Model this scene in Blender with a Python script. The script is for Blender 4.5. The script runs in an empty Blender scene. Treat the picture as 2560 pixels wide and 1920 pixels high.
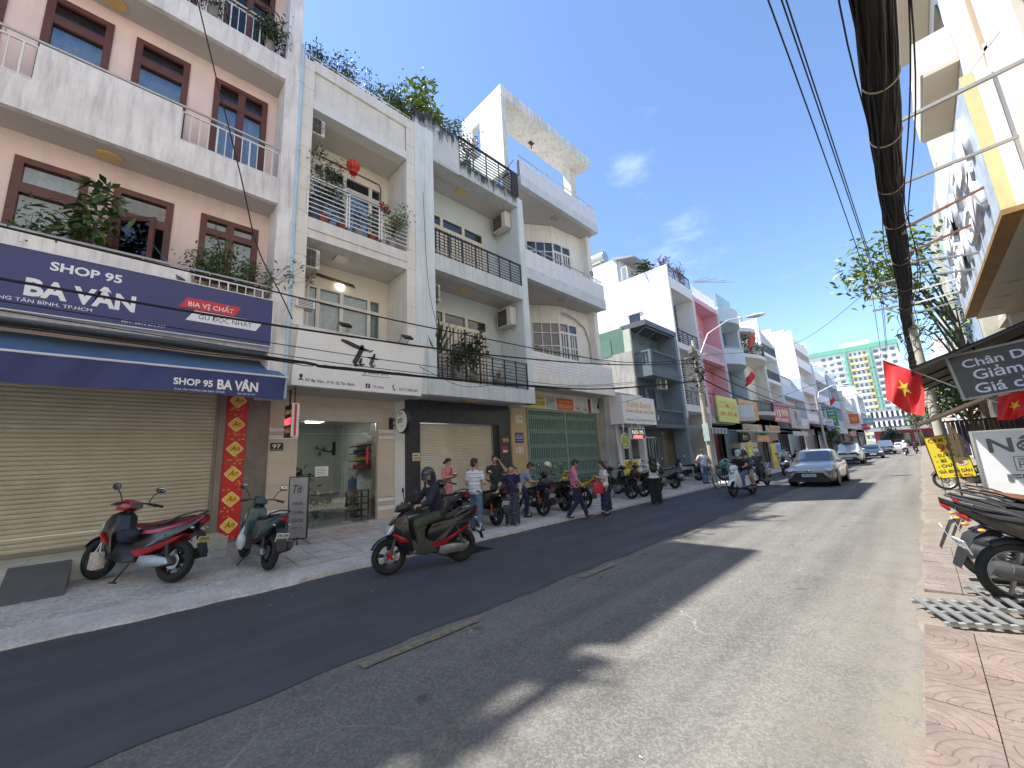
import bpy, math, random
import numpy as np
from mathutils import Vector, Matrix
random.seed(7)
scene=bpy.context.scene
COL=scene.collection
# ---------------------------------------------------------------- camera
cam=bpy.data.cameras.new('camera'); CAM=bpy.data.objects.new('camera',cam); COL.objects.link(CAM)
cam.sensor_fit='HORIZONTAL'; cam.sensor_width=36; cam.lens=14.06; cam.clip_start=.05; cam.clip_end=3000
_R=[[0.699557,0.174304,0.692992],[0.712481,-0.095924,-0.695104],[-0.054685,0.980009,-0.191293]]
CAM.matrix_world=Matrix(((_R[0][0],_R[0][1],_R[0][2],0),(_R[1][0],_R[1][1],_R[1][2],0),(_R[2][0],_R[2][1],_R[2][2],1.7),(0,0,0,1)))
scene.camera=CAM
# ---------------------------------------------------------------- sky, sun, exposure
SUN=Vector((-.475,-.33,1)).normalized()
world=bpy.data.worlds.new('World'); scene.world=world; world.use_nodes=True
_nt=world.node_tree; _bg=_nt.nodes['Background']
sky=_nt.nodes.new('ShaderNodeTexSky'); sky.sky_type='NISHITA'; sky.sun_disc=False
sky.sun_elevation=math.asin(SUN.z); sky.sun_rotation=math.atan2(SUN.x,SUN.y)%(2*math.pi)
sky.air_density=.9; sky.dust_density=.15; sky.ozone_density=4.0; sky.altitude=0
_bg.inputs["Strength"].default_value=.104
def _cloud():
    n=_nt.nodes; l=_nt.links
    tc=n.new('ShaderNodeTexCoord')
    mp=n.new('ShaderNodeMapping'); mp.inputs['Scale'].default_value=(2.6,2.6,7); l.new(tc.outputs['Generated'],mp.inputs['Vector'])
    nz=n.new('ShaderNodeTexNoise'); nz.inputs['Scale'].default_value=3.1; nz.inputs['Detail'].default_value=7; nz.inputs['Roughness'].default_value=.58
    l.new(mp.outputs['Vector'],nz.inputs['Vector'])
    last=None
    for (d,rad,amt) in CLOUDS:
        dp=n.new('ShaderNodeVectorMath'); dp.operation='DISTANCE'; l.new(tc.outputs['Generated'],dp.inputs[0]); dp.inputs[1].default_value=d
        mr=n.new('ShaderNodeMapRange'); mr.inputs['From Min'].default_value=rad; mr.inputs['From Max'].default_value=0; mr.inputs['To Max'].default_value=amt
        l.new(dp.outputs['Value'],mr.inputs['Value'])
        if last is None: last=mr.outputs['Result']
        else:
            ad=n.new('ShaderNodeMath'); ad.operation='ADD'; l.new(last,ad.inputs[0]); l.new(mr.outputs['Result'],ad.inputs[1]); last=ad.outputs[0]
    a2=n.new('ShaderNodeMath'); a2.operation='ADD'; l.new(last,a2.inputs[0]); l.new(nz.outputs['Fac'],a2.inputs[1])
    r=n.new('ShaderNodeMapRange'); r.interpolation_type='SMOOTHSTEP'; r.inputs['From Min'].default_value=.66; r.inputs['From Max'].default_value=1.12; r.inputs['To Max'].default_value=.28
    l.new(a2.outputs[0],r.inputs['Value'])
    mx=n.new('ShaderNodeMix'); mx.data_type='RGBA'; l.new(r.outputs['Result'],mx.inputs[0]); l.new(sky.outputs['Color'],mx.inputs[6]); mx.inputs[7].default_value=(5.2,5.6,6.2,1)
    l.new(mx.outputs[2],_bg.inputs['Color'])
CLOUDS=[((-.343,.718,.606),.075,.34),((-.297,.85,.43),.13,.3),((-.31,.79,.53),.2,.1)]
_cloud()
sl=bpy.data.lights.new('sun','SUN'); sl.energy=3.3; sl.angle=math.radians(.55); sl.color=(1,.965,.905)
SO=bpy.data.objects.new('sun',sl); COL.objects.link(SO); SO.rotation_euler=(-SUN).to_track_quat('-Z','Y').to_euler(); SO.location=(-20,-20,40)
scene.view_settings.view_transform='Standard'; scene.view_settings.look='None'; scene.view_settings.gamma=1
scene.view_settings.exposure=1.66
# ---------------------------------------------------------------- helpers
WL={}
def wl(p): return WL.get(p.name,Vector((0,0,0))) if p is not None else Vector((0,0,0))
def tagp(o,label=None,cat=None,group=None,kind=None):
    if label: o['label']=label
    if cat: o['category']=cat
    if group: o['group']=group
    if kind: o['kind']=kind
    return o
def root(name,label,cat,loc=(0,0,0),group=None,kind=None):
    o=bpy.data.objects.new(name,None); COL.objects.link(o); o.location=loc; o.empty_display_size=.2
    WL[o.name]=Vector(loc)
    return tagp(o,label,cat,group,kind)
def link(name,me,parent=None,loc=(0,0,0)):
    o=bpy.data.objects.new(name,me); COL.objects.link(o)
    o.parent=parent; o.location=Vector(loc)-wl(parent); WL[o.name]=Vector(loc)
    return o
def child_empty(name,parent,loc):
    return link(name,None,parent,loc)
def kids(o): return KID.get(o.name,[])
def copy_tree(o,parent=None):
    c=o.copy(); COL.objects.link(c); c.parent=parent
    WL[c.name]=WL.get(o.name,Vector((0,0,0)))
    for ch in list(o.children): copy_tree(ch,c)
    return c
def rgb(r,g,b):
    f=lambda c:(c/255/12.92) if c<=10 else ((c/255+.055)/1.055)**2.4
    return (f(r),f(g),f(b))
MATS={}
def mat(name,col,rough=.6,metal=0,var=.1,ns=2.5,bump=0,bs=60,streak=0,streakcol=(.06,.055,.05),spec=.5,coat=0,trans=0,emis=None,speck=None,dist=.01,mold=None):
    if name in MATS: return MATS[name]
    m=bpy.data.materials.new(name); m.use_nodes=True; MATS[name]=m
    nt=m.node_tree; n=nt.nodes; l=nt.links; b=n['Principled BSDF']
    b.inputs['Roughness'].default_value=rough; b.inputs['Metallic'].default_value=metal
    b.inputs['Specular IOR Level'].default_value=spec; b.inputs['Coat Weight'].default_value=coat; b.inputs['Coat Roughness'].default_value=.06
    geo=n.new('ShaderNodeNewGeometry')
    c=None
    if var>0:
        nz=n.new('ShaderNodeTexNoise'); nz.inputs['Scale'].default_value=ns; nz.inputs['Detail'].default_value=6; nz.inputs['Roughness'].default_value=.65
        l.new(geo.outputs['Position'],nz.inputs['Vector'])
        mr=n.new('ShaderNodeMapRange'); mr.inputs['From Min'].default_value=.3; mr.inputs['From Max'].default_value=.7; mr.inputs['To Min'].default_value=1-var; mr.inputs['To Max'].default_value=1+var
        l.new(nz.outputs['Fac'],mr.inputs['Value'])
        mu=n.new('ShaderNodeVectorMath'); mu.operation='SCALE'; mu.inputs[0].default_value=col; l.new(mr.outputs['Result'],mu.inputs['Scale']); c=mu.outputs['Vector']
    def mixc(fac,c0,c1):
        mx=n.new('ShaderNodeMix'); mx.data_type='RGBA'; l.new(fac,mx.inputs[0])
        if c0 is None: mx.inputs[6].default_value=(*col,1)
        else: l.new(c0,mx.inputs[6])
        mx.inputs[7].default_value=(*c1,1); return mx.outputs[2]
    if streak>0:
        mp=n.new('ShaderNodeMapping'); mp.inputs['Scale'].default_value=(5,5,.55); l.new(geo.outputs['Position'],mp.inputs['Vector'])
        n2=n.new('ShaderNodeTexNoise'); n2.inputs['Scale'].default_value=1.3; n2.inputs['Detail'].default_value=8; n2.inputs['Roughness'].default_value=.7; l.new(mp.outputs['Vector'],n2.inputs['Vector'])
        r2=n.new('ShaderNodeMapRange'); r2.inputs['From Min'].default_value=.46; r2.inputs['From Max'].default_value=.8; r2.inputs['To Max'].default_value=streak; l.new(n2.outputs['Fac'],r2.inputs['Value'])
        c=mixc(r2.outputs['Result'],c,streakcol)
    if mold:
        z0,z1,amt=mold   # mould that grows from z0 (heavy) towards z1 (none)
        sp=n.new('ShaderNodeSeparateXYZ'); l.new(geo.outputs['Position'],sp.inputs[0])
        mr=n.new('ShaderNodeMapRange'); mr.inputs['From Min'].default_value=z1; mr.inputs['From Max'].default_value=z0; l.new(sp.outputs['Z'],mr.inputs['Value']); mr.inputs['To Max'].default_value=.55
        mp=n.new('ShaderNodeMapping'); mp.inputs['Scale'].default_value=(3.5,3.5,1.1); l.new(geo.outputs['Position'],mp.inputs['Vector'])
        n2=n.new('ShaderNodeTexNoise'); n2.inputs['Scale'].default_value=1.6; n2.inputs['Detail'].default_value=9; n2.inputs['Roughness'].default_value=.72; l.new(mp.outputs['Vector'],n2.inputs['Vector'])
        ad=n.new('ShaderNodeMath'); ad.operation='ADD'; l.new(mr.outputs['Result'],ad.inputs[0]); l.new(n2.outputs['Fac'],ad.inputs[1])
        r3=n.new('ShaderNodeMapRange'); r3.inputs['From Min'].default_value=.68; r3.inputs['From Max'].default_value=.86; r3.inputs['To Max'].default_value=amt; l.new(ad.outputs[0],r3.inputs['Value'])
        c=mixc(r3.outputs['Result'],c,(.02,.02,.018))
    if speck:
        sc,amt,scol=speck
        vo=n.new('ShaderNodeTexVoronoi'); vo.inputs['Scale'].default_value=sc; l.new(geo.outputs['Position'],vo.inputs['Vector'])
        sx=n.new('ShaderNodeSeparateColor'); l.new(vo.outputs['Color'],sx.inputs[0])
        r4=n.new('ShaderNodeMapRange'); r4.inputs['From Min'].default_value=.25; r4.inputs['From Max'].default_value=1; r4.inputs['To Max'].default_value=amt; l.new(sx.outputs[0],r4.inputs['Value'])
        c=mixc(r4.outputs['Result'],c,scol)
    if c is None: b.inputs['Base Color'].default_value=(*col,1)
    else: l.new(c,b.inputs['Base Color'])
    if bump>0:
        nb=n.new('ShaderNodeTexNoise'); nb.inputs['Scale'].default_value=bs; nb.inputs['Detail'].default_value=5; l.new(geo.outputs['Position'],nb.inputs['Vector'])
        bp=n.new('ShaderNodeBump'); bp.inputs['Strength'].default_value=bump; bp.inputs['Distance'].default_value=dist; l.new(nb.outputs['Fac'],bp.inputs['Height']); l.new(bp.outputs['Normal'],b.inputs['Normal'])
    if trans: b.inputs['Transmission Weight'].default_value=trans
    if emis: b.inputs['Emission Color'].default_value=(*emis[0],1); b.inputs['Emission Strength'].default_value=emis[1]
    return m
def glassmat(name,tint,refl_rough=.03,base=.06):
    if name in MATS: return MATS[name]
    m=bpy.data.materials.new(name); m.use_nodes=True; MATS[name]=m
    nt=m.node_tree; n=nt.nodes; l=nt.links; n.remove(n['Principled BSDF']); out=n['Material Output']
    t=n.new('ShaderNodeBsdfTransparent'); t.inputs['Color'].default_value=(*tint,1)
    g=n.new('ShaderNodeBsdfGlossy'); g.inputs['Roughness'].default_value=refl_rough
    fr=n.new('ShaderNodeFresnel'); fr.inputs['IOR'].default_value=1.52
    mr=n.new('ShaderNodeMath'); mr.operation='MULTIPLY_ADD'; l.new(fr.outputs[0],mr.inputs[0]); mr.inputs[1].default_value=1.6; mr.inputs[2].default_value=base; mr.use_clamp=True
    mx=n.new('ShaderNodeMixShader'); l.new(mr.outputs[0],mx.inputs[0]); l.new(t.outputs[0],mx.inputs[1]); l.new(g.outputs[0],mx.inputs[2]); l.new(mx.outputs[0],out.inputs['Surface'])
    return m
class MB:
    def __init__(s): s.v=[]; s.f=[]; s.mi=[]; s.sm=[]; s.m=0; s.X=None
    def add(s,vs,fs,sm=False):
        k=len(s.v)
        if s.X is not None: vs=[tuple(s.X@Vector(p)) for p in vs]
        s.v.extend([tuple(p) for p in vs])
        for f in fs: s.f.append([k+i for i in f]); s.mi.append(s.m); s.sm.append(sm)
        return s
    def box(s,x0,y0,z0,x1,y1,z1):
        if x1<x0:x0,x1=x1,x0
        if y1<y0:y0,y1=y1,y0
        if z1<z0:z0,z1=z1,z0
        return s.add([(x0,y0,z0),(x1,y0,z0),(x1,y1,z0),(x0,y1,z0),(x0,y0,z1),(x1,y0,z1),(x1,y1,z1),(x0,y1,z1)],
            [(0,3,2,1),(4,5,6,7),(0,1,5,4),(1,2,6,5),(2,3,7,6),(3,0,4,7)])
    def bar(s,p0,p1,w,h,up=(0,0,1)):
        p0=Vector(p0);p1=Vector(p1);d=(p1-p0).normalized();u=Vector(up); r=d.cross(u)
        if r.length<1e-4: r=d.cross(Vector((1,0,0)))
        r.normalize();u=r.cross(d).normalized()
        a=r*w/2;b=u*h/2
        return s.add([p0-a-b,p0+a-b,p0+a+b,p0-a+b,p1-a-b,p1+a-b,p1+a+b,p1-a+b],[(0,3,2,1),(4,5,6,7),(0,1,5,4),(1,2,6,5),(2,3,7,6),(3,0,4,7)])
    def tube(s,pts,r,n=8,cap=True,closed=False,flat=None):
        pts=[Vector(p) for p in pts]; N=len(pts)
        if not hasattr(r,'__len__'): r=[r]*N
        vs=[];fs=[];pr=None
        for i,p in enumerate(pts):
            if closed: d=pts[(i+1)%N]-pts[i-1]
            else: d=pts[min(i+1,N-1)]-pts[max(i-1,0)]
            if d.length<1e-9: d=Vector((0,0,1))
            d.normalize()
            if pr is None:
                a=Vector((0,0,1)) if abs(d.z)<.9 else Vector((1,0,0))
                u=d.cross(a).normalized()
            else:
                u=(pr-d*pr.dot(d))
                u=u.normalized() if u.length>1e-6 else d.cross(Vector((0,0,1))).normalized()
            pr=u; w=d.cross(u)
            for k in range(n):
                t=2*math.pi*k/n; vs.append(p+(u*math.cos(t)+w*math.sin(t)*(flat or 1))*r[i])
        for i in range(N if closed else N-1):
            j=(i+1)%N
            for k in range(n):
                k2=(k+1)%n; fs.append((i*n+k,i*n+k2,j*n+k2,j*n+k))
        if cap and not closed:
            fs.append(tuple(range(n-1,-1,-1))); fs.append(tuple((N-1)*n+k for k in range(n)))
        return s.add(vs,fs,True)
    def cyl(s,p0,p1,r0,r1=None,n=12): return s.tube([p0,p1],[r0,r0 if r1 is None else r1],n)
    def sph(s,c,r,nu=12,nv=8,v0=0,v1=1):
        if not hasattr(r,'__len__'): r=(r,r,r)
        vs=[];fs=[]
        for j in range(nv+1):
            t=math.pi*(v0+(v1-v0)*j/nv)
            for i in range(nu):
                p=2*math.pi*i/nu; vs.append((c[0]+r[0]*math.sin(t)*math.cos(p),c[1]+r[1]*math.sin(t)*math.sin(p),c[2]+r[2]*math.cos(t)))
        for j in range(nv):
            for i in range(nu):
                i2=(i+1)%nu; fs.append((j*nu+i,(j+1)*nu+i,(j+1)*nu+i2,j*nu+i2))
        return s.add(vs,fs,True)
    def torus(s,c,ax,R,r,nu=28,nv=8,flat=1):
        ax=Vector(ax).normalized(); a=Vector((0,0,1)) if abs(ax.z)<.9 else Vector((1,0,0)); u=ax.cross(a).normalized(); w=ax.cross(u)
        vs=[];fs=[];c=Vector(c)
        for i in range(nu):
            t=2*math.pi*i/nu; d=u*math.cos(t)+w*math.sin(t)
            for j in range(nv):
                q=2*math.pi*j/nv; vs.append(c+d*(R+r*math.cos(q))+ax*(r*flat*math.sin(q)))
        for i in range(nu):
            for j in range(nv):
                i2=(i+1)%nu;j2=(j+1)%nv; fs.append((i*nv+j,i2*nv+j,i2*nv+j2,i*nv+j2))
        return s.add(vs,fs,True)
    def lathe(s,prof,c=(0,0,0),n=16,sm=True):
        vs=[];fs=[]
        for (r,z) in prof:
            for k in range(n):
                t=2*math.pi*k/n; vs.append((c[0]+r*math.cos(t),c[1]+r*math.sin(t),c[2]+z))
        for i in range(len(prof)-1):
            for k in range(n):
                k2=(k+1)%n; fs.append((i*n+k,i*n+k2,(i+1)*n+k2,(i+1)*n+k))
        return s.add(vs,fs,sm)
    def prism(s,poly,fn,a,b,sm=False):
        """poly of (p,q); fn(p,q,t)->xyz ; extruded t=a..b"""
        n=len(poly); vs=[fn(p,q,a) for p,q in poly]+[fn(p,q,b) for p,q in poly]
        fs=[tuple(range(n-1,-1,-1)),tuple(range(n,2*n))]+[(i,(i+1)%n,n+(i+1)%n,n+i) for i in range(n)]
        return s.add(vs,fs,sm)
    def grid(s,fn,nu,nv,sm=True):
        vs=[fn(i/nu,j/nv) for j in range(nv+1) for i in range(nu+1)]
        fs=[(j*(nu+1)+i,j*(nu+1)+i+1,(j+1)*(nu+1)+i+1,(j+1)*(nu+1)+i) for j in range(nv) for i in range(nu)]
        return s.add(vs,fs,sm)
    def shell(s,prof,b=.02,cap=.55,sm=True):
        """moulded panel: prof = closed list of (x,z,halfwidth); rounded towards the sides"""
        n=len(prof); P=[Vector((p[0],p[1])) for p in prof]
        ar=sum(P[i].x*P[(i+1)%n].y-P[(i+1)%n].x*P[i].y for i in range(n))
        sg=1 if ar>0 else -1
        N=[]
        for i in range(n):
            e1=(P[i]-P[i-1]);e2=(P[(i+1)%n]-P[i]); e1=e1.normalized() if e1.length>0 else e1; e2=e2.normalized() if e2.length>0 else e2
            t=(e1+e2); t=t.normalized() if t.length>1e-6 else e2
            N.append(Vector((-t.y,t.x))*sg)
        rings=[]
        for (iw,ins) in ((-1,cap),(-.93,.2),(-.7,0),(0,-.12),(.7,0),(.93,.2),(1,cap)):
            rings.append([(P[i].x+N[i].x*b*ins,prof[i][2]*iw,P[i].y+N[i].y*b*ins) for i in range(n)])
        vs=[q for r in rings for q in r]; fs=[]
        for k in range(len(rings)-1):
            for i in range(n):
                j=(i+1)%n; fs.append((k*n+i,k*n+j,(k+1)*n+j,(k+1)*n+i))
        # domed side caps
        cx=sum(p.x for p in P)/n; cz=sum(p.y for p in P)/n; cw=sum(p[2] for p in prof)/n*1.1+.012; o=(len(rings)-1)*n
        vs.append((cx,-cw,cz)); vs.append((cx,cw,cz)); c0=len(vs)-2
        for i in range(n):
            j=(i+1)%n; fs.append((c0,j,i)); fs.append((c0+1,o+i,o+j))
        return s.add(vs,fs,sm)
    def mesh(s,name,mats,ang=38):
        me=bpy.data.meshes.new(name); me.from_pydata(s.v,[],s.f)
        for m in (mats if isinstance(mats,(list,tuple)) else [mats]): me.materials.append(m)
        if s.f:
            me.polygons.foreach_set('material_index',s.mi); me.polygons.foreach_set('use_smooth',s.sm)
            if any(s.sm):
                try: me.set_sharp_from_angle(angle=math.radians(ang))
                except Exception: pass
        me.update(); return me
    def build(s,name,mats,parent=None,loc=None,ang=38,bevel=0):
        if parent is None or loc is not None:
            L=Vector(loc or (0,0,0))
        else: L=wl(parent)
        if L.length>0: s.v=[(p[0]-L.x,p[1]-L.y,p[2]-L.z) for p in s.v]
        o=link(name,s.mesh(name,mats,ang),parent,L)
        if bevel:
            md=o.modifiers.new('bevel','BEVEL'); md.width=bevel; md.segments=2; md.limit_method='ANGLE'; md.angle_limit=math.radians(40)
        return o
UNIT={}
def piece(name,m,parent,x0,y0,z0,x1,y1,z1,rot=None):
    """one box-shaped piece as its own object, sharing a slightly chamfered unit mesh"""
    if m.name not in UNIT:
        mb=MB(); e=.5; mb.box(-e,-e,-e,e,e,e); UNIT[m.name]=mb.mesh('piece_'+m.name,m)
    o=link(name,UNIT[m.name],parent,((x0+x1)/2,(y0+y1)/2,(z0+z1)/2)); o.scale=(abs(x1-x0),abs(y1-y0),abs(z1-z0))
    if rot: o.rotation_euler=rot
    return o
def text_mesh(s,size=.1,bold=0,shear=0,extrude=.003,align='LEFT',sx=1,space=1):
    cu=bpy.data.curves.new('lettering','FONT'); cu.body=s; cu.size=size; cu.offset=bold; cu.shear=shear; cu.extrude=extrude; cu.align_x=align; cu.resolution_u=3; cu.space_character=space
    o=bpy.data.objects.new('t',cu); me=bpy.data.meshes.new_from_object(o)
    bpy.data.objects.remove(o); bpy.data.curves.remove(cu)
    return me
FACE={'+X':Matrix(((0,0,1),(1,0,0),(0,1,0))),'-Y':Matrix(((1,0,0),(0,0,-1),(0,1,0))),'-X':Matrix(((0,0,-1),(-1,0,0),(0,1,0))),'+Z':Matrix(((1,0,0),(0,1,0),(0,0,1)))}
def text(parent,s,m,pos,width=None,height=None,face='+X',bold=0,shear=0,align='LEFT',extrude=.003,name='lettering',M3=None,size=None):
    """flat lettering; pos is the left (or centre) bottom point; width/height give the real extent of the words"""
    me=text_mesh(s,1,bold,shear,0,align)
    n=len(me.vertices)
    if n==0: return None
    co=np.zeros(n*3); me.vertices.foreach_get('co',co); co=co.reshape(-1,3)
    x0,x1=co[:,0].min(),co[:,0].max(); y0=min(0,co[:,1].min()*0)
    caph=.73
    sy=(height/caph) if height else 1; sxx=(width/(x1-x0)) if width else sy
    if size: sy=sxx=size
    if width and not height and not size: sy=sxx
    if align=='LEFT': co[:,0]-=x0
    co[:,0]*=sxx; co[:,1]*=sy; co[:,2]=0
    A=np.array(M3 if M3 is not None else FACE[face]); co=co@A.T
    me.vertices.foreach_set('co',co.ravel()); me.materials.clear(); me.materials.append(m); me.update()
    return link(name,me,parent,pos)
def wall_holes(mb,x0,x1,y0,y1,z0,z1,holes,axis='x'):
    """solid wall slab with rectangular openings; axis x: wall lies in the y-z plane, axis y: in x-z (y0,y1 then mean x range and x0,x1 the y thickness)"""
    ys=sorted(set([y0,y1]+[min(max(h[k],y0),y1) for h in holes for k in (0,1)])); zs=sorted(set([z0,z1]+[min(max(h[k],z0),z1) for h in holes for k in (2,3)]))
    for i in range(len(ys)-1):
        run=None
        for j in range(len(zs)-1):
            cy=(ys[i]+ys[i+1])/2; cz=(zs[j]+zs[j+1])/2
            hole=any(h[0]<cy<h[1] and h[2]<cz<h[3] for h in holes)
            if not hole: run=(zs[j] if run is None else run)
            if run is not None and (hole or j==len(zs)-2):
                zt=zs[j] if hole else zs[j+1]
                if axis=='x': mb.box(x0,ys[i],run,x1,ys[i+1],zt)
                else: mb.box(ys[i],x0,run,ys[i+1],x1,zt)
                run=None
    return mb
# ---------------------------------------------------------------- ground, road, pavements
def crackmat(name,col,crackcol,amt,var,cs=1.1):
    m=mat(name,col,.9,var=var,ns=1.1,bump=.6,bs=90,dist=.012,speck=(60,.55,tuple(min(1,c*2.1) for c in col)))
    nt=m.node_tree;n=nt.nodes;l=nt.links;b=n['Principled BSDF']
    src=b.inputs['Base Color'].links[0].from_socket
    geo=[x for x in n if x.bl_idname=='ShaderNodeNewGeometry'][0]
    nz=n.new('ShaderNodeTexNoise');nz.inputs['Scale'].default_value=2.2;nz.inputs['Detail'].default_value=4;l.new(geo.outputs['Position'],nz.inputs['Vector'])
    sc=n.new('ShaderNodeVectorMath');sc.operation='SCALE';sc.inputs['Scale'].default_value=.5;l.new(nz.outputs['Color'],sc.inputs[0])
    ad=n.new('ShaderNodeVectorMath');ad.operation='ADD';l.new(geo.outputs['Position'],ad.inputs[0]);l.new(sc.outputs[0],ad.inputs[1])
    vo=n.new('ShaderNodeTexVoronoi');vo.feature='DISTANCE_TO_EDGE';vo.inputs['Scale'].default_value=cs;l.new(ad.outputs[0],vo.inputs['Vector'])
    r=n.new('ShaderNodeMapRange');r.inputs['From Min'].default_value=.012;r.inputs['From Max'].default_value=.002;l.new(vo.outputs['Distance'],r.inputs['Value'])
    n3=n.new('ShaderNodeTexNoise');n3.inputs['Scale'].default_value=.55;n3.inputs['Detail'].default_value=2;l.new(geo.outputs['Position'],n3.inputs['Vector'])
    r3=n.new('ShaderNodeMapRange');r3.inputs['From Min'].default_value=.5;r3.inputs['From Max'].default_value=.64;r3.inputs['To Max'].default_value=amt;l.new(n3.outputs['Fac'],r3.inputs['Value'])
    mu=n.new('ShaderNodeMath');mu.operation='MULTIPLY';l.new(r.outputs[0],mu.inputs[0]);l.new(r3.outputs[0],mu.inputs[1])
    # old oil spots and tar dabs
    v2=n.new('ShaderNodeTexVoronoi');v2.inputs['Scale'].default_value=1.6;l.new(ad.outputs[0],v2.inputs['Vector'])
    rs=n.new('ShaderNodeMapRange');rs.inputs['From Min'].default_value=.1;rs.inputs['From Max'].default_value=.05;rs.inputs['To Max'].default_value=.6;l.new(v2.outputs['Distance'],rs.inputs['Value'])
    mx=n.new('ShaderNodeMix');mx.data_type='RGBA';l.new(mu.outputs[0],mx.inputs[0]);l.new(src,mx.inputs[6]);mx.inputs[7].default_value=(*crackcol,1)
    m2=n.new('ShaderNodeMix');m2.data_type='RGBA';l.new(rs.outputs[0],m2.inputs[0]);l.new(mx.outputs[2],m2.inputs[6]);m2.inputs[7].default_value=(col[0]*.35,col[1]*.35,col[2]*.35,1)
    # dust and grit blown against the right-hand edge
    sp=n.new('ShaderNodeSeparateXYZ');l.new(geo.outputs['Position'],sp.inputs[0])
    rx=n.new('ShaderNodeMapRange');rx.inputs['From Min'].default_value=-1.35;rx.inputs['From Max'].default_value=-.3;rx.inputs['To Max'].default_value=1.45;l.new(sp.outputs['X'],rx.inputs['Value'])
    nd=n.new('ShaderNodeTexNoise');nd.inputs['Scale'].default_value=3.5;nd.inputs['Detail'].default_value=9;nd.inputs['Roughness'].default_value=.75;l.new(geo.outputs['Position'],nd.inputs['Vector'])
    ml=n.new('ShaderNodeMath');ml.operation='MULTIPLY';ml.use_clamp=True;rn=n.new('ShaderNodeMapRange');rn.inputs['From Min'].default_value=.36;rn.inputs['From Max'].default_value=.66;l.new(nd.outputs['Fac'],rn.inputs['Value']);l.new(rx.outputs[0],ml.inputs[0]);l.new(rn.outputs[0],ml.inputs[1])
    m3=n.new('ShaderNodeMix');m3.data_type='RGBA';l.new(ml.outputs[0],m3.inputs[0]);l.new(m2.outputs[2],m3.inputs[6]);m3.inputs[7].default_value=(.17,.15,.122,1)
    # long faint wheel-worn bands and tar seams along the carriageway
    mpg=n.new('ShaderNodeMapping');mpg.inputs['Scale'].default_value=(1.6,.06,1);l.new(geo.outputs['Position'],mpg.inputs['Vector'])
    nw=n.new('ShaderNodeTexNoise');nw.inputs['Scale'].default_value=1.4;nw.inputs['Detail'].default_value=4;l.new(mpg.outputs[0],nw.inputs['Vector'])
    rw=n.new('ShaderNodeMapRange');rw.inputs['From Min'].default_value=.35;rw.inputs['From Max'].default_value=.68;rw.inputs['To Min'].default_value=.8;rw.inputs['To Max'].default_value=1.18;l.new(nw.outputs['Fac'],rw.inputs['Value'])
    vs_=n.new('ShaderNodeVectorMath');vs_.operation='SCALE';l.new(m3.outputs[2],vs_.inputs[0]);l.new(rw.outputs[0],vs_.inputs['Scale'])
    l.new(vs_.outputs[0],b.inputs['Base Color'])
    return m
M_old=crackmat('old_asphalt',(.112,.107,.097),(.27,.25,.21),.8,.2)
M_new=mat('new_asphalt',(.055,.058,.065),.82,var=.2,ns=.9,bump=.5,bs=130,dist=.006,speck=(120,.35,(.07,.07,.075)))
M_conc=mat('pavement_concrete',(.5,.475,.43),.9,var=.3,ns=1.6,bump=.7,bs=26,dist=.02,speck=(24,.45,(.13,.13,.125)))
M_kerb=mat('kerb_concrete',(.52,.49,.445),.88,var=.22,ns=2.2,bump=.5,bs=40,speck=(30,.3,(.17,.165,.16)))
M_sand=mat('worn_concrete',(.19,.162,.128),.92,var=.24,ns=1.7,bump=.8,bs=34,dist=.02,speck=(40,.4,(.2,.17,.13)))
M_earth=mat('plain_ground',(.32,.29,.25),.95,var=.1,ns=.2)
def bands(m,lo,hi,scale=(1.6,.06,1)):
    n=m.node_tree.nodes;l=m.node_tree.links;b=n['Principled BSDF'];src=b.inputs['Base Color'].links[0].from_socket;geo=[x for x in n if x.bl_idname=='ShaderNodeNewGeometry'][0]
    mp=n.new('ShaderNodeMapping');mp.inputs['Scale'].default_value=scale;l.new(geo.outputs['Position'],mp.inputs['Vector'])
    nw=n.new('ShaderNodeTexNoise');nw.inputs['Scale'].default_value=1.4;nw.inputs['Detail'].default_value=6;nw.inputs['Roughness'].default_value=.65;l.new(mp.outputs[0],nw.inputs['Vector'])
    rw=n.new('ShaderNodeMapRange');rw.inputs['From Min'].default_value=.32;rw.inputs['From Max'].default_value=.7;rw.inputs['To Min'].default_value=lo;rw.inputs['To Max'].default_value=hi;l.new(nw.outputs['Fac'],rw.inputs['Value'])
    v=n.new('ShaderNodeVectorMath');v.operation='SCALE';l.new(src,v.inputs[0]);l.new(rw.outputs[0],v.inputs['Scale']);l.new(v.outputs[0],b.inputs['Base Color'])
bands(M_new,.78,1.25)
def sheet(name,mat_,poly,z,kind='structure'):
    mb=MB(); mb.add([(x,y,z if not callable(z) else z(x,y)) for x,y in poly],[tuple(range(len(poly)))])
    o=mb.build(name,mat_); o['kind']=kind; return o
g=sheet('ground',M_earth,[(-900,-900),(900,-900),(900,1500),(-900,1500)],-.03)
mb=MB()
def road_edge(y): return -.3+.05*math.sin(y*1.7)+.035*math.sin(y*4.3+1)+.02*math.sin(y*11)
ys=[-30]+[i*.25 for i in range(-24,120)]+[35,45,60,90,140,170]
mb.add([p for y in ys for p in ((-7.34,y,0),(1.4,y,0))],[(2*i,2*i+1,2*i+3,2*i+2) for i in range(len(ys)-1)])
road=mb.build('road',M_old); road['kind']='structure'
mb=MB(); vs=[]; rnd=random.Random(3)
ys=[-30,-8]+[-4+i*.12 for i in range(0,300)]+[40,60,90,140]
for y in ys:
    e=-3.97
    e+=.03*math.sin(y*2.1)+.02*math.sin(y*5.7+2)+rnd.uniform(-.013,.013)
    if y>20: e=-3.9
    vs+=[(-7.33,y,.006),(e,y,.006)]
mb.add(vs,[(2*i,2*i+1,2*i+3,2*i+2) for i in range(len(ys)-1)])
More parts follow.
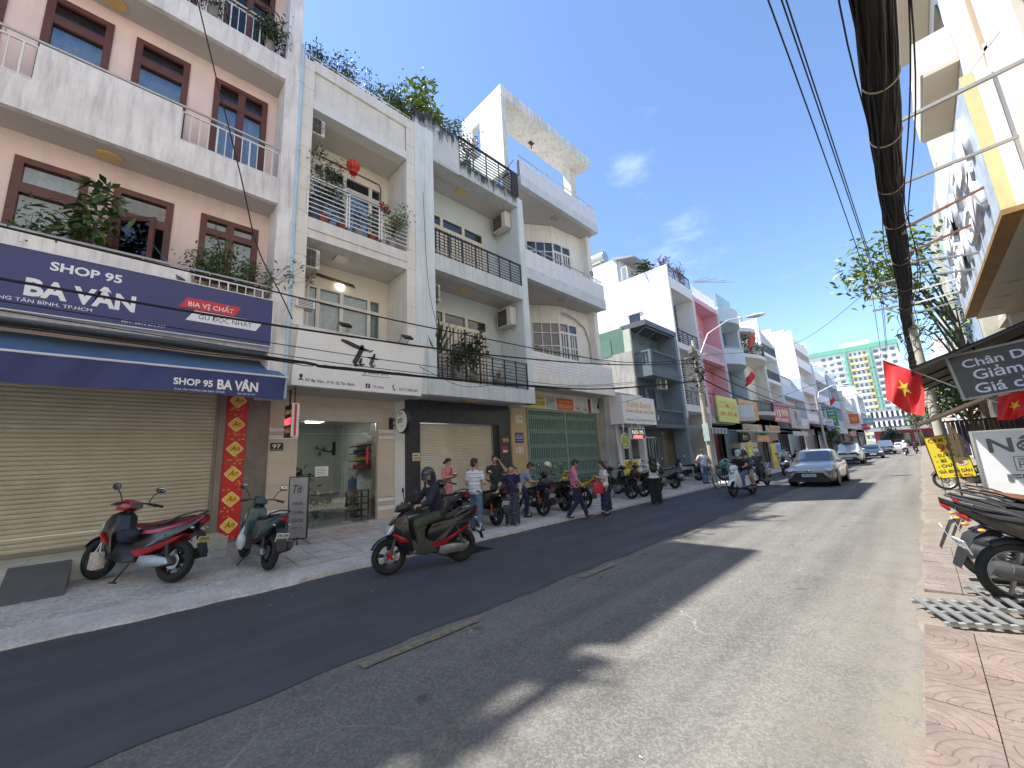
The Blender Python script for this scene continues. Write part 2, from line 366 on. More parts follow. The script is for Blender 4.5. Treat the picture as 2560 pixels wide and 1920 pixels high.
o=mb.build('resurfaced_lane',M_new); o['kind']='structure'
# worn yellow centre dashes
def worn(name,col,under):
    m=mat(name,col,.8,var=.2,ns=9); nt=m.node_tree;n=nt.nodes;l=nt.links;b=n['Principled BSDF'];src=b.inputs['Base Color'].links[0].from_socket
    geo=[x for x in n if x.bl_idname=='ShaderNodeNewGeometry'][0]
    nz=n.new('ShaderNodeTexNoise');nz.inputs['Scale'].default_value=11;nz.inputs['Detail'].default_value=8;nz.inputs['Roughness'].default_value=.75;l.new(geo.outputs['Position'],nz.inputs['Vector'])
    r=n.new('ShaderNodeMapRange');r.inputs['From Min'].default_value=.36;r.inputs['From Max'].default_value=.56;l.new(nz.outputs['Fac'],r.inputs['Value'])
    mx=n.new('ShaderNodeMix');mx.data_type='RGBA';l.new(r.outputs[0],mx.inputs[0]);l.new(src,mx.inputs[6]);mx.inputs[7].default_value=(*under,1);l.new(mx.outputs[2],b.inputs['Base Color']);return m
M_yel=worn('worn_yellow_paint',(.3,.235,.085),(.125,.12,.11))
for k,(a,b_) in enumerate([(1.74,3.05),(5.0,5.9),(8.3,9.5)]):
    mb=MB(); rr=random.Random(k); n=14; vs=[]
    for i in range(n+1):
        y=a+(b_-a)*i/n; vs+=[(-3.865+rr.uniform(-.012,.012),y,.012),(-3.745+rr.uniform(-.012,.012),y,.012)]
    mb.add(vs,[(2*i,2*i+1,2*i+3,2*i+2) for i in range(n)])
    o=mb.build('road_marking',M_yel); o['kind']='structure'
# left pavement: slopes up from kerb to the house fronts
def zs(x): return .06+.065*(-7.3-x)
mb=MB(); rr=random.Random(5); vs=[]; ys=[-30,-8]+[-4+i*.2 for i in range(0,220)]+[45,60,90,150]
for y in ys:
    j=.07*math.sin(y*1.3)+.03*math.sin(y*3.7)+rr.uniform(-.025,.025)
    lo=y<2.4
    e=-7.3+(j if lo else j*.35)
    vs+=[(e,y,-.01),(e-.02,y,.03 if lo else .075),(e-.55,y,zs(e-.55)+(0 if lo else .02)),(-7.95,y,zs(-7.95)),(-11.6,y,zs(-11.6))]
mb.add(vs,[(5*i+k,5*i+5+k,5*i+6+k,5*i+1+k) for i in range(len(ys)-1) for k in range(4)])
mb.mi=[1 if (f%4)<3 else 0 for f in range(len(mb.f))]
SWL=mb.build('left_pavement',[M_conc,M_kerb]); SWL['kind']='structure'
def tilemat(name,col,kind):
    m=mat(name,col,.85,var=.28,ns=3.3,bump=0,speck=(45,.35,tuple(c*.6 for c in col)),streak=0)
    nt=m.node_tree;n=nt.nodes;l=nt.links;b=n['Principled BSDF']
    tc=n.new('ShaderNodeTexCoord')
    if kind=='ring':
        d=n.new('ShaderNodeVectorMath');d.operation='DISTANCE';l.new(tc.outputs['Object'],d.inputs[0]);d.inputs[1].default_value=(-.5,-.5,.5)
        w=n.new('ShaderNodeMath');w.operation='MULTIPLY';w.inputs[1].default_value=4.6;l.new(d.outputs['Value'],w.inputs[0])
    else:
        sx=n.new('ShaderNodeSeparateXYZ');l.new(tc.outputs['Object'],sx.inputs[0])
        w=n.new('ShaderNodeMath');w.operation='MULTIPLY';w.inputs[1].default_value=4;l.new(sx.outputs[0],w.inputs[0])
    fr=n.new('ShaderNodeMath');fr.operation='PINGPONG';fr.inputs[1].default_value=.5;l.new(w.outputs[0],fr.inputs[0])
    r=n.new('ShaderNodeMapRange');r.inputs['From Min'].default_value=.0;r.inputs['From Max'].default_value=.12;l.new(fr.outputs[0],r.inputs['Value'])
    bp=n.new('ShaderNodeBump');bp.inputs['Strength'].default_value=.6;bp.inputs['Distance'].default_value=.008;l.new(r.outputs[0],bp.inputs['Height']);l.new(bp.outputs[0],b.inputs['Normal'])
    src=b.inputs['Base Color'].links[0].from_socket
    mx=n.new('ShaderNodeMix');mx.data_type='RGBA';mp=n.new('ShaderNodeMapRange');mp.inputs['To Min'].default_value=.3;mp.inputs['To Max'].default_value=0;l.new(r.outputs[0],mp.inputs['Value'])
    l.new(mp.outputs[0],mx.inputs[0]);l.new(src,mx.inputs[6]);mx.inputs[7].default_value=(*[c*.42 for c in col],1);l.new(mx.outputs[2],b.inputs['Base Color'])
    return m
TL=[tilemat('grey_tile_a',(.54,.5,.45),'ring'),tilemat('grey_tile_b',(.49,.46,.42),'ring'),tilemat('pink_tile',(.52,.42,.36),'ring')]
rr=random.Random(11)
for i in range(7):
    for j in range(38):
        x=-8.16-i*.4; y=2.72+j*.4
        if rr.random()<.03: continue
        t=TL[2] if (i>3 and rr.random()<.5) else rr.choice(TL[:2])
        z=zs(x)+.012+rr.uniform(-.004,.004)
        o=piece('tile',t,SWL,x-.193,y-.193,z-.03,x+.193,y+.193,z,(rr.uniform(-.008,.008),.065,0))
        o.rotation_euler.z=rr.choice([0,math.pi/2,math.pi,-math.pi/2]) if 0 else 0
# iron drain grate at the left gutter
M_iron=mat('dark_iron',(.045,.04,.036),.65,.7,var=.3,ns=9)
gr=root('drain_grate','rusty iron drain grate set in the dark asphalt by the kerb','grate',(-6.72,5.2,.01))
mb=MB()
for (a,b_) in (((-6.98,4.75),(-6.98,5.65)),((-6.46,4.75),(-6.46,5.65))): mb.box(a[0]-.02,a[1],.004,a[0]+.02,b_[1],.016)
for y in (4.75,5.65): mb.box(-7,y-.02,.004,-6.44,y+.02,.016)
mb.build('frame',M_iron,gr)
MB().box(-6.98,4.76,.0065,-6.46,5.64,.0085).build('pit',mat('black_void',(.006,.006,.006),.9,var=0),gr)
for k in range(11): piece('bar',M_iron,gr,-6.97,4.82+k*.08-.012,.008,-6.47,4.82+k*.08+.012,.017)
for k in range(5): piece('bar',M_iron,gr,-6.9+k*.09-.008,4.77,.0085,-6.9+k*.09+.008,5.63,.0155)
# right pavement: broken concrete edge
mb=MB(); rr=random.Random(8); vs=[]; ys=[-30,-6]+[-2+i*.035 for i in range(0,900)]+[40,60,90,150]
for y in ys:
    e=-.32+.03*math.sin(y*1.7)+.015*math.sin(y*5.3)+rr.uniform(-.014,.014)
    vs+=[(e,y,.004),(e+.1,y,.03),(.0,y,.045),(4.2,y,.07)]
mb.add(vs,[(4*i+k,4*i+1+k,4*i+5+k,4*i+4+k) for i in range(len(ys)-1) for k in range(3)])
SWR=mb.build('right_pavement',M_sand); SWR['kind']='structure'
TR=[tilemat('red_tile_a',(.2,.148,.128),'ring'),tilemat('red_tile_b',(.185,.143,.125),'ring'),tilemat('rose_tile',(.2,.165,.142),'ring')]
rr=random.Random(12)
for i in range(4):
    for j in range(23):
        x=-.13+i*.3; y=2.55+j*.3
        if 5.35<y<6.5 : continue
        if y>9.4 and rr.random()<.0: continue
        t=rr.choice(TR[:2]) if y<5.6 else TR[2]
        z=.058+.002*i+rr.uniform(-.003,.003)
        o=piece('tile',t,SWR,x-.147,y-.147,z-.03,x+.147,y+.147,z,(rr.uniform(-.01,.01),rr.uniform(-.01,.01),rr.choice((0,1,2,3))*math.pi/2))
M_lit=mat('litter_paper',(.6,.58,.52),.8,var=.2)
mb=MB(); rr=random.Random(4)
for k in range(46):
    if k<34: x=rr.uniform(-9.2,-7.5); y=rr.uniform(-1.5,2.4); z=zs(x)+.004
    else: x=rr.uniform(-7,-1); y=rr.uniform(1,7); z=.012
    a=rr.uniform(0,6.28); L=rr.uniform(.006,.03 if k<34 else .012); w=L*rr.uniform(.3,.8); c,s_=math.cos(a),math.sin(a)
    mb.add([(x+c*L-s_*w,y+s_*L+c*w,z),(x-c*L-s_*w,y-s_*L+c*w,z+.006),(x-c*L+s_*w,y-s_*L-c*w,z),(x+c*L+s_*w,y+s_*L-c*w,z+.004)],[(0,1,2,3)])
o=mb.build('litter',M_lit); tagp(o,'scattered scraps of paper and leaves on pavement and road','litter',kind='stuff')
# ---------------------------------------------------------------- shared building materials and helpers
M_white=mat('white_render',(.79,.77,.72),.85,var=.05,ns=.8,bump=.15,bs=50,streak=.22,streakcol=(.3,.29,.27))
M_lilac=mat('weathered_white_render',(.77,.73,.705),.85,var=.14,ns=1.1,bump=.25,bs=40,streak=.75,streakcol=(.27,.25,.24))
M_pinkw=mat('pink_render',(.78,.6,.55),.85,var=.08,ns=1.2,bump=.15,bs=50,streak=.35,streakcol=(.5,.43,.42))
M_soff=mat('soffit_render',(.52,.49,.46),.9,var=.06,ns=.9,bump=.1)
M_wood=mat('red_brown_timber',(.115,.04,.032),.5,var=.2,ns=6,bump=.15,bs=120)
M_steel=mat('brushed_steel',(.55,.53,.48),.32,.95,var=.08)
M_wpaint=mat('white_gloss_paint',(.72,.71,.69),.4,var=.05)
M_cream=mat('cream_joinery',(.68,.62,.5),.5,var=.05)
M_black=mat('black_paint',(.018,.018,.02),.45,var=.1)
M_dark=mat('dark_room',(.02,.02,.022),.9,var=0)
M_curt=mat('grey_net_curtain',(.66,.7,.74),.9,var=.18,ns=7)
M_curtw=mat('pale_curtain',(.75,.74,.7),.9,var=.2,ns=6)
G_blue=glassmat('window_glass',(.78,.84,.88),.03,.02)
G_clear=glassmat('clear_glass',(.86,.91,.89),.02,.1)
G_dark=mat('dark_glass',(.03,.035,.04),.06,0,var=.1,ns=2,spec=1)
M_lampc=mat('yellowed_lamp_cover',(.62,.44,.16),.4,var=.08)
M_lampw=mat('opal_lamp_cover',(.6,.58,.52),.4,var=.06)
M_granite=mat('dark_granite',(.032,.034,.04),.22,var=.3,ns=5,speck=(110,.55,(.13,.13,.14)))
M_brgran=mat('brown_granite',(.13,.115,.1),.3,var=.25,ns=5,speck=(90,.5,(.3,.27,.23)))
M_grgran=mat('pale_green_granite',(.42,.46,.41),.35,var=.25,ns=3,speck=(60,.45,(.6,.62,.57)))
M_shut=mat('beige_shutter',(.46,.415,.32),.55,.1,var=.14,ns=1.3,bump=.05)
M_shut2=mat('tan_shutter',(.53,.46,.33),.5,.15,var=.1,ns=1.3)
M_shutrail=mat('shutter_rail',(.22,.2,.17),.5,.4,var=.1)
def curtain(mb,x,y0,y1,z0,z1,amp=.03,n=None):
    n=n or max(8,int((y1-y0)/.035))
    mb.grid(lambda u,v:(x+amp*math.sin(u*n*.9)+amp*.4*math.sin(u*n*.37),y0+(y1-y0)*u,z0+(z1-z0)*v),n*2,1)
def win(parent,x,y0,y1,z0,z1,fm,gm,mull=(),trans=(),fw=.07,dep=.09,back=None,skip=(),name='window',cells=None,proud=.02,bw=None):
    """window or glazed door in a wall that faces +x; mull / trans are fractions"""
    bw=bw or fw*.8
    mb=MB(); xa,xb=x-dep,x+proud
    mb.box(xa,y0,z0,xb,y0+fw,z1); mb.box(xa,y1-fw,z0,xb,y1,z1); mb.box(xa,y0+fw,z1-fw,xb,y1-fw,z1); mb.box(xa,y0+fw,z0,xb,y1-fw,z0+fw)
    ys=[y0+fw]+[c for m in mull for c in (y0+(y1-y0)*m-bw/2,y0+(y1-y0)*m+bw/2)]+[y1-fw]
    zz=[z0+fw]+[c for m in trans for c in (z0+(z1-z0)*m-bw/2,z0+(z1-z0)*m+bw/2)]+[z1-fw]
    for k in range(1,len(ys)-1,2): mb.box(xa+.005,ys[k],z0+fw,xb-.006,ys[k+1],z1-fw)
    for k in range(1,len(zz)-1,2): mb.box(xa+.008,y0+fw,zz[k],xb-.003,y1-fw,zz[k+1])
    w=mb.build(name,fm,parent)
    for a in range(0,len(ys),2):
        for b_ in range(0,len(zz),2):
            if (a//2,b_//2) in skip: continue
            piece('pane',gm,w,x-.045,ys[a],zz[b_],x-.037,ys[a+1],zz[b_+1])
    if back:
        mb=MB(); curtain(mb,x-dep-.09,y0+.02,y1-.02,z0,z1); mb.build('curtain',back,w)
    return w
def rail_h(parent,x,y0,y1,z0,z1,n,posts,m,r=.012,top=None,topm=None,name='railing'):
    mb=MB()
    for p in posts: mb.box(x-.018,p-.018,z0,x+.018,p+.018,z1)
    if top: mb.box(x-top,y0,z1,x+top,y1,z1+top*.7)
    R=mb.build(name,m,parent)
    for k in range(n):
        z=z0+(z1-z0)*(k+.6)/n
        piece('bar',m,R,x-r,y0,z-r,x+r,y1,z+r)
    return R
def rail_v(parent,x,y0,y1,z0,z1,pitch,m,r=.012,name='railing'):
    mb=MB(); mb.box(x-.016,y0,z1-.03,x+.016,y1,z1); mb.box(x-.016,y0,z0+.03,x+.016,y1,z0+.055)
    R=mb.build(name,m,parent); n=int((y1-y0)/pitch)
    for k in range(n+1):
        y=y0+(y1-y0)*k/max(1,n); w=r*1.7 if k%4==0 else r
        piece('bar',m,R,x-w,y-w,z0,x+w,y+w,z1-.03)
    return R
def shutter(parent,x,y0,y1,z0,z1,pitch,m,name='roller_shutter'):
    mb=MB(); mb.box(x-.04,y0-.06,z0,x+.05,y0,z1); mb.box(x-.04,y1,z0,x+.05,y1+.06,z1); mb.box(x-.03,y0,z0,x+.03,y1,z0+.07)
    S=mb.build(name,M_shutrail,parent)
    key='slat_%s'%m.name
    if key not in UNIT:
        # curved slat cross-section, unit size
        q=MB(); pr=[(-.5,-.5),(.15,-.5),(.45,-.3),(.5,0),(.45,.28),(.15,.44),(-.5,.44)]
        q.prism(pr,lambda a,b,t:(a,t,b),-.5,.5,True); UNIT[key]=q.mesh('slat_mesh',m,60)
    n=int((z1-z0-.07)/pitch)
    for k in range(n):
        z=z0+.07+pitch*(k+.5)
        o=link('slat',UNIT[key],S,(x,(y0+y1)/2,z)); o.scale=(.03,y1-y0,pitch)
    return S
def leafcloud(mb,anchors,n,L,W,droop=.5,spread=.25,rnd=random,mats=1,up=.3):
    """many pointed leaves around the anchor points (a folded diamond each)"""
    for _ in range(n):
        a=Vector(rnd.choice(anchors))
        p=a+Vector((rnd.gauss(0,1),rnd.gauss(0,1),rnd.gauss(0,1)*.8))*spread
        d=Vector((rnd.gauss(0,1),rnd.gauss(0,1),rnd.gauss(up,.6)-droop)).normalized()
        l=L*rnd.uniform(.6,1.25); w=W*rnd.uniform(.7,1.2)
        s=d.cross(Vector((rnd.gauss(0,1),rnd.gauss(0,1),rnd.gauss(0,1)+1.5)))
        if s.length<1e-3: continue
        s.normalize(); u=s.cross(d)
        mb.m=rnd.randrange(mats)
        q=p+d*l*.5+u*l*.08; e=p+d*l-Vector((0,0,droop*l*.25))
        mb.add([p,q-s*w-u*w*.3,q,q+s*w-u*w*.3,e],[(0,1,2),(1,4,2),(0,2,3),(2,4,3)],True)
    return mb
def leafm(name,c,var=.35): 
    m=mat(name,c,.45,var=var,ns=5)
    b=m.node_tree.nodes['Principled BSDF']; b.inputs['Subsurface Weight'].default_value=0
    return m
LEAF_A=[leafm('leaf_mid',(.06,.115,.025)),leafm('leaf_dark',(.03,.065,.018)),leafm('leaf_pale',(.12,.18,.05))]
LEAF_B=[leafm('leaf_deep',(.022,.045,.016)),leafm('leaf_deep2',(.038,.07,.022)),leafm('leaf_deep3',(.05,.085,.03))]
LEAF_Y=[leafm('leaf_yellow',(.24,.3,.05)),leafm('leaf_lime',(.16,.25,.045)),leafm('leaf_olive',(.09,.14,.03))]
LEAF_P=[leafm('leaf_purple',(.14,.05,.06)),leafm('leaf_plum',(.09,.04,.045)),leafm('leaf_brown',(.12,.085,.05))]
M_stem=mat('woody_stem',(.12,.09,.06),.85,var=.25,ns=9)
M_terra=mat('terracotta_pot',(.26,.07,.045),.75,var=.15); M_potg=mat('grey_pot',(.25,.24,.22),.8,var=.2); M_potw=mat('white_pot',(.62,.62,.58),.5,var=.06); M_potb=mat('dark_blue_pot',(.03,.05,.1),.4,var=.1)
def plant(name,label,base,h,w,n,L,leafs,pot=None,pr=.14,ph=.24,rnd=None,droop=.5,stems=5,group=None,cat='plant',lean=(0,0),spread=.1,W=None,low=.25):
    rnd=rnd or random.Random(hash(label)%9999 if 0 else len(label)*31+int(base[1]*100))
    r=root(name,label,cat,base,group)
    B=Vector(base); z0=0
    if pot:
        mb=MB(); mb.lathe([(0,0),(pr*.7,0),(pr,ph),(pr*1.08,ph),(pr*1.08,ph+.03),(pr*.92,ph+.03),(pr*.9,ph-.03),(0,ph-.03)],base,14); mb.build('pot',pot,r); z0=ph*.9
    st=MB(); anchors=[]
    for k in range(stems):
        a=rnd.uniform(0,6.28); rr=w*rnd.uniform(.25,1); t=Vector((math.cos(a)*rr+lean[0],math.sin(a)*rr+lean[1],h*rnd.uniform(.65,1)))
        pts=[]; 
        for i in range(6):
            u=i/5; pts.append(B+Vector((t.x*u*u+rnd.uniform(-.02,.02),t.y*u*u+rnd.uniform(-.02,.02),z0+t.z*u)))
        st.tube(pts,[max(.003,.012*(1-u/6)) for u in range(6)],5)
        for i in range(2,6): 
            if i/5>=low: anchors+=[pts[i]]*(i-1)
        for q in range(3):
            i=rnd.randint(2,4); e=pts[i]+Vector((rnd.uniform(-1,1),rnd.uniform(-1,1),rnd.uniform(.0,.8)))*w*.5
            st.tube([pts[i],(pts[i]+e)/2+Vector((0,0,.03)),e],[.006,.005,.003],4); anchors+=[e]*3
    st.build('stem',M_stem,r)
    mb=MB(); leafcloud(mb,anchors,n,L,W or L*.16,droop,spread,rnd,len(leafs)); o=mb.build('foliage',leafs,r); o['kind']='stuff'
    return r
def ac_unit(label,loc,rz,w=.8,h=.55,d=.3,group='air conditioner outdoor units'):
    """outdoor unit; front grille looks along +x of its own frame"""
    r=root('air_conditioner',label,'air conditioner',(0,0,0),group)
    mb=MB(); mb.box(-d/2,-w/2,0,d/2,w/2,h); mb.build('casing',mat('ac_casing',(.6,.57,.5),.5,var=.08,ns=3,streak=.2,streakcol=(.35,.3,.24)),r,bevel=.015)
    mb=MB(); mb.box(d/2,-w*.44,h*.06,d/2+.006,w*.2,h*.94); f=mb.build('grille',mat('ac_grille_dark',(.03,.03,.03),.6,var=0),r)
    mb=MB()
    for k in range(5): mb.torus((d/2+.012,-w*.12,h*.5),(1,0,0),h*.08+h*.09*k,.005,24,4)
    for k in range(8):
        a=k*math.pi/4; mb.bar((d/2+.012,-w*.12,h*.5),(d/2+.012,-w*.12+math.cos(a)*h*.44,h*.5+math.sin(a)*h*.44),.007,.007)
    mb.build('fan_guard',mat('ac_guard',(.2,.19,.17),.5,var=0),r)
    for k in range(7): piece('louver',mat('ac_louver',(.05,.05,.05),.6,var=0),r,-d*.35,-w/2-.004,h*.14+k*h*.11,d*.35,-w/2,h*.14+k*h*.11+h*.05)
    mb=MB()
    for s in (-1,1): mb.bar((-d/2-.12,s*w*.36,-.015),(d/2,s*w*.36,-.015),.03,.03); mb.bar((-d/2-.12,s*w*.36,-.2),(d/2,s*w*.36,-.03),.02,.02)
    mb.build('bracket',mat('ac_bracket',(.5,.47,.4),.6,var=.1),r)
    r.location=loc; r.rotation_euler.z=rz; return r
# ---------------------------------------------------------------- house 95 (pink walls, shop at street level)
b=root('townhouse','pink shophouse with red-brown window frames above the navy beer shop sign','house',(-11,-2,.2))
XF,XW=-10.0,-10.75
mb=MB()
WX=[(-1.80,-.85),(-.5,.45),(.93,2.08),(-4.6,-3.65),(-3.2,-2.25)]
holes=[(a,c,9.1 if a>.5 else 8.9,11.5) for a,c in WX]+[(a,c,6.1 if a>.5 else 5.4,7.74) for a,c in WX]+[(a,c,12.8,15.1) for a,c in WX]
wall_holes(mb,XW-.22,XW,-6.5,2.3,4.3,15.69,holes)
mb.build('wall',M_pinkw,b)
mb=MB()
mb.box(-11.4,2.29,3.5,-9.98,2.63,16.3)          # end column
mb.box(-11.4,-6.9,3.5,-9.98,-6.5,15.7)
# first floor parapet behind the sign, slab edges, raised solid panels
mb.box(-10.12,-6.5,4.45,XF,2.288,5.6); mb.box(-10.1,-6.5,5.602,XF-.002,.78,5.96)
mb.box(-10.12,-6.5,8.2,XF,2.288,8.86); mb.box(-10.1,-1.66,8.862,XF-.003,.37,9.66); mb.box(-10.1,-6.5,8.862,XF-.003,-3.2,9.66)
mb.box(-10.12,-6.5,11.84,XF,2.288,12.43)
mb.box(-10.12,-6.5,15.4,XF,2.288,15.7)
mb.build('parapet',M_lilac,b)
mb=MB()
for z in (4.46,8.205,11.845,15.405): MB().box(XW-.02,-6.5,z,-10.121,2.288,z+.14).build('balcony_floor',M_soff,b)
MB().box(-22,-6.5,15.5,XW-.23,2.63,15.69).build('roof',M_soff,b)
# back part and unseen roof parapet, stepped to shape the shade on the road
mb=MB(); mb.box(-22,-6.9,.2,-11.42,-6.6,15.7); mb.box(-22,2.4,.2,-11.42,2.628,15.7); mb.box(-22,-6.9,.2,-21.7,2.6,15.7)
mb.box(-10.1,-1.9,15.7,-9.99,2.628,16.32); mb.box(-10.1,-6.9,15.7,-9.99,-1.9,15.76)
mb.build('roof_wall',M_lilac,b)
mb=MB()
for y in (-6.2,-5.0,-3.8,-2.7): mb.box(-10.09,y-.03,15.75,-10.03,y+.03,16.25)
mb.box(-10.1,-6.9,16.22,-9.98,-2.2,16.36); mb.build('roof_shadow_rail',M_wpaint,b)  # unseen rail and beam, added to cast a separate shadow strip on the road
for k,(y,hh) in enumerate([(-2.6,.9),(-3.6,.7),(-4.6,1.0)]): plant('roof_plant',['shrub on the pink house roof beside the stair wall','low shrub in the middle of the pink house roof','shrub at the far end of the pink house roof'][k],(-10.3,y,15.7),hh*.6,.4,300,.17,LEAF_A,M_potg,.18,.3,random.Random(400+k),.4,7,'roof garden plants','plant',(0,0),.14)  # unseen plants, added to break up the shadow edge on the road
# windows
for (a,c) in WX:
    two=(c-a)>1
    for (z0,z1,st) in ((9.1 if two else 8.9,11.5,3),(6.1 if two else 5.4,7.74,2),(12.8,15.1,4)):
        opened=(st==2 and abs(a+.5)<.01)
        w=win(b,XW+.0,a,c,z0,z1,M_wood,G_blue,mull=(.5,) if two else (),trans=((.76,) if two else (.74 if st==2 else .79,)),fw=.12,dep=.12,back=None if opened else M_curt,skip=((0,0),) if opened else (),proud=.03,bw=.2 if not two else .15)
        if opened:
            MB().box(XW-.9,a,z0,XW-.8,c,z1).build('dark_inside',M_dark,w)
            # casement standing open towards the street
            mb=MB(); hx=XW+.03
            zc=z0+(z1-z0)*.73-.06
            def leaf(q,y0_,y1_,za,zb,t=.04):
                q.box(0,y0_,za,t,y1_,zb)
            A=Matrix.Translation((hx,a+.12,0))@Matrix.Rotation(math.radians(-38),4,'Z'); mb.X=A
            W_=.72
            leaf(mb,0,.09,z0+.1,zc); leaf(mb,W_-.09,W_,z0+.1,zc); leaf(mb,.09,W_-.09,zc-.09,zc); leaf(mb,.09,W_-.09,z0+.1,z0+.2)
            lf=mb.build('casement',M_wood,w)
            mb=MB(); mb.X=A; mb.box(.015,.09,z0+.2,.021,W_-.09,zc-.09); mb.build('pane',G_blue,w)
            mb=MB(); mb.X=A
            for k in range(6): mb.bar((.01,.12,z0+.35+k*.2),(.01,W_-.12,z0+.35+k*.2),.012,.012)
            mb.build('grille',M_black,w)
# railings: white uprights between the solid panels, steel handrail
for z0,z1,segs in ((8.87,9.62,((-3.2,-1.67),(.38,2.28))),(12.44,13.2,((-6.4,2.28),)),(5.61,5.92,((.8,2.28),))):
    for (a,c) in segs: rail_v(b,XF-.06,a,c,z0,z1,.155,M_wpaint,.0085)
for z in (6.02,9.74,13.3):
    mb=MB(); mb.tube([(XF-.05,-6.5,z),(XF-.05,2.29,z)],.026,8)
    for k in range(9): mb.cyl((XF-.05,-6.3+k*1.06,z-.12),(XF-.05,-6.3+k*1.06,z),.01,n=6)
    mb.build('handrail',M_steel,b)
for (y,z) in ((-.62,8.2),(-.9,11.84)):
    MB().add([(-10.47+.16*math.cos(t)*1.0,y+.2*math.sin(t),z-h) for h in (0,.05) for t in [2*math.pi*k/16 for k in range(16)]],[tuple(range(16)),tuple(range(31,15,-1))]+[(k,(k+1)%16,16+(k+1)%16,16+k) for k in range(16)],False).build('ceiling_lamp',M_lampc,b)
# blue drain pipe between the houses
mb=MB(); mb.tube([(-9.97,2.66,13.2),(-9.97,2.66,3.4)],.045,10)
for z in (12,9.9,7.8,5.7,4.2): mb.tube([(-9.97,2.66,z-.02),(-9.97,2.66,z+.02)],.056,10)
mb.build('drain_pipe',mat('pale_blue_pipe',(.45,.58,.68),.5,var=.08),b)
# street level
XG=-11.1
shutter(b,XG,-6,1.58,.56,3.72,.082,M_shut)
mb=MB(); mb.box(XG-.15,1.64,.3,XG+.1,1.76,3.8); mb.box(XG-.2,-6.5,3.72,XG+.12,2.63,4.45); mb.build('lintel',M_shutrail,b)
mb=MB(); mb.box(XG-.25,1.762,.3,XG+.04,2.19,3.72); mb.box(XG-.25,2.192,.28,XG+.05,2.645,3.72); mb.build('pillar',M_brgran,b)
# step of pale granite slabs
st=MB(); st.box(-11.05,-6,.1,-9.93,1.76,.54); st=st.build('step',M_kerb,b)
for k in range(9):
    y0=-6+k*.865
    for zz in ((.14,.335),(.34,.535)): piece('slab',M_grgran,st,-9.93,y0+.003,zz[0],-9.905,y0+.86,zz[1])
    piece('slab',M_grgran,st,-11.04,y0+.003,.54,-9.9,y0+.86,.56)
o=MB().prism([(-9.9,.12),(-8.95,.12),(-8.95,.135),(-9.9,.555)],lambda p,q,t:(p,t,q),-.95,-.3).build('ramp',mat('ramp_concrete',(.1,.1,.1),.9,var=.15,ns=3,bump=.4,bs=60),None); tagp(o,'dark concrete wedge ramp leading up to the shutter step','ramp')
# posters on the pillar
M_red=mat('poster_red',(.55,.018,.02),.45,var=.12,ns=7); M_pyel=mat('poster_yellow',(.78,.55,.06),.5,var=.05); M_gold=mat('poster_gold',(.6,.28,.03),.5,var=.4,ns=30); M_dred=mat('poster_dark_red',(.25,.01,.012),.5,var=.1)
for k in range(6):
    z0=.37+k*.558; z1=z0+.55
    pr=root('poster','red food poster pasted in a column on the shop pillar','poster',(XG+.06,1.97,z0),'red posters in a column on the pillar')
    MB().box(XG+.042,1.775,z0,XG+.05,2.182,z1).build('sheet',M_red,pr)
    c=(1.985,z0+.3); s=.155
    for (e,m,dx) in ((1.12,mat('poster_white',(.75,.7,.6),.5,var=.03),.003),(1,M_pyel,.006)):
        pts=[]
        for (ay,az) in ((1,0),(0,1),(-1,0),(0,-1)):
            for t in (-.25,0,.25):
                an=math.atan2(az,ay)+t*.55; rr_=s*e*(.96 if t==0 else .93); pts.append((c[0]+rr_*math.cos(an),c[1]+rr_*math.sin(an)))
        MB().prism(pts,lambda p,q,t:(t,p,q),XG+.05,XG+.05+dx).build('diamond',m,pr)
    text(pr,'An',M_dred,(XG+.0575,c[0]-.09,c[1]-.045),width=.19,height=.12,shear=.35,bold=.012)
    rr=random.Random(k*7+1)
    mb=MB()
    for q in range(9): mb.sph((XG+.051,1.81+rr.random()*.34,z0+(.03+.1*rr.random() if q<6 else .47+.06*rr.random())),(.004,rr.uniform(.015,.04),rr.uniform(.012,.025)),8,5)
    o=mb.build('food_print',M_gold,pr); o['kind']='stuff'
# sign board and lettering
M_navy=mat('navy_sign',(.045,.05,.165),.45,var=.06,ns=.7); M_txt=mat('white_letter',(.8,.8,.8),.5,var=0); M_sred=mat('sign_red',(.6,.03,.04),.45,var=.03); M_ink=mat('dark_ink',(.05,.05,.12),.6,var=0)
sg=root('shop_sign','long navy sign board reading SHOP 95 BA VÂN above the awning','sign',(-9.9,0,4.53))
MB().box(-9.985,-6.2,4.54,-9.86,2.29,5.62).build('panel',M_navy,sg)
mb=MB(); 
for (z) in (4.525,5.62): mb.box(-9.99,-6.2,z,-9.85,2.3,z+.018)
mb.box(-9.99,2.29,4.543,-9.85,2.308,5.62); mb.build('frame',M_wpaint,sg)
XS=-9.857
text(sg,'SHOP 95',M_txt,(XS,-1.06,5.335),width=.88,height=.155,bold=.03)
text(sg,'BA VÂN',M_txt,(XS,-1.29,4.83),width=1.33,height=.30,bold=.04)
text(sg,'95 BA VÂN, PHƯỜNG TÂN BÌNH, TP.HCM',M_txt,(XS,-2.35,4.70),width=1.85,height=.062,bold=.004)
text(sg,'SĐT: 0977.971.777',M_txt,(XS,-.12,4.6),width=.62,height=.055,bold=.004)
def para(y0,y1,z0,z1,sk,x,m,nm): return MB().prism([(y0,z0),(y1-sk,z0),(y1,z1),(y0+sk,z1)],lambda p,q,t:(t,p,q),x,x+.006).build(nm,m,sg)
para(.66,1.69,5.09,5.31,.11,XS-.002,M_sred,'red_band'); para(.78,2.12,4.84,5.065,.13,XS-.002,M_txt,'white_band')
text(sg,'BIA VỊ CHẤT',M_txt,(XS+.008,.8,5.14),width=.76,height=.1,bold=.008)
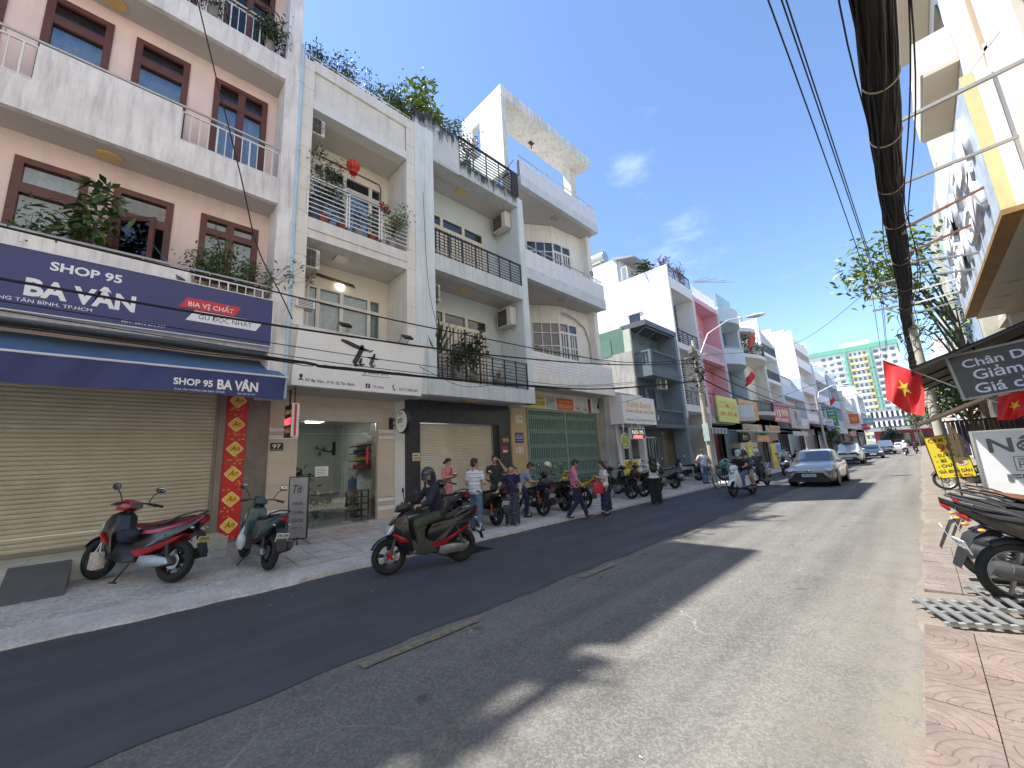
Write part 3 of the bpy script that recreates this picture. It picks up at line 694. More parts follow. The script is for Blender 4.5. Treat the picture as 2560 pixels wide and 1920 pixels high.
text(sg,'GU ĐỘC NHẤT',M_ink,(XS+.008,.98,4.9),width=.93,height=.1)
# awning
aw=root('awning','blue fabric awning with a printed navy valance over the shutter','awning',(-10,-1,3.3))
M_awn=mat('blue_awning_fabric',(.075,.15,.27),.7,var=.12,ns=1.2,bump=.15,bs=15); M_val=mat('navy_valance_fabric',(.028,.04,.15),.55,var=.15,ns=1.4)
n=40
mb=MB(); mb.grid(lambda u,v:(-10.95+1.63*v,-6.2+8.72*u,4.5-.74*v-.05*math.sin(v*math.pi)*(1+.3*math.sin(u*31))),n,8)
mb.grid(lambda u,v:(-10.95+1.63*v,-6.2+8.72*u,4.496-.74*v-.05*math.sin(v*math.pi)*(1+.3*math.sin(u*31))),n,8); mb.build('fabric',M_awn,aw)
mb=MB()
def valf(u,v):
    y=-6.2+8.7*u
    w=.012*math.sin(y*9+2*v)+.01*math.sin(y*3.1)*v+.02*v*math.sin(y*1.7)
    k=max(0,(y-1.9))*v
    return (-9.31+w+.04*k*math.sin(y*14),y-.06*k,3.735-.46*v+.02*math.sin(y*2.1)*v)
mb.grid(valf,150,8); mb.build('valance',M_val,aw)
mb=MB(); mb.tube([(-9.31,-6.25,3.745),(-9.31,2.54,3.745)],.022,8); mb.tube([(-10.95,-6.25,4.52),(-10.95,2.56,4.52)],.03,8)
for y in (-4.5,-1.0,2.48): mb.tube([(-10.9,y,4.1),(-10.1,y,3.9),(-9.33,y,3.73)],.016,6)
mb.build('frame',M_wpaint,aw)
def valtext(s,y,z,width,height,bold):
    o=text(aw,s,M_txt,(0,0,0),width=width,height=height,bold=bold); me=o.data
    for v in me.vertices:
        yy=v.co.y+y; zz=v.co.z+z; vv=(3.735-zz)/.46; p=valf((yy+6.2)/8.7,min(1,max(0,vv))); v.co=(p[0]+.006,yy,zz)
    o.location=-wl(aw)
valtext('SHOP 95',.66,3.42,.58,.125,.03); valtext('BA VÂN',1.31,3.39,.68,.19,.036); valtext('95 BA VÂN, PHƯỜNG TÂN BÌNH, TP.HCM',.68,3.315,.75,.032,.003); valtext('SĐT: 0977.971.777',1.65,3.31,.3,.03,.003)
# plants on the balconies
rr=random.Random(21)
for k,(y,h,n_,L,lf,lab,lean,sp) in enumerate([(-1.35,.6,330,.13,LEAF_A,'leafy potted shrub with long leaves on the pink house balcony by the closed window',(0,.1),.13),(-.72,1.45,210,.3,LEAF_A,'tall potted frangipani with long bright leaves before the open casement',(.1,.1),.13),(1.15,.95,900,.11,LEAF_A,'dense small-leaved bush behind the white first-floor railing',(.05,0),.12),(1.75,.7,520,.1,LEAF_A,'low rounded bush beside the dense bush on the first-floor balcony',(0,.0),.11)]):
    plant('potted_plant',lab,(-10.35,y,5.35),h+.35,.42,n_,L,lf,M_terra,.16,.28,random.Random(40+k),.5,6,None,'plant',lean,sp,low=.45)
plant('creeper','thin branching creeper leaning out past the drain pipe','' or (-10.15,2.1,5.3),1.25,.5,150,.13,LEAF_A,M_potg,.12,.22,random.Random(77),.5,6,None,'plant',(.25,.45),.08,low=.5)
for k,(y,h) in enumerate([(.7,.35),(1.9,.55)]):
    plant('hanging_plant',['sparse vine hanging over the top balcony edge of the pink house','bushy green vine spilling through the top balcony railing of the pink house'][k],(-10.1,y,12.5),h,.4,(260,640)[k],.13,LEAF_B,M_potg,.12,.2,random.Random(90+k),1.1,8,None,'plant',(.12,0),.14,low=.1)
# ---------------------------------------------------------------- house 97 (nail salon)
M_ctile=mat('cream_wall_tile',(.74,.69,.61),.45,var=.06,ns=1.1,streak=.3,streakcol=(.42,.38,.32))
M_cwall=mat('cream_render',(.75,.69,.57),.85,var=.04,ns=1,bump=.1)
M_beige=mat('beige_polished_tile',(.58,.5,.4),.3,var=.08,ns=1.2)
M_wsill=mat('grey_white_render',(.7,.67,.62),.85,var=.1,ns=1.6,streak=.4,streakcol=(.3,.29,.27),bump=.15)
h=root('townhouse','cream tiled narrow house over the nail salon with a red lantern','house',(-11,4.4,.3))
Y0,Y1=2.655,6.105
mb=MB()
mb.box(-11.6,Y0+.02,3.72,-10.02,2.96,12.9); mb.box(-11.6,5.83,3.72,-10.02,Y1-.01,12.9); mb.build('pillar_core',M_wsill,h)
for (a,c) in ((Y0,2.985),(5.81,Y1)):
    z=5.2
    while z<12.88:
        z2=min(z+.615,12.9); piece('wall_tile',M_ctile,h,-10.02,a,z+.004,-9.998,c,z2-.004); z=z2
for k in range(13): piece('wall_tile',M_ctile,h,-11.6,2.96,5.2+k*.6,-10.02,2.982,5.2+k*.6+.593)
MB().box(-10.35,2.985,11.7,-10.06,5.81,12.62).build('roof_panel',M_wsill,h); MB().box(-10.4,2.985,12.62,-9.99,5.81,12.9).build('cornice',M_wsill,h); MB().box(-10.4,2.983,11.43,-10.01,5.812,11.7).build('beam',mat('beam_white',(.7,.7,.68),.8,var=.06,streak=.2,streakcol=(.4,.38,.35)),h)
MB().box(-10.25,2.97,12.905,-10.0,6.1,12.98).build('coping',M_wsill,h)
mb=MB(); mb.box(-10.4,2.985,7.59,-10.005,5.81,7.818); mb.build('beam',M_wsill,h); MB().box(-10.4,2.985,7.82,-9.97,5.81,8.14).build('balcony_edge',M_wsill,h)
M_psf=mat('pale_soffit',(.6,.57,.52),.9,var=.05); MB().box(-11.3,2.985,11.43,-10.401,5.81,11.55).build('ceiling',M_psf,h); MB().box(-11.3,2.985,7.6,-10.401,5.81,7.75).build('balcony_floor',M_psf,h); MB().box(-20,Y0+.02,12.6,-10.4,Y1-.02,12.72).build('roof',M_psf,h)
mb=MB(); wall_holes(mb,-11.5,-11.28,2.9,5.9,4.2,12.6,[(3.42,5.62,8.14,10.86),(3.42,5.62,4.2,6.92)]); mb.build('wall',M_cwall,h)
mb=MB(); mb.box(-20,Y0+.03,.3,-19.8,Y1-.03,12.6); mb.box(-20,Y0+.02,.3,-11.6,Y0+.2,12.6); mb.box(-20,Y1-.2,.3,-11.6,Y1-.02,12.6); mb.build('party_wall',M_wsill,h)
M_pvc=mat('white_joinery',(.7,.68,.62),.4,var=.04)
for z0,z1 in ((8.14,10.86),(4.3,6.92)):
    win(h,-11.28,3.42,5.62,z0,z1,M_pvc,G_blue,mull=(.14,.44,.82) ,trans=(.83,),fw=.07,dep=.1,back=M_curtw,bw=.1,name='balcony_door')
MB().box(-11.3,4.24,7.0,-11.2,4.42,7.12).build('wall_lamp',mat('lit_lamp',(.8,.75,.6),.5,var=0,emis=((1,.9,.7),2.2)),h)
mb=MB(); mb.box(-10.75,3.9,7.55,-10.4,4.25,7.6); mb.build('ceiling_lamp',M_lampw,h)
mb=MB(); mb.tube([(-11.24,3.3,7.3),(-11.24,4.0,7.25),(-11.22,4.7,7.2),(-11.22,4.75,7.12)],.022,6); mb.tube([(-11.24,3.3,7.25),(-11.24,4.0,7.2),(-11.22,4.7,7.15)],.018,6); mb.tube([(-11.24,3.3,11.1),(-11.24,5.5,11.05),(-11.24,5.56,10.9),(-11.24,5.56,8.6)],.018,6); mb.build('pipe',mat('brown_pipe',(.1,.06,.04),.6,var=.1),h)
rail_h(h,-9.97,2.93,5.88,8.22,9.28,8,(2.95,3.95,4.02,4.9,4.97,5.86),M_wpaint,.011,top=.035)
mb=MB()
for z in (12.98,13.25): mb.box(-10.2,2.75,z,-10.17,6.05,z+.02)
for k in range(8): mb.box(-10.2,2.75+k*.47,12.9,-10.17,2.77+k*.47,13.25)
mb.build('roof_railing',M_wpaint,h)
mb=MB()
for k in range(5): mb.bar((-10.3-k*.28,2.8,12.95),(-10.3-k*.28,2.8,13.75),.02,.02)
for k in range(4): mb.bar((-10.25,2.8,13.1+k*.2),(-11.45,2.8,13.1+k*.2),.02,.02)
mb.build('roof_grille',mat('grey_lilac_steel',(.4,.38,.42),.5,var=.1),h)
# street level of the salon
mb=MB(); mb.box(-11.5,2.655,.25,-11.1,3.32,3.7); mb.box(-11.5,5.48,.25,-11.1,5.985,3.7); mb.box(-11.5,3.322,3.12,-11.1,5.478,3.7); P97=mb.build('street_pillar',M_beige,h)
for (a,c) in ((2.66,3.315),(5.485,5.98)):
    for (z0,z1,m) in ((.29,.55,M_beige),(.56,.68,M_wpaint),(.7,.78,M_beige),(.8,.9,M_wpaint),(.92,1.45,M_beige),(1.46,2.0,M_beige),(2.01,2.55,M_beige),(2.56,2.66,M_wpaint),(2.68,2.74,M_beige),(2.75,2.85,M_wpaint),(2.87,3.66,M_beige)):
        piece('wall_tile',m,P97,-11.1,a,z0,-11.08+(.012 if m is M_wpaint else 0),c,z1)
MB().box(-11.5,5.987,.25,-11.06,6.325,3.75).build('party_pier',mat('white_pier',(.66,.66,.64),.8,var=.04),h)
mb=MB(); mb.box(-11.09,3.2,3.05,-11.05,5.6,3.42); mb.build('header_tile',mat('header_tile',(.58,.52,.44),.35,var=.05),h)
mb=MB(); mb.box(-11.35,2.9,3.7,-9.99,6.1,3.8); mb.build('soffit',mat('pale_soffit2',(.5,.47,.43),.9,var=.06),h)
# glass front
GF=MB(); GF.box(-11.22,3.325,.3,-11.12,5.475,.345); GF.box(-11.22,3.325,3.05,-11.12,5.475,3.118); GF.box(-11.21,5.44,.345,-11.15,5.475,3.05); GF=GF.build('shop_front',M_steel,h)
for (a,c) in ((3.33,4.485),(4.495,5.435)):
    piece('pane',G_clear,GF,-11.176,a,.35,-11.164,c,2.72); piece('pane',G_clear,GF,-11.176,a,2.73,-11.164,c,3.05)
mb=MB(); mb.tube([(-11.13,4.6,1.15),(-11.1,4.6,1.15),(-11.1,4.6,1.95),(-11.13,4.6,1.95)],.014,6); mb.tube([(-11.13,4.54,1.15),(-11.1,4.54,1.15),(-11.1,4.54,1.95),(-11.13,4.54,1.95)],.01,6)
mb.build('door_handle',M_steel,GF); MB().box(-11.18,4.5,.33,-11.14,4.75,.4).build('floor_hinge',M_steel,GF); MB().box(-11.19,5.2,2.68,-11.14,5.44,2.78).build('top_hinge',M_steel,GF)
MB().box(-11.16,3.79,1.61,-11.155,4.12,1.86).build('paper_notice',mat('white_paper',(.75,.75,.74),.7,var=.03),GF)
mb=MB()
for k in range(4): mb.box(-11.154,3.82,1.66+k*.045,-11.152,4.07-.05*(k%2),1.672+k*.045)
mb.build('notice_print',M_ink,GF)
MB().prism([(5.15,1.95),(5.2,1.85),(5.22,2.0),(5.22,2.25),(5.19,2.4),(5.16,2.25)],lambda p,q,t:(t,p,q),-11.158,-11.153).build('red_ribbon',M_sred,GF)
# inside the salon
M_in=mat('salon_wall',(.68,.69,.66),.8,var=.03); M_floor=mat('salon_floor',(.1,.1,.1),.3,var=.2)
mb=MB(); mb.box(-15.5,2.9,.3,-15.4,5.95,3.6); mb.box(-15.4,2.86,.3,-11.5,2.95,3.6); mb.box(-15.4,5.86,.3,-11.5,5.95,3.6); mb.box(-15.4,2.9,3.3,-11.5,5.95,3.5); mb.build('inner_wall',M_in,h)
MB().box(-15.4,2.9,.2,-11.2,5.95,.31).build('inner_floor',M_floor,h)
MB().box(-13.4,4.2,3.25,-12.6,4.6,3.3).build('ceiling_light',mat('lit_panel',(.8,.8,.8),.5,var=0,emis=((1,.97,.92),5)),h)
mb=MB(); mb.sph((-15.38,3.7,1.9),(.02,.42,.55),16,8,0,.5); mb.box(-15.4,3.28,.32,-15.36,4.12,1.9); mb.build('arched_doorway',M_dark,h)
c=root('counter','white reception desk behind the salon glass','desk',(-13,4.2,.31))
MB().box(-13.2,3.3,.55,-12.6,4.9,1.05).build('desk_body',M_potw,c); MB().box(-13.3,3.25,1.05,-12.5,4.95,1.1).build('desk_top',mat('desk_top',(.3,.26,.2),.4,var=.1),c)
for y in (3.35,4.8):
    for x in (-13.1,-12.7): piece('leg',M_steel,c,x-.02,y-.02,.31,x+.02,y+.02,.55)
sh=root('wall_shelf','wooden wall shelves full of nail polish inside the salon','shelf',(-12.3,5.75,1.5))
for k in range(4): piece('shelf_board',M_wood,sh,-13.4,5.6,1.75+k*.24,-11.7,5.86,1.78+k*.24)
rr=random.Random(2)
for k in range(4):
    mb=MB()
    for q in range(18):
        x=-13.3+q*.09; mb.cyl((x,5.72,1.781+k*.24),(x,5.72,1.781+k*.24+rr.uniform(.06,.13)),.022,.016,6)
    o=mb.build('polish_bottles',[M_sred,M_pyel,M_potb,M_potw][k],sh); o['kind']='stuff'
rk=root('shoe_rack','wooden shoe rack standing by the salon door','rack',(-11.7,5.2,.31))
for x in (-11.95,-11.5):
    for y in (4.95,5.4): piece('post',mat('rack_wood',(.22,.13,.06),.6,var=.2,ns=8),rk,x-.02,y-.02,.31,x+.02,y+.02,1.15)
for k in range(5): piece('rack_shelf',mat('rack_wood',(.22,.13,.06)),rk,-11.95,4.94,.4+k*.18,-11.5,5.41,.42+k*.18)
wb=root('water_bottle','blue water cooler bottle on a white stand in the salon','water bottle',(-12.2,5.2,.31))
MB().box(-12.35,5.08,.31,-12.05,5.36,1.1).build('stand',M_potw,wb); MB().lathe([(0,0),(.12,0),(.13,.05),(.13,.3),(.1,.36),(.04,.38),(.04,.44),(0,.44)],(-12.2,5.22,1.1),14).build('bottle',mat('blue_plastic',(.12,.25,.5),.2,var=.05),wb)
fn=root('wall_fan','grey wall fan mounted inside the nail salon','fan',(-12.6,4.6,2.4))
mb=MB(); 
for k in range(4): mb.torus((-12.45,4.35,2.35),(1,-.3,-.2),.07+k*.045,.004,22,4)
for k in range(12):
    a=k*math.pi/6; mb.bar((-12.45,4.35,2.35),(-12.45+.02*math.sin(a),4.35+.2*math.cos(a),2.35+.2*math.sin(a)),.004,.004)
mb.build('cage',mat('fan_grey',(.2,.21,.2),.5,var=.05),fn)
mb=MB()
for k in range(3):
    a=k*2.09; mb.add([(-12.46,4.35,2.35),(-12.47,4.35+.16*math.cos(a),2.35+.16*math.sin(a)),(-12.45,4.35+.16*math.cos(a+.8),2.35+.16*math.sin(a+.8))],[(0,1,2)])
mb.build('blade',mat('fan_blade',(.12,.14,.15),.4,var=0),fn)
mb=MB(); mb.tube([(-12.5,4.4,2.35),(-12.6,4.7,2.3),(-12.6,4.8,2.4)],.025,6); mb.cyl((-12.6,4.8,2.2),(-12.6,4.8,2.6),.05); mb.build('bracket',M_black,fn)
plant('potted_plant','tall white planter with leafy plant inside the salon window','' or (-11.55,3.5,.31),.9,.35,260,.2,LEAF_B,M_potw,.17,.62,random.Random(5),.3,6,None,'plant',(0,0),.12)
plant('potted_plant','small white pot with fern inside the salon window',(-11.5,3.95,.31),.4,.2,160,.12,LEAF_B,M_potw,.1,.18,random.Random(6),.4,6,None,'plant',(0,0),.06)
# threshold and small ramp
mb=MB(); mb.box(-11.1,3.3,.2,-10.72,5.1,.3); mb.build('threshold',M_kerb,h)
o=MB().prism([(-11.08,.3),(-10.0,.215),(-10.0,.235),(-11.08,.345)],lambda p,q,t:(p,t,q),5.1,6.25).build('ramp',TL[0]); tagp(o,'low tiled ramp beside the salon threshold','ramp')
# house number plate
pl=root('number_plate','small black plate with white number 97 on the tiled pillar','sign',(-11.07,2.85,2.3))
MB().box(-11.07,2.705,2.29,-11.055,2.985,2.475).build('plate',M_black,pl); text(pl,'97',M_txt,(-11.053,2.75,2.345),width=.18,height=.1,bold=.02); text(pl,'BA VÂN P.14 Q.TÂN BÌNH',M_txt,(-11.053,2.72,2.305),width=.24,height=.018)
# salon sign box
sg=root('shop_sign','white light box sign lettered Tít Nails art over the salon','sign',(-9.9,4.5,3.72))
M_sgw=mat('sign_white',(.78,.77,.73),.35,var=.04,ns=.8,streak=.15,streakcol=(.45,.43,.38))
mb=MB(); mb.prism([(2.86,5.16),(2.76,3.73),(6.18,3.72),(6.31,5.15)],lambda p,q,t:(t,p,q),-10.0,-9.88); mb.build('panel',M_sgw,sg)
mb=MB(); mb.bar((-9.94,2.755,3.725),(-9.94,6.19,3.715),.15,.03); mb.bar((-9.94,2.86,5.17),(-9.94,6.32,5.16),.15,.03); mb.build('frame',M_wpaint,sg)
XS=-9.876
def stroke(mb,pts,w,x=XS,e=.012):
    """brush stroke lying on the sign face"""
    n=len(pts); L=[];R=[]
    for i,(y,z) in enumerate(pts):
        a=pts[max(0,i-1)];b_=pts[min(n-1,i+1)]; dy,dz=b_[0]-a[0],b_[1]-a[1]; l=math.hypot(dy,dz) or 1
        ww=w[i]/2; L.append((y-dz/l*ww,z+dy/l*ww)); R.append((y+dz/l*ww,z-dy/l*ww))
    vs=[(x+e,y,z) for y,z in L]+[(x+e,y,z) for y,z in R]+[(x,y,z) for y,z in L]+[(x,y,z) for y,z in R]
    fs=[]
    for i in range(n-1):
        fs+= [(i,i+1,n+i+1,n+i),(2*n+i,2*n+i+1,i+1,i),(n+i,n+i+1,3*n+i+1,3*n+i)]
    mb.add(vs,fs)
mb=MB()
stroke(mb,[(3.86,4.98),(4.0,4.945),(4.2,4.88),(4.45,4.82),(4.62,4.80)],[.05,.1,.11,.08,.03]); stroke(mb,[(4.42,4.93),(4.38,4.78),(4.3,4.6),(4.22,4.44),(4.25,4.36),(4.34,4.38)],[.08,.12,.12,.13,.09,.03])
stroke(mb,[(4.40,4.58),(4.36,4.45),(4.38,4.38),(4.48,4.42)],[.04,.08,.075,.03]); stroke(mb,[(4.6,4.76),(4.66,4.8),(4.7,4.84)],[.02,.035,.03])
stroke(mb,[(4.76,4.74),(4.7,4.58),(4.65,4.44),(4.69,4.38),(4.78,4.43)],[.05,.09,.09,.07,.025]); stroke(mb,[(4.56,4.62),(4.7,4.62),(4.86,4.60)],[.03,.055,.03])
mb.build('brush_logo',M_black,sg)
text(sg,'Nails art',M_black,(XS,4.5,4.18),width=.68,height=.1,shear=.5)
mb=MB(); stroke(mb,[(4.42,4.09),(4.55,4.28)],[.012,.012],e=.004); stroke(mb,[(4.44,4.13),(4.8,4.125),(5.22,4.135)],[.012,.012,.008],e=.004); mb.build('flourish',M_black,sg)
text(sg,'97 Ba Vân , P14, Q.Tân Bình',M_black,(XS,3.06,3.82),width=1.16,height=.075,bold=.008)
text(sg,'Tít Nails',M_black,(XS,4.72,3.815),width=.3,height=.075,bold=.008); text(sg,': 0377.989.247',M_black,(XS,5.42,3.81),width=.66,height=.075,bold=.008)
MB().box(XS,4.52,3.795,XS+.004,4.64,3.915).build('social_icon',M_ink,sg); text(sg,'f',M_txt,(XS+.006,4.56,3.81),height=.08,bold=.02)
mb=MB(); mb.sph((XS,2.96,3.95),(.004,.04,.045),12,6); mb.prism([(2.93,3.93),(2.99,3.93),(2.96,3.86)],lambda p,q,t:(t,p,q),XS-.001,XS+.003); mb.prism([(2.9,3.85),(3.02,3.85),(2.99,3.88),(2.93,3.88)],lambda p,q,t:(t,p,q),XS-.001,XS+.003); mb.build('map_pin',M_black,sg)
mb=MB(); stroke(mb,[(5.31,3.95),(5.29,3.89),(5.32,3.83),(5.37,3.81)],[.035,.025,.025,.035],e=.004); mb.build('phone_icon',M_black,sg)
for k,y in enumerate((3.87,5.62)):
    fl=root('floodlight',['black floodlight above the brushed T of the salon sign','black floodlight at the end of the salon sign by the blue column'][k],'lamp',(-9.85,y,5.2),'floodlights on the salon sign')
    mb=MB(); mb.X=Matrix.Translation((-9.68,y,5.33))@Matrix.Rotation(math.radians(35),4,'Y'); mb.box(-.14,-.13,-.03,.14,.13,.03); mb.build('lamp_head',M_black,fl)
    mb=MB(); mb.X=Matrix.Translation((-9.68,y,5.33))@Matrix.Rotation(math.radians(35),4,'Y'); mb.box(-.12,-.11,-.034,.12,.11,-.03); mb.build('lens',G_dark,fl)
    mb=MB()
    for s in (-.14,.14): mb.bar((-9.95,y+s*.9,5.17),(-9.7,y+s,5.4),.015,.03)
    mb.bar((-9.7,y-.14,5.4),(-9.7,y+.14,5.4),.015,.015); mb.build('bracket',M_steel,fl)
# hanging LED box and round sign
ld=root('led_sign','hanging black LED box with red glowing letters beside number 97','sign',(-10.2,2.9,2.6))
M_ledr=mat('red_led',(.5,.02,.02),.5,var=0,emis=((1,.04,.05),2.6)); M_ledo=mat('brown_led',(.2,.09,.03),.5,var=0,emis=((1,.45,.15),.12))
mb=MB(); mb.box(-10.55,2.84,2.55,-10.0,2.99,3.3); mb.build('case',mat('led_case',(.012,.01,.012),.35,var=0),ld,bevel=.01)
mb=MB(); mb.box(-10.002,2.835,2.54,-9.985,2.995,3.31); mb.build('edge_trim',M_wpaint,ld); MB().box(-9.987,2.89,2.56,-9.98,2.94,3.29).build('red_stripe',M_sred,ld)
text(ld,'GNails',M_ledo,(-10.47,2.836,3.08),width=.4,height=.12,face='-Y',shear=.3); text(ld,'NAILS',M_ledr,(-10.49,2.836,2.84),width=.42,height=.15,face='-Y',bold=.03); text(ld,'MẪU',M_ledo,(-10.45,2.836,2.64),width=.36,height=.12,face='-Y')
mb=MB(); mb.bar((-10.45,2.92,3.3),(-10.45,2.92,3.75),.035,.035); mb.bar((-10.1,2.92,3.3),(-10.1,2.92,3.75),.025,.025); mb.build('hanger',M_black,ld)
rd=root('round_sign','round white projecting sign reading tít on a black wall arm','sign',(-10.5,5.95,3))
mb=MB(); mb.cyl((-10.35,5.8,3.02),(-10.35,5.92,3.02),.315,n=32); mb.build('disc',M_sgw,rd); mb=MB(); mb.torus((-10.35,5.87,3.02),(0,1,0),.325,.03,40,8,2.4); mb.build('rim',M_black,rd)
text(rd,'tít',M_black,(-10.53,5.796,2.98),width=.28,height=.17,face='-Y',shear=.3,bold=.004); text(rd,'Nails',M_black,(-10.4,5.796,2.86),width=.2,height=.05,face='-Y',shear=.4)
mb=MB(); mb.box(-10.43,5.793,3.2,-10.39,5.797,3.28); mb.box(-10.35,5.793,3.2,-10.31,5.797,3.28); mb.build('polish_print',M_sred,rd)
mb=MB(); mb.bar((-11.06,5.86,3.1),(-10.68,5.86,3.1),.03,.03); mb.bar((-11.06,5.86,2.95),(-10.68,5.86,2.95),.03,.03); mb.box(-11.06,5.8,2.85,-11.03,5.92,3.2); mb.box(-10.75,5.83,2.93,-10.7,5.89,3.12); mb.build('arm',M_black,rd)
# standing banner
bn=root('standing_banner','grey roll-up style banner of the nail salon on a tripod foot','banner',(-9.6,2.95,.2))
A=Matrix.Translation((-9.62,2.95,0))@Matrix.Rotation(math.radians(48),4,'Z'); 
mb=MB(); mb.X=A; mb.box(-.19,-.012,.38,.19,.012,1.62); mb.build('board',mat('banner_grey',(.27,.265,.27),.5,var=.1,ns=3),bn)
mb=MB(); mb.X=A
for s in (-1,1): mb.bar((s*.2,0,.36),(s*.2,0,1.64),.025,.025)
mb.bar((-.2,0,1.64),(.2,0,1.64),.025,.025); mb.bar((-.2,0,.36),(.2,0,.36),.025,.025); mb.tube([(0,.02,.2),(0,.02,.4)],.012,6)
for a in (30,150,270): mb.tube([(0,.02,.4),(.28*math.cos(math.radians(a)),.28*math.sin(math.radians(a)),.215)],.01,6)
mb.build('stand',M_black,bn)
BM=Matrix.Rotation(math.radians(48),3,'Z')@FACE['-Y']
def bt(s,u,z,w,hh,**k): 
    p=A@Vector((u,-.016,z)); text(bn,s,M_black,p,width=w,height=hh,M3=BM,**k)
bt('Tít',-.12,1.3,.2,.18,shear=.3,bold=.01); bt('Nails',-.1,1.05,.2,.07); bt('Gội Đầu',-.13,.86,.26,.075); bt('Chăm Sóc',-.13,.7,.26,.075); bt('da mặt - body',-.11,.57,.22,.035)
# balcony things
ac_unit('white outdoor unit high on the top balcony of the cream house',(-10.45,3.17,10.75),math.radians(0),.34,.5,.75)
ac_unit('white outdoor unit under the first balcony of the cream house',(-10.45,3.17,6.82),math.radians(0),.34,.52,.75)
v=root('air_conditioner','slatted white unit on the tiled pillar above the salon sign','air conditioner',(-10,3.0,5.7),'air conditioner outdoor units')
MB().box(-10.2,2.79,5.66,-9.9,3.21,5.9).build('casing',M_wpaint,v)
for k in range(5): piece('louver',M_black,v,-9.902,2.83,5.685+k*.042,-9.895,3.17,5.703+k*.042)
ln=root('lantern','red cloth lantern hanging from the balcony ceiling','lantern',(-10.45,4.3,10.4))
M_lan=mat('lantern_red',(.55,.02,.02),.5,var=.2,ns=9)
mb=MB()
for k in range(12):
    a=k*math.pi/6; pts=[(-10.45+math.cos(a)*.2*math.sin(t)**.7,4.3+math.sin(a)*.2*math.sin(t)**.7,10.62+.16*math.cos(t)) for t in [.35+q*2.4/8 for q in range(9)]]; mb.tube(pts,.006,4)
mb.build('rib',M_gold,ln)
mb=MB(); mb.sph((-10.45,4.3,10.62),(.195,.195,.155),16,10,.1,.9); mb.cyl((-10.45,4.3,10.36),(-10.45,4.3,10.47),.11,n=14); mb.build('lantern_body',M_lan,ln)
mb=MB(); mb.cyl((-10.45,4.3,10.78),(-10.45,4.3,11.43),.004,n=5)
for k in range(7): mb.cyl((-10.45+.05*math.cos(k),4.3+.05*math.sin(k),10.36),(-10.45+.05*math.cos(k),4.3+.05*math.sin(k),10.2),.006,n=4)
mb.build('tassel',M_lan,ln)
for k,(y,pm,hh,ww,nn,L,lf,lab) in enumerate([(3.4,M_terra,1.75,.72,1700,.1,LEAF_B,'large dense shrub in a terracotta trough behind the white balcony bars'),(3.95,M_terra,1.1,.45,420,.1,LEAF_B,'dark shrub in a round terracotta pot in the middle of the white balcony'),(4.4,M_potg,.75,.3,220,.1,LEAF_B,'sparse shrub in a grey stone pot on the white balcony'),(4.85,M_terra,.75,.28,200,.1,LEAF_B,'thin shrub in a red pot by the balcony bars'),(5.35,M_potg,.95,.4,520,.12,LEAF_Y,'yellow-green bush overhanging the end of the white balcony')]):
    plant('potted_plant',lab,(-10.25 if k<4 else -10.1,y,8.14),hh,ww,nn,L,lf,pm,.2 if k==0 else .15,.26,random.Random(60+k),.4,8,'pots on the cream house balcony','plant',(0,0) if k<4 else (.2,.2),.1,low=.3)
fp=root('flower_pot','bunch of red flowers tied to the white balcony rail','flowers',(-9.95,5.0,9.2))
mb=MB(); rr=random.Random(3); leafcloud(mb,[(-9.93,4.98,9.3),(-9.93,5.12,9.28)],70,.07,.028,.2,.07,rr); mb.build('petals',mat('flower_red',(.6,.02,.03),.5,var=.3,ns=20),fp); mb=MB(); leafcloud(mb,[(-9.95,5.05,9.15)],60,.1,.02,.6,.1,rr,3); mb.build('foliage',LEAF_B,fp)
bx=root('storage_tub','dark blue plastic tub on the white balcony floor','tub',(-10.3,3.1,8.14)); MB().lathe([(0,0),(.17,0),(.2,.55),(.21,.57),(.19,.57),(.17,.02),(0,.02)],(-10.22,3.17,8.14),16).build('tub_body',M_potb,bx); MB().lathe([(0,.58),(.215,.58),(.215,.6),(0,.62)],(-10.22,3.17,8.14),16).build('lid',M_potb,bx)
# roof garden above the cream house
for k,(y,hh,ww,nn,L,lf,lab) in enumerate([(3.1,.55,.35,300,.12,LEAF_B,'dark roof shrub beside the rusty roof grille'),(3.6,.42,.4,280,.11,LEAF_B,'low dark shrub trailing over the roof edge'),(4.1,.65,.4,320,.13,LEAF_B,'spindly dark shrub above the roof beam of the cream house'),(4.75,.5,.45,260,.12,LEAF_B,'loose shrub leaning over the roof railing'),(5.4,.8,.42,620,.15,LEAF_A,'full green bush on the roof next to the blue house'),(5.85,.6,.35,420,.15,LEAF_A,'green bush at the corner of the cream house roof')]):
    plant('roof_plant',lab,(-10.35,y,12.72),hh+.3,ww,nn,L,lf,M_potg,.16,.28,random.Random(80+k),.4,6,'roof garden plants','plant',(.1,.05),.11,low=.35)
# ---------------------------------------------------------------- house 99 (pale blue)
M_blue=mat('pale_blue_render',(.66,.71,.71),.85,var=.1,ns=1,bump=.15,streak=.5,streakcol=(.36,.4,.4))
M_bluew=mat('blue_grey_render',(.54,.585,.58),.85,var=.06,ns=1.2,bump=.1)
M_slabb=mat('blue_white_slab',(.58,.62,.61),.85,var=.1,ns=1.5,streak=.6,streakcol=(.3,.3,.27),bump=.15)
M_mould=mat('mouldy_parapet',(.56,.58,.57),.88,var=.1,ns=1.5,bump=.2,mold=(13.75,12.5,.95))
M_mould2=mat('mouldy_edge',(.5,.52,.51),.88,var=.1,ns=1.5,bump=.2,mold=(12.75,11.75,.95))
def win_at(parent,pos,rz,*a,**k):
    w=win(None,*a,**k); w.parent=parent; w.location=Vector(pos)-wl(parent); w.rotation_euler.z=rz; return w
h=root('townhouse','pale blue house with black steel balcony railings and mould-stained roof edge','house',(-11,8.6,.3))
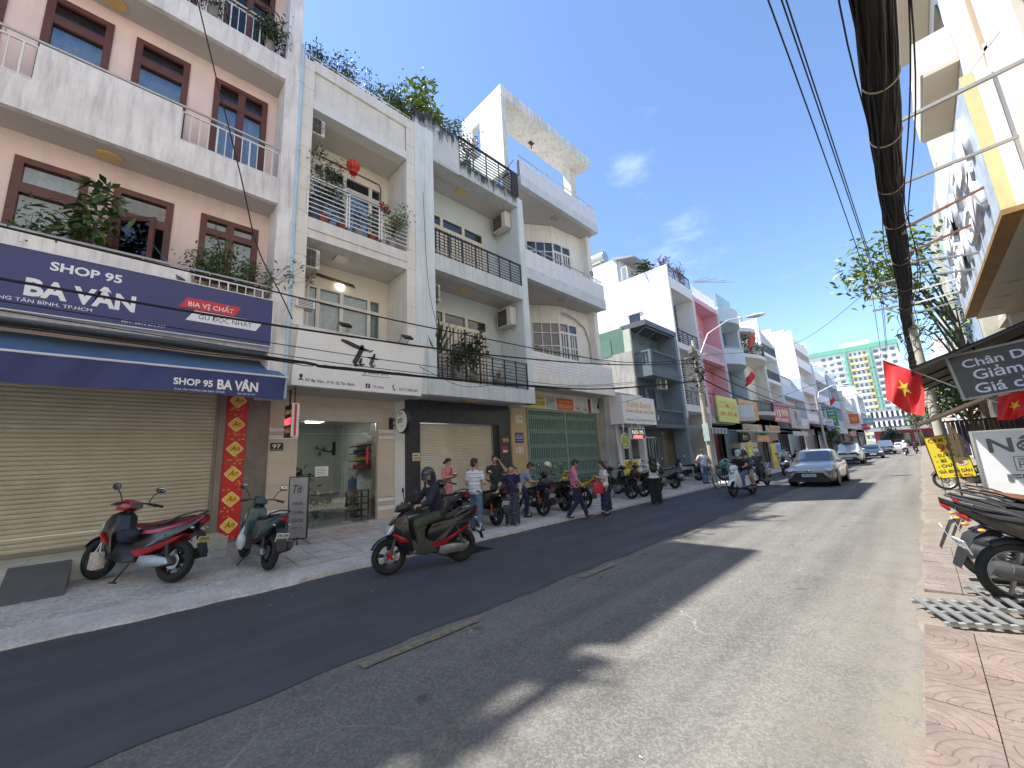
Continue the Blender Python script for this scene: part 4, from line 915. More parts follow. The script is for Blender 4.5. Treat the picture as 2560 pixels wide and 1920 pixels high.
mb=MB(); mb.box(-11.6,6.11,3.8,-9.99,6.47,13.0); mb.box(-11.6,6.472,3.82,-9.96,6.8,13.0); mb.box(-11.6,10.9,3.8,-9.97,11.2,12.4); mb.build('column',M_blue,h)
mb=MB(); mb.box(-11.6,6.11,13.0,-9.99,6.47,13.55); mb.box(-11.6,6.472,13.0,-9.96,6.8,13.68); mb.box(-10.5,6.802,12.0,-9.965,7.93,13.48); mb.build('roof_block',M_mould,h)
mb=MB(); mb.box(-10.5,7.932,11.95,-9.965,10.898,12.5); mb.box(-10.5,10.62,12.5,-9.95,11.0,13.55); mb.box(-10.5,6.802,11.9,-9.968,7.932,12.0); mb.build('roof_edge',M_mould2,h)
for (z0,z1,a) in ((3.8,4.3,6.49),(7.9,8.46,6.8)):
    MB().box(-10.3,a+.002,z0,-9.955,10.898 if a>6.6 else 11.19,z1).build('balcony_edge',M_slabb,h)
    MB().box(-11.3,6.802,z0+.05,-10.301,10.898,z1-.05).build('balcony_floor',M_soff,h)
MB().box(-11.3,6.802,11.96,-10.501,10.898,12.3).build('balcony_floor',M_soff,h)
MB().box(-20,6.2,12.2,-10.5,11.1,12.4).build('roof',M_slabb,h)
mb=MB(); mb.box(-20,6.12,.3,-11.6,6.3,12.2); mb.box(-20,11.0,.3,-11.6,11.18,12.2); mb.build('party_wall',M_slabb,h)
mb=MB(); wall_holes(mb,-11.5,-11.3,6.5,11.2,4.3,12.2,[(7.0,10.1,8.46,10.98),(7.0,10.1,4.3,7.18)]); mb.build('wall',M_bluew,h)
mb=MB(); mb.box(-11.3,10.86,4.3,-10.0,10.9,11.95); mb.build('inner_reveal',M_bluew,h)
mb=MB()
for z0 in (4.3,8.46): mb.box(-11.28,10.84,z0,-10.7,10.858,z0+2.1)
mb.build('side_panel',mat('pale_panel',(.55,.6,.61),.7,var=.05),h)
for z0,z1 in ((8.46,10.98),(4.3,7.18)):
    zt=z1-.48
    for k in range(3): win(h,-11.3,7.0+k*1.033,7.0+(k+1)*1.033,zt,z1,M_cream,G_dark,fw=.06,dep=.08,name='transom')
    for k in range(6): win(h,-11.3,7.0+k*.5167,7.0+(k+1)*.5167-.005,z0,zt,M_cream,G_dark,mull=(.36,.64),trans=(.12,.52),fw=.075,dep=.07,bw=.085,name='door_leaf')
for z0,z1,zig in ((4.3,5.3,0),(8.47,9.36,1)):
    rail_h(h,-10.0,6.81,10.88,z0,z1,8,[6.83+k*.575 for k in range(8)],M_black,.010,top=.028)
rail_h(h,-10.0,7.94,10.62,12.5,13.55,8,[7.96+k*.66 for k in range(5)],M_black,.012,top=.035)
for (z) in (8.0-.02,12.0-.02,3.87-.02): 
    MB().box(-10.85,8.35,z-.05,-10.55,8.75,z+.02).build('ceiling_lamp',M_lampc,h)
# street level
mb=MB(); wall_holes(mb,-11.4,-11.1,6.33,10.88,.2,3.83,[(6.89,10.3,.2,3.1)]); GW=mb.build('granite_wall',M_granite,h)
shutter(h,-11.22,6.92,10.0,.42,3.08,.07,M_shut2)
MB().box(-11.3,10.07,.25,-11.15,10.3,3.1).build('shutter_side',M_black,h)
MB().box(-11.35,6.89,.2,-11.0,10.3,.42).build('doorstep',M_granite,h)
n9=root('house_number','brass numerals 99 on the black granite','number',(-11.08,10.6,2.5)); text(n9,'99',mat('brass_numeral',(.75,.5,.22),.35,.6,var=.05),(-11.09,10.44,2.44),width=.32,height=.17,bold=.02)
for (y,z,m,lab,w_) in ((10.56,2.17,M_sred,'small orange flyer stuck on black granite under the number',.26),(6.74,2.02,M_potw,'small white and orange card stuck on black granite beside the tan shutter',.26)):
    f=root('flyer',lab,'flyer',(-11.09,y,z)); MB().box(-11.098,y-w_/2,z-.12,-11.092,y+w_/2,z+.12).build('sheet',m,f); MB().box(-11.092,y-w_/2+.02,z-.09,-11.09,y+w_/2-.02,z+(-.02 if m is M_sred else .0)).build('print',M_potw if m is M_sred else M_gold,f)
    MB().box(-11.092,y-w_/2+.03,z+.03,-11.09,y+w_/2-.06,z+.06).build('print_line',M_ink,f)
ac_unit('weathered outdoor unit on the upper balcony wall of the blue house',(-10.72,10.66,11.15),-math.pi/2,.78,.68,.32)
ac_unit('weathered outdoor unit on the lower balcony wall of the blue house',(-10.72,10.66,6.95),-math.pi/2,.78,.72,.32)
ac_unit('slim white unit against the blue column above the lower balcony',(-10.55,7.0,6.98),0,.3,.55,.7)
for k,(y,hh,ww,nn,L,lf,pm,lab,W_) in enumerate([(6.98,1.3,.28,70,.75,LEAF_B,M_potg,'spiky snake plant in a grey pot behind the black railing',.04),(7.9,1.15,.4,420,.18,LEAF_B,M_potg,'bushy dark plant in the middle of the black railed balcony',None),(8.55,1.45,.38,420,.24,LEAF_B,M_potg,'broad-leaved ficus rising above the black railing',.035),(9.7,.5,.25,60,.1,LEAF_B,M_potg,'nearly bare shrub in a pale pot at the end of the black railed balcony',None)]):
    plant('potted_plant',lab,(-10.35,y,4.3),hh,ww,nn,L,lf,pm,.18,.34,random.Random(140+k),.35 if k else -.9,7,'pots on the blue house balcony','plant',(0,0),.11,W=W_,low=.2)
for k,(y,hh,ww,nn,L,lf,lab) in enumerate([(6.6,1.5,.5,420,.3,LEAF_Y,'tall yellow-green roof tree above the mouldy blue column'),(7.3,1.0,.55,420,.24,LEAF_Y,'yellow-green shrub on the blue house roof'),(8.0,.8,.5,420,.17,LEAF_A,'green shrub by the roof netting'),(8.8,.6,.45,300,.14,LEAF_P,'brown-leaved shrub behind the black roof railing')]):
    plant('roof_plant',lab,(-10.6,y,12.95),hh+.6,ww,nn,L,lf,M_potg,.18,.3,random.Random(150+k),.5,6,'roof garden plants','plant',(.1,.15),.13,low=.4)
nt_=root('shade_net','torn green shade net strung on poles over the blue house roof','net',(-10.8,7.5,12.4))
m=mat('green_net',(.05,.36,.3),.7,var=.2,ns=6); M_net=m
tr=m.node_tree.nodes; lk=m.node_tree.links; tb=tr.new('ShaderNodeBsdfTransparent'); mxs=tr.new('ShaderNodeMixShader'); mxs.inputs[0].default_value=.5; lk.new(tb.outputs[0],mxs.inputs[1]); lk.new(tr['Principled BSDF'].outputs[0],mxs.inputs[2]); lk.new(mxs.outputs[0],tr['Material Output'].inputs['Surface'])
mb=MB(); mb.grid(lambda u,v:(-10.95-.9*v+.05*math.sin(u*9),6.2+4.2*u,13.95+.5*v-1.6*u+.5*u*u-.12*math.sin(u*math.pi*3)),30,8); mb.grid(lambda u,v:(-10.5+.06*math.sin(u*17),7.95+1.6*u,13.5-.9*v+.05*math.sin(u*11)-.3*u),16,6); mb.build('net',m,nt_)
mb=MB()
for (y,z) in ((6.3,14.3),(8.4,13.4),(10.5,13.6)): mb.cyl((-10.9,y,12.4),(-10.9,y,z),.025,n=6)
mb.bar((-10.3,10.2,12.9),(-10.1,10.95,14.3),.03,.03); mb.build('pole',M_shutrail,nt_)
# ---------------------------------------------------------------- house 101 (white, tiled parapets, roof frame)
M_101=mat('off_white_render',(.8,.77,.71),.85,var=.08,ns=1.1,bump=.15,streak=.5,streakcol=(.4,.39,.35))
M_roofc=mat('stained_concrete',(.66,.65,.6),.88,var=.12,ns=1.8,bump=.25,streak=.65,streakcol=(.16,.15,.13))
M_bfr=mat('blue_white_edge',(.6,.64,.66),.85,var=.1,ns=2,streak=.35,streakcol=(.38,.38,.36))
M_wt=mat('white_glazed_tile',(.8,.78,.77),.25,var=.05,ns=3)
h=root('townhouse','white house with tiled balcony parapets, angled windows and an open roof frame','house',(-11,14,.3))
mb=MB()
A=Vector((-13.2,11.21,0));B=Vector((-11.16,14.59,0));C=Vector((-10.91,16.76,0))
def slabwall(mb,p,q,z0,z1,t=.2):
    d=(q-p).normalized(); n=Vector((d.y,-d.x,0)); vs=[p,q,q-n*t,p-n*t]
    mb.add([(v.x,v.y,z0) for v in vs]+[(v.x,v.y,z1) for v in vs],[(0,1,5,4),(1,2,6,5),(2,3,7,6),(3,0,4,7),(3,2,1,0),(4,5,6,7)])
for z0,z1,w0,w1 in ((5.0,8.95,6.35,8.1),(9.4,13.2,10.55,12.3)):
    # angled wall with a window next to the corner, front wall with a door next to the corner
    d=(B-A).normalized(); Pw=B-d*1.38
    slabwall(mb,A,Pw,z0,z1); slabwall(mb,Pw,B,z0,w0); slabwall(mb,Pw,B,w1,z1)
    d2=(C-B).normalized(); Q=B+d2*1.22
    slabwall(mb,Q,C,z0,z1); slabwall(mb,B,Q,w1,z1)
mb.build('wall',M_101,h)
mb=MB(); mb.box(-11.6,16.72,4.6,-10.55,17.04,13.2); mb.box(-20,11.22,.3,-13.1,11.4,13.3); mb.box(-20,16.9,.3,-11.6,17.05,13.3); mb.box(-20,11.3,.3,-19.8,17,13.3); mb.build('pier',M_101,h)
for z0,z1,w0,w1 in ((5.0,8.95,6.35,8.1),(9.4,13.2,10.55,12.3)):
    d=(B-A).normalized(); Pw=B-d*1.38; a1=math.atan2(-d.x,d.y)
    win_at(h,Pw+Vector((0,0,0)),a1,0,0,1.38,w0,w1,M_wpaint,G_dark,mull=(.36,.68),trans=(.34,.7),fw=.05,dep=.08,bw=.04,back=M_curtw)
    d2=(C-B).normalized(); a2=math.atan2(-d2.x,d2.y)
    for k in range(2):
        win_at(h,B+d2*(.61*k),a2,0,.0,.605,z0,w1-.45,M_wpaint,G_dark,mull=(.37,.63),trans=(.35,.72),fw=.07,dep=.07,bw=.05,name='door_leaf',back=M_curtw)
        win_at(h,B+d2*(.61*k),a2,0,.0,.605,w1-.45,w1,M_wpaint,G_dark,fw=.04,dep=.07,name='transom',back=M_curtw)
for (z0,z1,m) in ((4.55,5.05,M_101),(8.95,9.46,M_bfr),(13.2,13.66,M_bfr)):
    MB().box(-10.2,11.22,z0,-9.985,17.04,z1).build('balcony_edge',m,h); MB().box(-13.4,11.22,z0+.02,-10.201,17.04,z1-.03).build('balcony_floor',M_soff,h)
for (z0,z1) in ((5.06,5.92),(9.47,10.25),(13.67,14.42)):
    pp=MB().box(-10.15,11.22,z0,-10.02,17.02,z1).build('parapet',mat('tile_grout',(.3,.28,.27),.9,var=.1),h)
    n=7; hh=(z1-z0)/n
    for r in range(n):
        for c_ in range(11):
            y=11.225+c_*.527; piece('tile',M_wt,pp,-10.02,y+.006,z0+r*hh+.006,-10.008,y+.521,z0+(r+1)*hh-.006)
for z in (6.19,10.46,14.68):
    mb=MB(); mb.tube([(-10.06,11.22,z),(-10.06,16.6,z),(-10.06,16.85,z),(-10.06,16.9,z-.05),(-10.06,16.85,z-.1),(-10.06,16.4,z-.1)],.024,8)
    for k in range(6): mb.cyl((-10.06,11.4+k,z-.3),(-10.06,11.4+k,z),.012,n=6)
    mb.build('handrail',M_steel,h)
for z in (8.95,13.2): 
    q=MB(); q.lathe([(0,-.05),(.17,-.045),(.2,0)],(-10.6,14.2,z),18); q.build('ceiling_lamp',mat('grey_lamp',(.35,.33,.31),.5,var=.05),h)
mb=MB(); mb.tube([(-11.0,14.7,8.6),(-10.95,15.6,8.45),(-10.9,16.3,8.1),(-10.88,16.6,7.4),(-10.88,16.62,5.1)],.035,8); mb.build('drain_pipe',mat('grey_pipe',(.4,.38,.34),.6,var=.1),h)
o=MB().torus((-10.545,16.9,11.1),(1,0,0),.11,.03,18,6).build('ring_vent',M_black,h)
# roof frame
mb=MB(); mb.box(-11.56,10.53,17.43,-10.2,17.3,17.96); mb.box(-13.0,10.53,17.43,-11.56,11.0,17.96); RF=mb.build('roof_slab',M_roofc,h)
mb=MB(); mb.box(-11.65,10.54,13.66,-10.22,10.8,17.43); wall_holes(mb,10.54,10.78,-16.5,-11.65,13.3,17.43,[(-12.2,-11.66,15.3,17.05),(-14.6,-13.2,13.4,15.6)],axis='y'); mb.box(-11.5,16.5,13.66,-11.05,17.0,17.43); mb.box(-16.5,10.8,13.2,-13.3,17.0,13.35); mb.box(-16.5,10.8,13.35,-16.3,17.0,16.5); mb.build('roof_wall',M_roofc,h)
q=MB(); q.box(-11.3,13.4,17.41,-11.1,13.7,17.43); q.cyl((-11.2,13.55,17.2),(-11.2,13.55,17.42),.02,n=8); q.sph((-11.2,13.55,17.15),(.035,.035,.06),8,6); q.build('bulb_holder',M_black,RF)
# street level: tan pillars, green scissor gate, posters
M_tan=mat('tan_render',(.5,.36,.19),.8,var=.08,ns=1.3,bump=.15,streak=.25,streakcol=(.25,.17,.1))
mb=MB(); mb.box(-11.4,10.91,.2,-11.05,11.78,3.83); mb.box(-11.4,16.86,.2,-11.05,17.7,3.83); mb.build('pillar',M_tan,h)
MB().box(-11.35,10.9,3.84,-11.0,17.75,4.57).build('lintel',M_101,h)
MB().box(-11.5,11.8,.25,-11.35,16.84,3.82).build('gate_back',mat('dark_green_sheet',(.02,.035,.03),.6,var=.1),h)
M_gg=mat('green_gate_paint',(.2,.3,.25),.5,var=.12,ns=3)
GT=MB(); GT.box(-11.12,11.8,3.74,-11.0,16.84,3.82); GT.box(-11.12,11.8,.25,-11.0,16.84,.3); GT.box(-11.12,11.8,.3,-11.02,11.86,3.74); GT.box(-11.12,14.25,.3,-11.02,14.36,3.74); GT.box(-11.12,16.77,.3,-11.02,16.84,3.74); GT=GT.build('scissor_gate',M_gg,h)
for k in range(44):
    y=11.92+k*.111
    if 14.2<y<14.4: continue
    piece('bar',M_gg,GT,-11.075,y-.019,.3,-11.04,y+.019,3.74)
mb=MB()
for k in range(43):
    y=11.92+k*.111
    for q in range(6):
        z=.35+q*.6; mb.bar((-11.04,y,z),(-11.04,y+.111,z+.26),.012,.018); mb.bar((-11.035,y,z+.26),(-11.035,y+.111,z),.012,.018)
o=mb.build('lattice',M_gg,GT); o['kind']='stuff'
def sheetsign(name,label,cat,y0,y1,z0,z1,m,lines,x=-10.99,tm=None,group=None):
    r=root(name,label,cat,(x,(y0+y1)/2,z0),group); MB().box(x-.006,y0,z0,x,y1,z1).build('sheet',m,r)
    H=(z1-z0)
    for (s,fy,fz,fw,fh,mm) in lines: text(r,s,mm,(x+.003,y0+(y1-y0)*fy,z0+H*fz),width=(y1-y0)*fw,height=H*fh,bold=.012)
    return r
M_yl=mat('sheet_yellow',(.72,.6,.12),.5,var=.06); M_or=mat('sheet_orange',(.7,.13,.05),.5,var=.06)
sheetsign('flyer','yellow house-for-sale sheet with big digits above the green gate','flyer',11.85,12.95,3.86,4.42,M_yl,[('BÁN NHÀ CHÍNH CHỦ',.1,.68,.8,.13,M_ink),('0912.377.039',.04,.2,.92,.3,M_black)])
sheetsign('flyer','orange phone-number sheet above the green gate','flyer',13.75,14.95,3.86,4.38,M_or,[('CHO THUÊ NHÀ',.12,.66,.76,.14,M_yl),('0922.16.26.36',.08,.22,.84,.28,M_yl)])
sheetsign('flyer','faded pale poster between the yellow and orange sheets','flyer',13.0,13.7,3.88,4.42,mat('faded_poster',(.45,.52,.5),.6,var=.3,ns=5),[('TUYỂN',.2,.55,.6,.18,M_ink)])
sheetsign('flyer','white notice with grey print right of the orange sheet','flyer',15.05,15.55,3.84,4.12,M_potw,[('NHÀ',.2,.3,.6,.4,M_ink)])
sheetsign('flyer','tilted white notice pair near the woman portrait poster','flyer',15.65,16.1,3.8,4.1,M_potw,[('BÁN',.2,.3,.6,.4,M_ink)])
sheetsign('flyer','portrait poster with a dark-haired outline at the end of the lintel','flyer',16.55,17.55,3.86,4.52,mat('poster_pale',(.62,.62,.6),.6,var=.05),[])
q=MB(); q.sph((-10.988,17.05,4.12),(.004,.17,.2),14,8,0,.6); q.sph((-10.988,17.05,4.38),(.004,.06,.06),10,6); o=q.build('portrait_outline',M_black); tagp(o,'black hair silhouette printed on the portrait poster','print')
sheetsign('flyer','dark red torn banner strip beside the portrait poster','flyer',16.15,16.35,3.84,4.5,M_dred,[])
np_=root('house_number','white painted numerals 101 on the tan pillar','number',(-11.04,11.29,2.1)); text(np_,'101',M_sgw,(-11.045,11.12,2.03),width=.38,height=.24,bold=.01)
sheetsign('plaque','small navy plaque on the tan pillar above number 101','plaque',11.08,11.55,2.42,2.82,M_navy,[('HÀNH CHÁNH',.08,.42,.84,.2,M_txt),('PHƯỜNG 14 Q.TÂN BÌNH',.1,.7,.8,.09,M_txt),('BAN ĐIỀU HÀNH',.1,.18,.8,.09,M_txt)],x=-11.03)
sheetsign('plaque','torn white stickers with an arrow high on the tan pillar','plaque',11.15,11.55,3.2,3.5,mat('sticker_white',(.6,.55,.45),.6,var=.2,ns=9),[('4 M',.3,.5,.5,.3,M_ink)],x=-11.035)
# ---------------------------------------------------------------- 103: low lash salon, 105: slate grey house
M_wr2=mat('white_render_b',(.76,.755,.74),.85,var=.05,ns=.6,streak=.18,streakcol=(.45,.43,.4),bump=.1)
M_slate=mat('slate_grey_render',(.13,.17,.2),.8,var=.1,ns=1.3,bump=.15)
M_slate2=mat('blue_grey_inner',(.19,.25,.29),.8,var=.06)
M_conc2=mat('streaked_concrete',(.42,.41,.39),.9,var=.18,ns=1.2,bump=.3,streak=.7,streakcol=(.12,.115,.1))
M_green=mat('green_sheeting',(.1,.2,.15),.6,var=.1,ns=2)
M_navyb=mat('blue_door',(.03,.06,.16),.5,var=.1)
h=root('shop_house','low white lash salon squeezed between the white and slate grey houses','shop',(-11,19.3,.3))
mb=MB(); mb.box(-20,17.06,.2,-10.7,17.9,4.9); mb.box(-20,17.06,4.7,-10.6,21.0,4.95); mb.box(-11.0,20.75,.2,-10.7,21.0,4.7); mb.build('wall',M_conc2,h)
mb=MB(); mb.box(-11.0,17.92,.2,-10.62,18.15,3.2); mb.box(-10.95,20.55,.2,-10.62,20.74,3.2); mb.box(-11.0,17.92,3.2,-10.62,20.74,4.7); mb.build('door_frame',M_wr2,h)
mb=MB(); mb.box(-11.6,18.16,.2,-11.5,20.54,3.2); mb.build('inner_wall',mat('salon_grey',(.2,.2,.19),.8,var=.2,ns=2),h)
for k in range(3): piece('door_leaf',mat('grey_white_leaf',(.5,.5,.48),.5,var=.05),h,-11.2,18.2+k*.8,.3,-11.15,18.25+k*.8+.3,3.1)
sg=root('shop_sign','white box sign with gold script and orange line above the lash salon','sign',(-10,19.2,3.2))
MB().box(-10.75,17.55,3.25,-9.96,20.95,4.66).build('panel',M_sgw,sg)
M_gold2=mat('gold_letter',(.62,.4,.12),.3,.7,var=.1); M_amb=mat('amber_letter',(.7,.38,.06),.5,var=.05)
text(sg,'Kubiny Beauty',M_gold2,(-9.954,17.95,4.1),width=2.6,height=.34,shear=.3,bold=.014); text(sg,'NỐI MI - UỐN MI - PHUN XĂM',M_amb,(-9.954,17.85,3.82),width=2.85,height=.14,bold=.012); text(sg,'103 Ba Vân, P.14, Q. Tân Bình   0909 123 103',M_ink,(-9.954,17.85,3.4),width=2.9,height=.1,bold=.008)
ld=root('led_sign','small LED sign reading Nối Mi with a red strip','sign',(-9.9,18.6,2.5)); MB().box(-10.0,17.95,2.5,-9.9,19.35,3.02).build('case',M_black,ld)
mb=MB(); 
for (a,c,z0,z1) in ((17.93,19.37,2.48,2.52),(17.93,19.37,3.0,3.04)): mb.box(-10.0,a,z0,-9.885,c,z1)
for y in (17.93,19.33): mb.box(-10.0,y,2.52,-9.885,y+.04,3.0)
mb.build('frame',mat('pale_mint',(.5,.62,.6),.4,var=.03),ld); text(ld,'Nối Mi',mat('led_cream',(.5,.45,.3),.5,var=0,emis=((1,.8,.5),.35)),(-9.893,18.1,2.72),width=1.1,height=.22); MB().box(-9.9,18.2,2.54,-9.893,19.1,2.66).build('red_strip',M_ledr,ld)
mb=MB(); mb.bar((-9.95,18.2,3.04),(-9.95,18.2,3.3),.03,.03); mb.bar((-9.95,19.1,3.04),(-9.95,18.6,3.3),.03,.03); mb.build('hanger',M_steel,ld)
rd=root('round_sign','round lime green sign hanging beside the Nối Mi LED sign','sign',(-9.95,17.4,2.4)); M_lime=mat('lime_sign',(.45,.55,.05),.5,var=.05)
mb=MB(); mb.cyl((-10.0,17.4,2.4),(-9.92,17.4,2.4),.36,n=32); mb.build('disc',M_lime,rd); mb=MB(); mb.torus((-9.92,17.4,2.4),(1,0,0),.355,.02,36,6); mb.build('rim',M_sgw,rd)
for q,(s,z) in enumerate((('Mi - Mày - Môi',2.47),('NỐI MI BEAUTY',2.38),('0909.103.103',2.29))): text(rd,s,M_black,(-9.916,17.18,z),width=.44,height=.05,bold=.006)
mb=MB()
for q in range(24):
    a=q*math.pi/12; 
    if q%8 in (0,): continue
    mb.bar((-9.916,17.4+.29*math.cos(a),2.4+.29*math.sin(a)),(-9.916,17.4+.29*math.cos(a+.17),2.4+.29*math.sin(a+.17)),.008,.045)
mb.build('rim_print',M_black,rd); MB().bar((-9.96,17.4,2.76),(-9.96,17.4,3.25),.04,.04).build('hanger',M_sgw,rd)
yp=root('floor_sign','yellow Nối Mi price board standing behind the parked motorbikes','sign',(-9.9,17.8,.2)); M_pyl=mat('board_yellow',(.68,.55,.05),.5,var=.05)
MB().box(-9.98,17.0,.3,-9.93,18.75,1.5).build('board',M_sgw,yp); MB().box(-9.93,17.03,.32,-9.925,18.45,1.47).build('print_ground',M_pyl,yp)
text(yp,'Nối Mi',M_black,(-9.922,17.25,1.2),width=1.0,height=.19,bold=.02); text(yp,'200K',M_amb,(-9.922,17.45,.98),width=.6,height=.14,bold=.01); text(yp,'Uốn Mi',M_black,(-9.922,17.25,.72),width=1.05,height=.19,bold=.02); text(yp,'150K',M_amb,(-9.922,17.45,.5),width=.6,height=.14,bold=.01)
mt=root('electric_meter','white electric meter box on the wall next to the tan pillar','meter box',(-10.9,17.8,2.3)); MB().box(-11.05,17.75,2.0,-10.9,18.0,2.6).build('box',M_potw,mt,bevel=.01); mb=MB(); mb.tube([(-10.95,17.9,2.6),(-10.9,17.95,3.4),(-10.85,17.8,4.4)],.02,6); mb.tube([(-10.95,17.95,2.0),(-10.9,18.1,1.6),(-10.95,18.0,1.2)],.015,6); mb.build('cable',M_black,mt)
mb=MB(); mb.box(-10.615,17.9,.4,-10.6,18.12,2.4); o=mb.build('strip_sign',M_sgw); tagp(o,'narrow white strip sign on the lash salon door jamb','sign')
# 105
h=root('townhouse','slate grey house with balustrade balconies and a dark metal canopy','house',(-11,23,.3))
mb=MB(); mb.box(-20,21.02,.2,-10.95,21.25,7.7); mb.box(-20,21.26,8.1,-11.4,25.2,8.25); mb.build('side_wall',M_conc2,h)
mb=MB(); mb.box(-13.6,21.03,7.7,-11.4,21.22,9.25); mb.box(-20,21.04,7.7,-13.6,21.2,8.9); mb.build('green_siding',M_green,h); MB().box(-12.97,21.0,7.66,-12.28,21.03,8.7).build('siding_patch',mat('green_patch',(.13,.24,.19),.5,var=.1),h); MB().box(-11.4,21.02,7.7,-10.95,21.2,9.05).build('corner_panel',mat('pale_green_panel',(.5,.54,.45),.7,var=.06),h)
for z0,z1 in ((.2,3.15),(4.2,6.1),(7.6,9.05)):
    pass
mb=MB(); wall_holes(mb,-11.5,-11.2,21.26,25.2,3.0,9.05,[(21.7,22.6,3.6,5.7),(22.9,23.9,3.6,5.7)]); mb.build('wall',M_slate2,h)
for (a,c) in ((21.7,22.6),(22.9,23.9)): win(h,-11.2,a,c,3.6,5.7,M_slate2,M_navyb,mull=(.5,),fw=.06,dep=.1)
mb=MB(); mb.box(-11.5,25.0,.2,-10.0,25.3,9.05); mb.build('end_wall',M_slate2,h)
for (z0,z1,y0) in ((3.13,4.18,20.98),(6.1,7.62,21.3)):
    fl=z0+(.62 if z0>5 else .1)
    mb=MB(); mb.box(-11.2,y0,z0,-10.0,24.95,fl); mb.box(-10.14,y0,z1-.1,-9.97,24.97,z1); mb.box(-10.14,y0,fl,-9.97,24.97,fl+.08); mb.box(-10.13,y0,fl+.08,-9.98,y0+.18,z1-.1); mb.box(-10.13,24.75,fl+.08,-9.98,24.94,z1-.1)
    if z0>5: mb.box(-11.2,y0,z1-.1,-10.14,y0+.14,z1); mb.box(-11.2,y0,fl,-10.14,y0+.14,fl+.08)
    B_=mb.build('balustrade',M_slate,h)
    key='baluster'
    if key not in UNIT:
        q=MB(); q.lathe([(.05,0),(.05,.06),(.03,.1),(.06,.3),(.055,.42),(.028,.62),(.028,.75),(.05,.86),(.05,1)],(0,0,0),8); UNIT[key]=q.mesh('baluster',M_slate)
    n=15
    for k in range(n):
        o=link('baluster',UNIT[key],B_,(-10.055,y0+.3+(24.6-y0-.3)*k/(n-1),fl+.08)); o.scale=(1,1,z1-.1-fl-.08)
    if z0>5:
        for k in range(4): o=link('baluster',UNIT[key],B_,(-11.0+k*.24,y0+.07,fl+.08)); o.scale=(1,1,z1-.1-fl-.08)
mb=MB(); mb.box(-11.6,21.1,9.05,-9.96,25.25,9.36); mb.build('canopy',mat('canopy_grey',(.1,.105,.125),.5,var=.08),h); mb=MB()
for y in (21.4,22.8,24.2): mb.bar((-11.2,y,8.4),(-10.1,y,9.04),.05,.05)
mb.bar((-10.1,21.3,8.98),(-10.1,25.2,8.98),.06,.06); mb.build('canopy_bracket',M_slate,h)
mb=MB(); wall_holes(mb,-11.1,-10.9,20.98,25.3,.2,3.13,[(21.3,22.9,.2,2.7),(23.4,25.0,.2,2.95)]); mb.build('street_wall',mat('street_grey',(.1,.105,.11),.8,var=.12,ns=2),h)
for a in (21.35,22.15): win(h,-10.95,a,a+.75,.3,2.65,M_slate2,G_dark,mull=(.5,),trans=(.4,),fw=.08,dep=.05,name='door_leaf')
shutter(h,-11.0,23.45,24.95,.25,2.92,.1,mat('brown_shutter',(.2,.16,.11),.5,.2,var=.1))
ac_unit('dusty outdoor unit under the slate balcony',(-10.4,23.2,5.5),0,.85,.6,.3)
# ---------------------------------------------------------------- 107 white with sunlit side wall
h=root('townhouse','tall white house with a bright blank side wall and roof garden','house',(-11,27.4,.3))
mb=MB(); wall_holes(mb,25.4,25.6,-13.65,-10.02,8.0,14.25,[(-13.15,-12.3,10.75,11.5)],axis='y'); mb.box(-22,25.4,6,-13.65,25.6,16.2); mb.box(-10.2,25.4,3.8,-10.02,25.6,8.0); mb.build('side_wall',M_wr2,h)
mb=MB(); mb.box(-22,25.6,16.1,-13.4,29.3,16.25); mb.box(-13.62,25.6,14.0,-13.45,29.3,16.1); mb.box(-22,29.25,.3,-10.02,29.42,13.3); mb.box(-13.4,25.62,12.7,-10.2,29.25,12.85); mb.build('back_wall',M_wr2,h)
mb=MB(); mb.prism([(-13.9,16.1),(-12.2,15.7),(-12.2,15.8),(-13.9,16.35)],lambda p,q,t:(p,t,q),25.3,29.4); mb.build('roof_sheet',mat('grey_roof_sheet',(.3,.32,.31),.5,var=.1),h)
for (y0,y1,z0,z1) in ((-13.35,-12.85,14.3,15.3),): 
    mb=MB(); mb.box(y0,25.38,z0,y0+.06,25.4,z1); mb.box(y1-.06,25.38,z0,y1,25.4,z1); mb.box(y0,25.38,z1-.06,y1,25.4,z1)
    for k in range(3): mb.box(y0+.12+k*.13,25.385,z0,y0+.14+k*.13,25.4,z1)
    mb.build('roof_window',M_wpaint,h)
mb=MB(); mb.box(-13.3,25.3,11.5,-12.15,25.4,11.58); mb.build('window_hood',M_wr2,h)
for k in range(2): 
    o=MB().box(-13.12+k*.42,25.45,10.76,-12.74+k*.42,25.5,11.49).build('window',G_dark,h)
MB().box(-10.4,25.45,13.9,-10.05,25.46,13.92)
for (z0,z1) in ((4.25,4.7),(8.4,8.8),(12.6,13.42)):
    MB().box(-11.3,25.61,z0,-10.0,29.24,z1).build('balcony_edge',M_wr2,h)
mb=MB(); mb.box(-11.6,25.6,.3,-11.35,29.25,12.6); mb.build('wall',mat('grey_white_wall',(.55,.56,.57),.85,var=.05),h)
for z0,z1 in ((8.82,11.7),(4.72,7.9)):
    sc=MB().box(-10.9,25.62,z0,-10.2,25.68,z1).build('louvre_screen',M_black,h)
    for k in range(16): piece('slat',mat('louvre_grey',(.09,.09,.085),.6,var=.1),sc,-10.85,25.68,z0+.1+k*.17,-10.2,26.55,z0+.16+k*.17,)
    rail_h(h,-10.05,25.65,29.2,z0,z0+.9,6,[25.7+k*.86 for k in range(5)],M_black,.016,top=.03)
rail_h(h,-10.05,25.65,29.2,13.42,14.2,5,[25.7+k*.86 for k in range(5)],M_black,.016,top=.03)
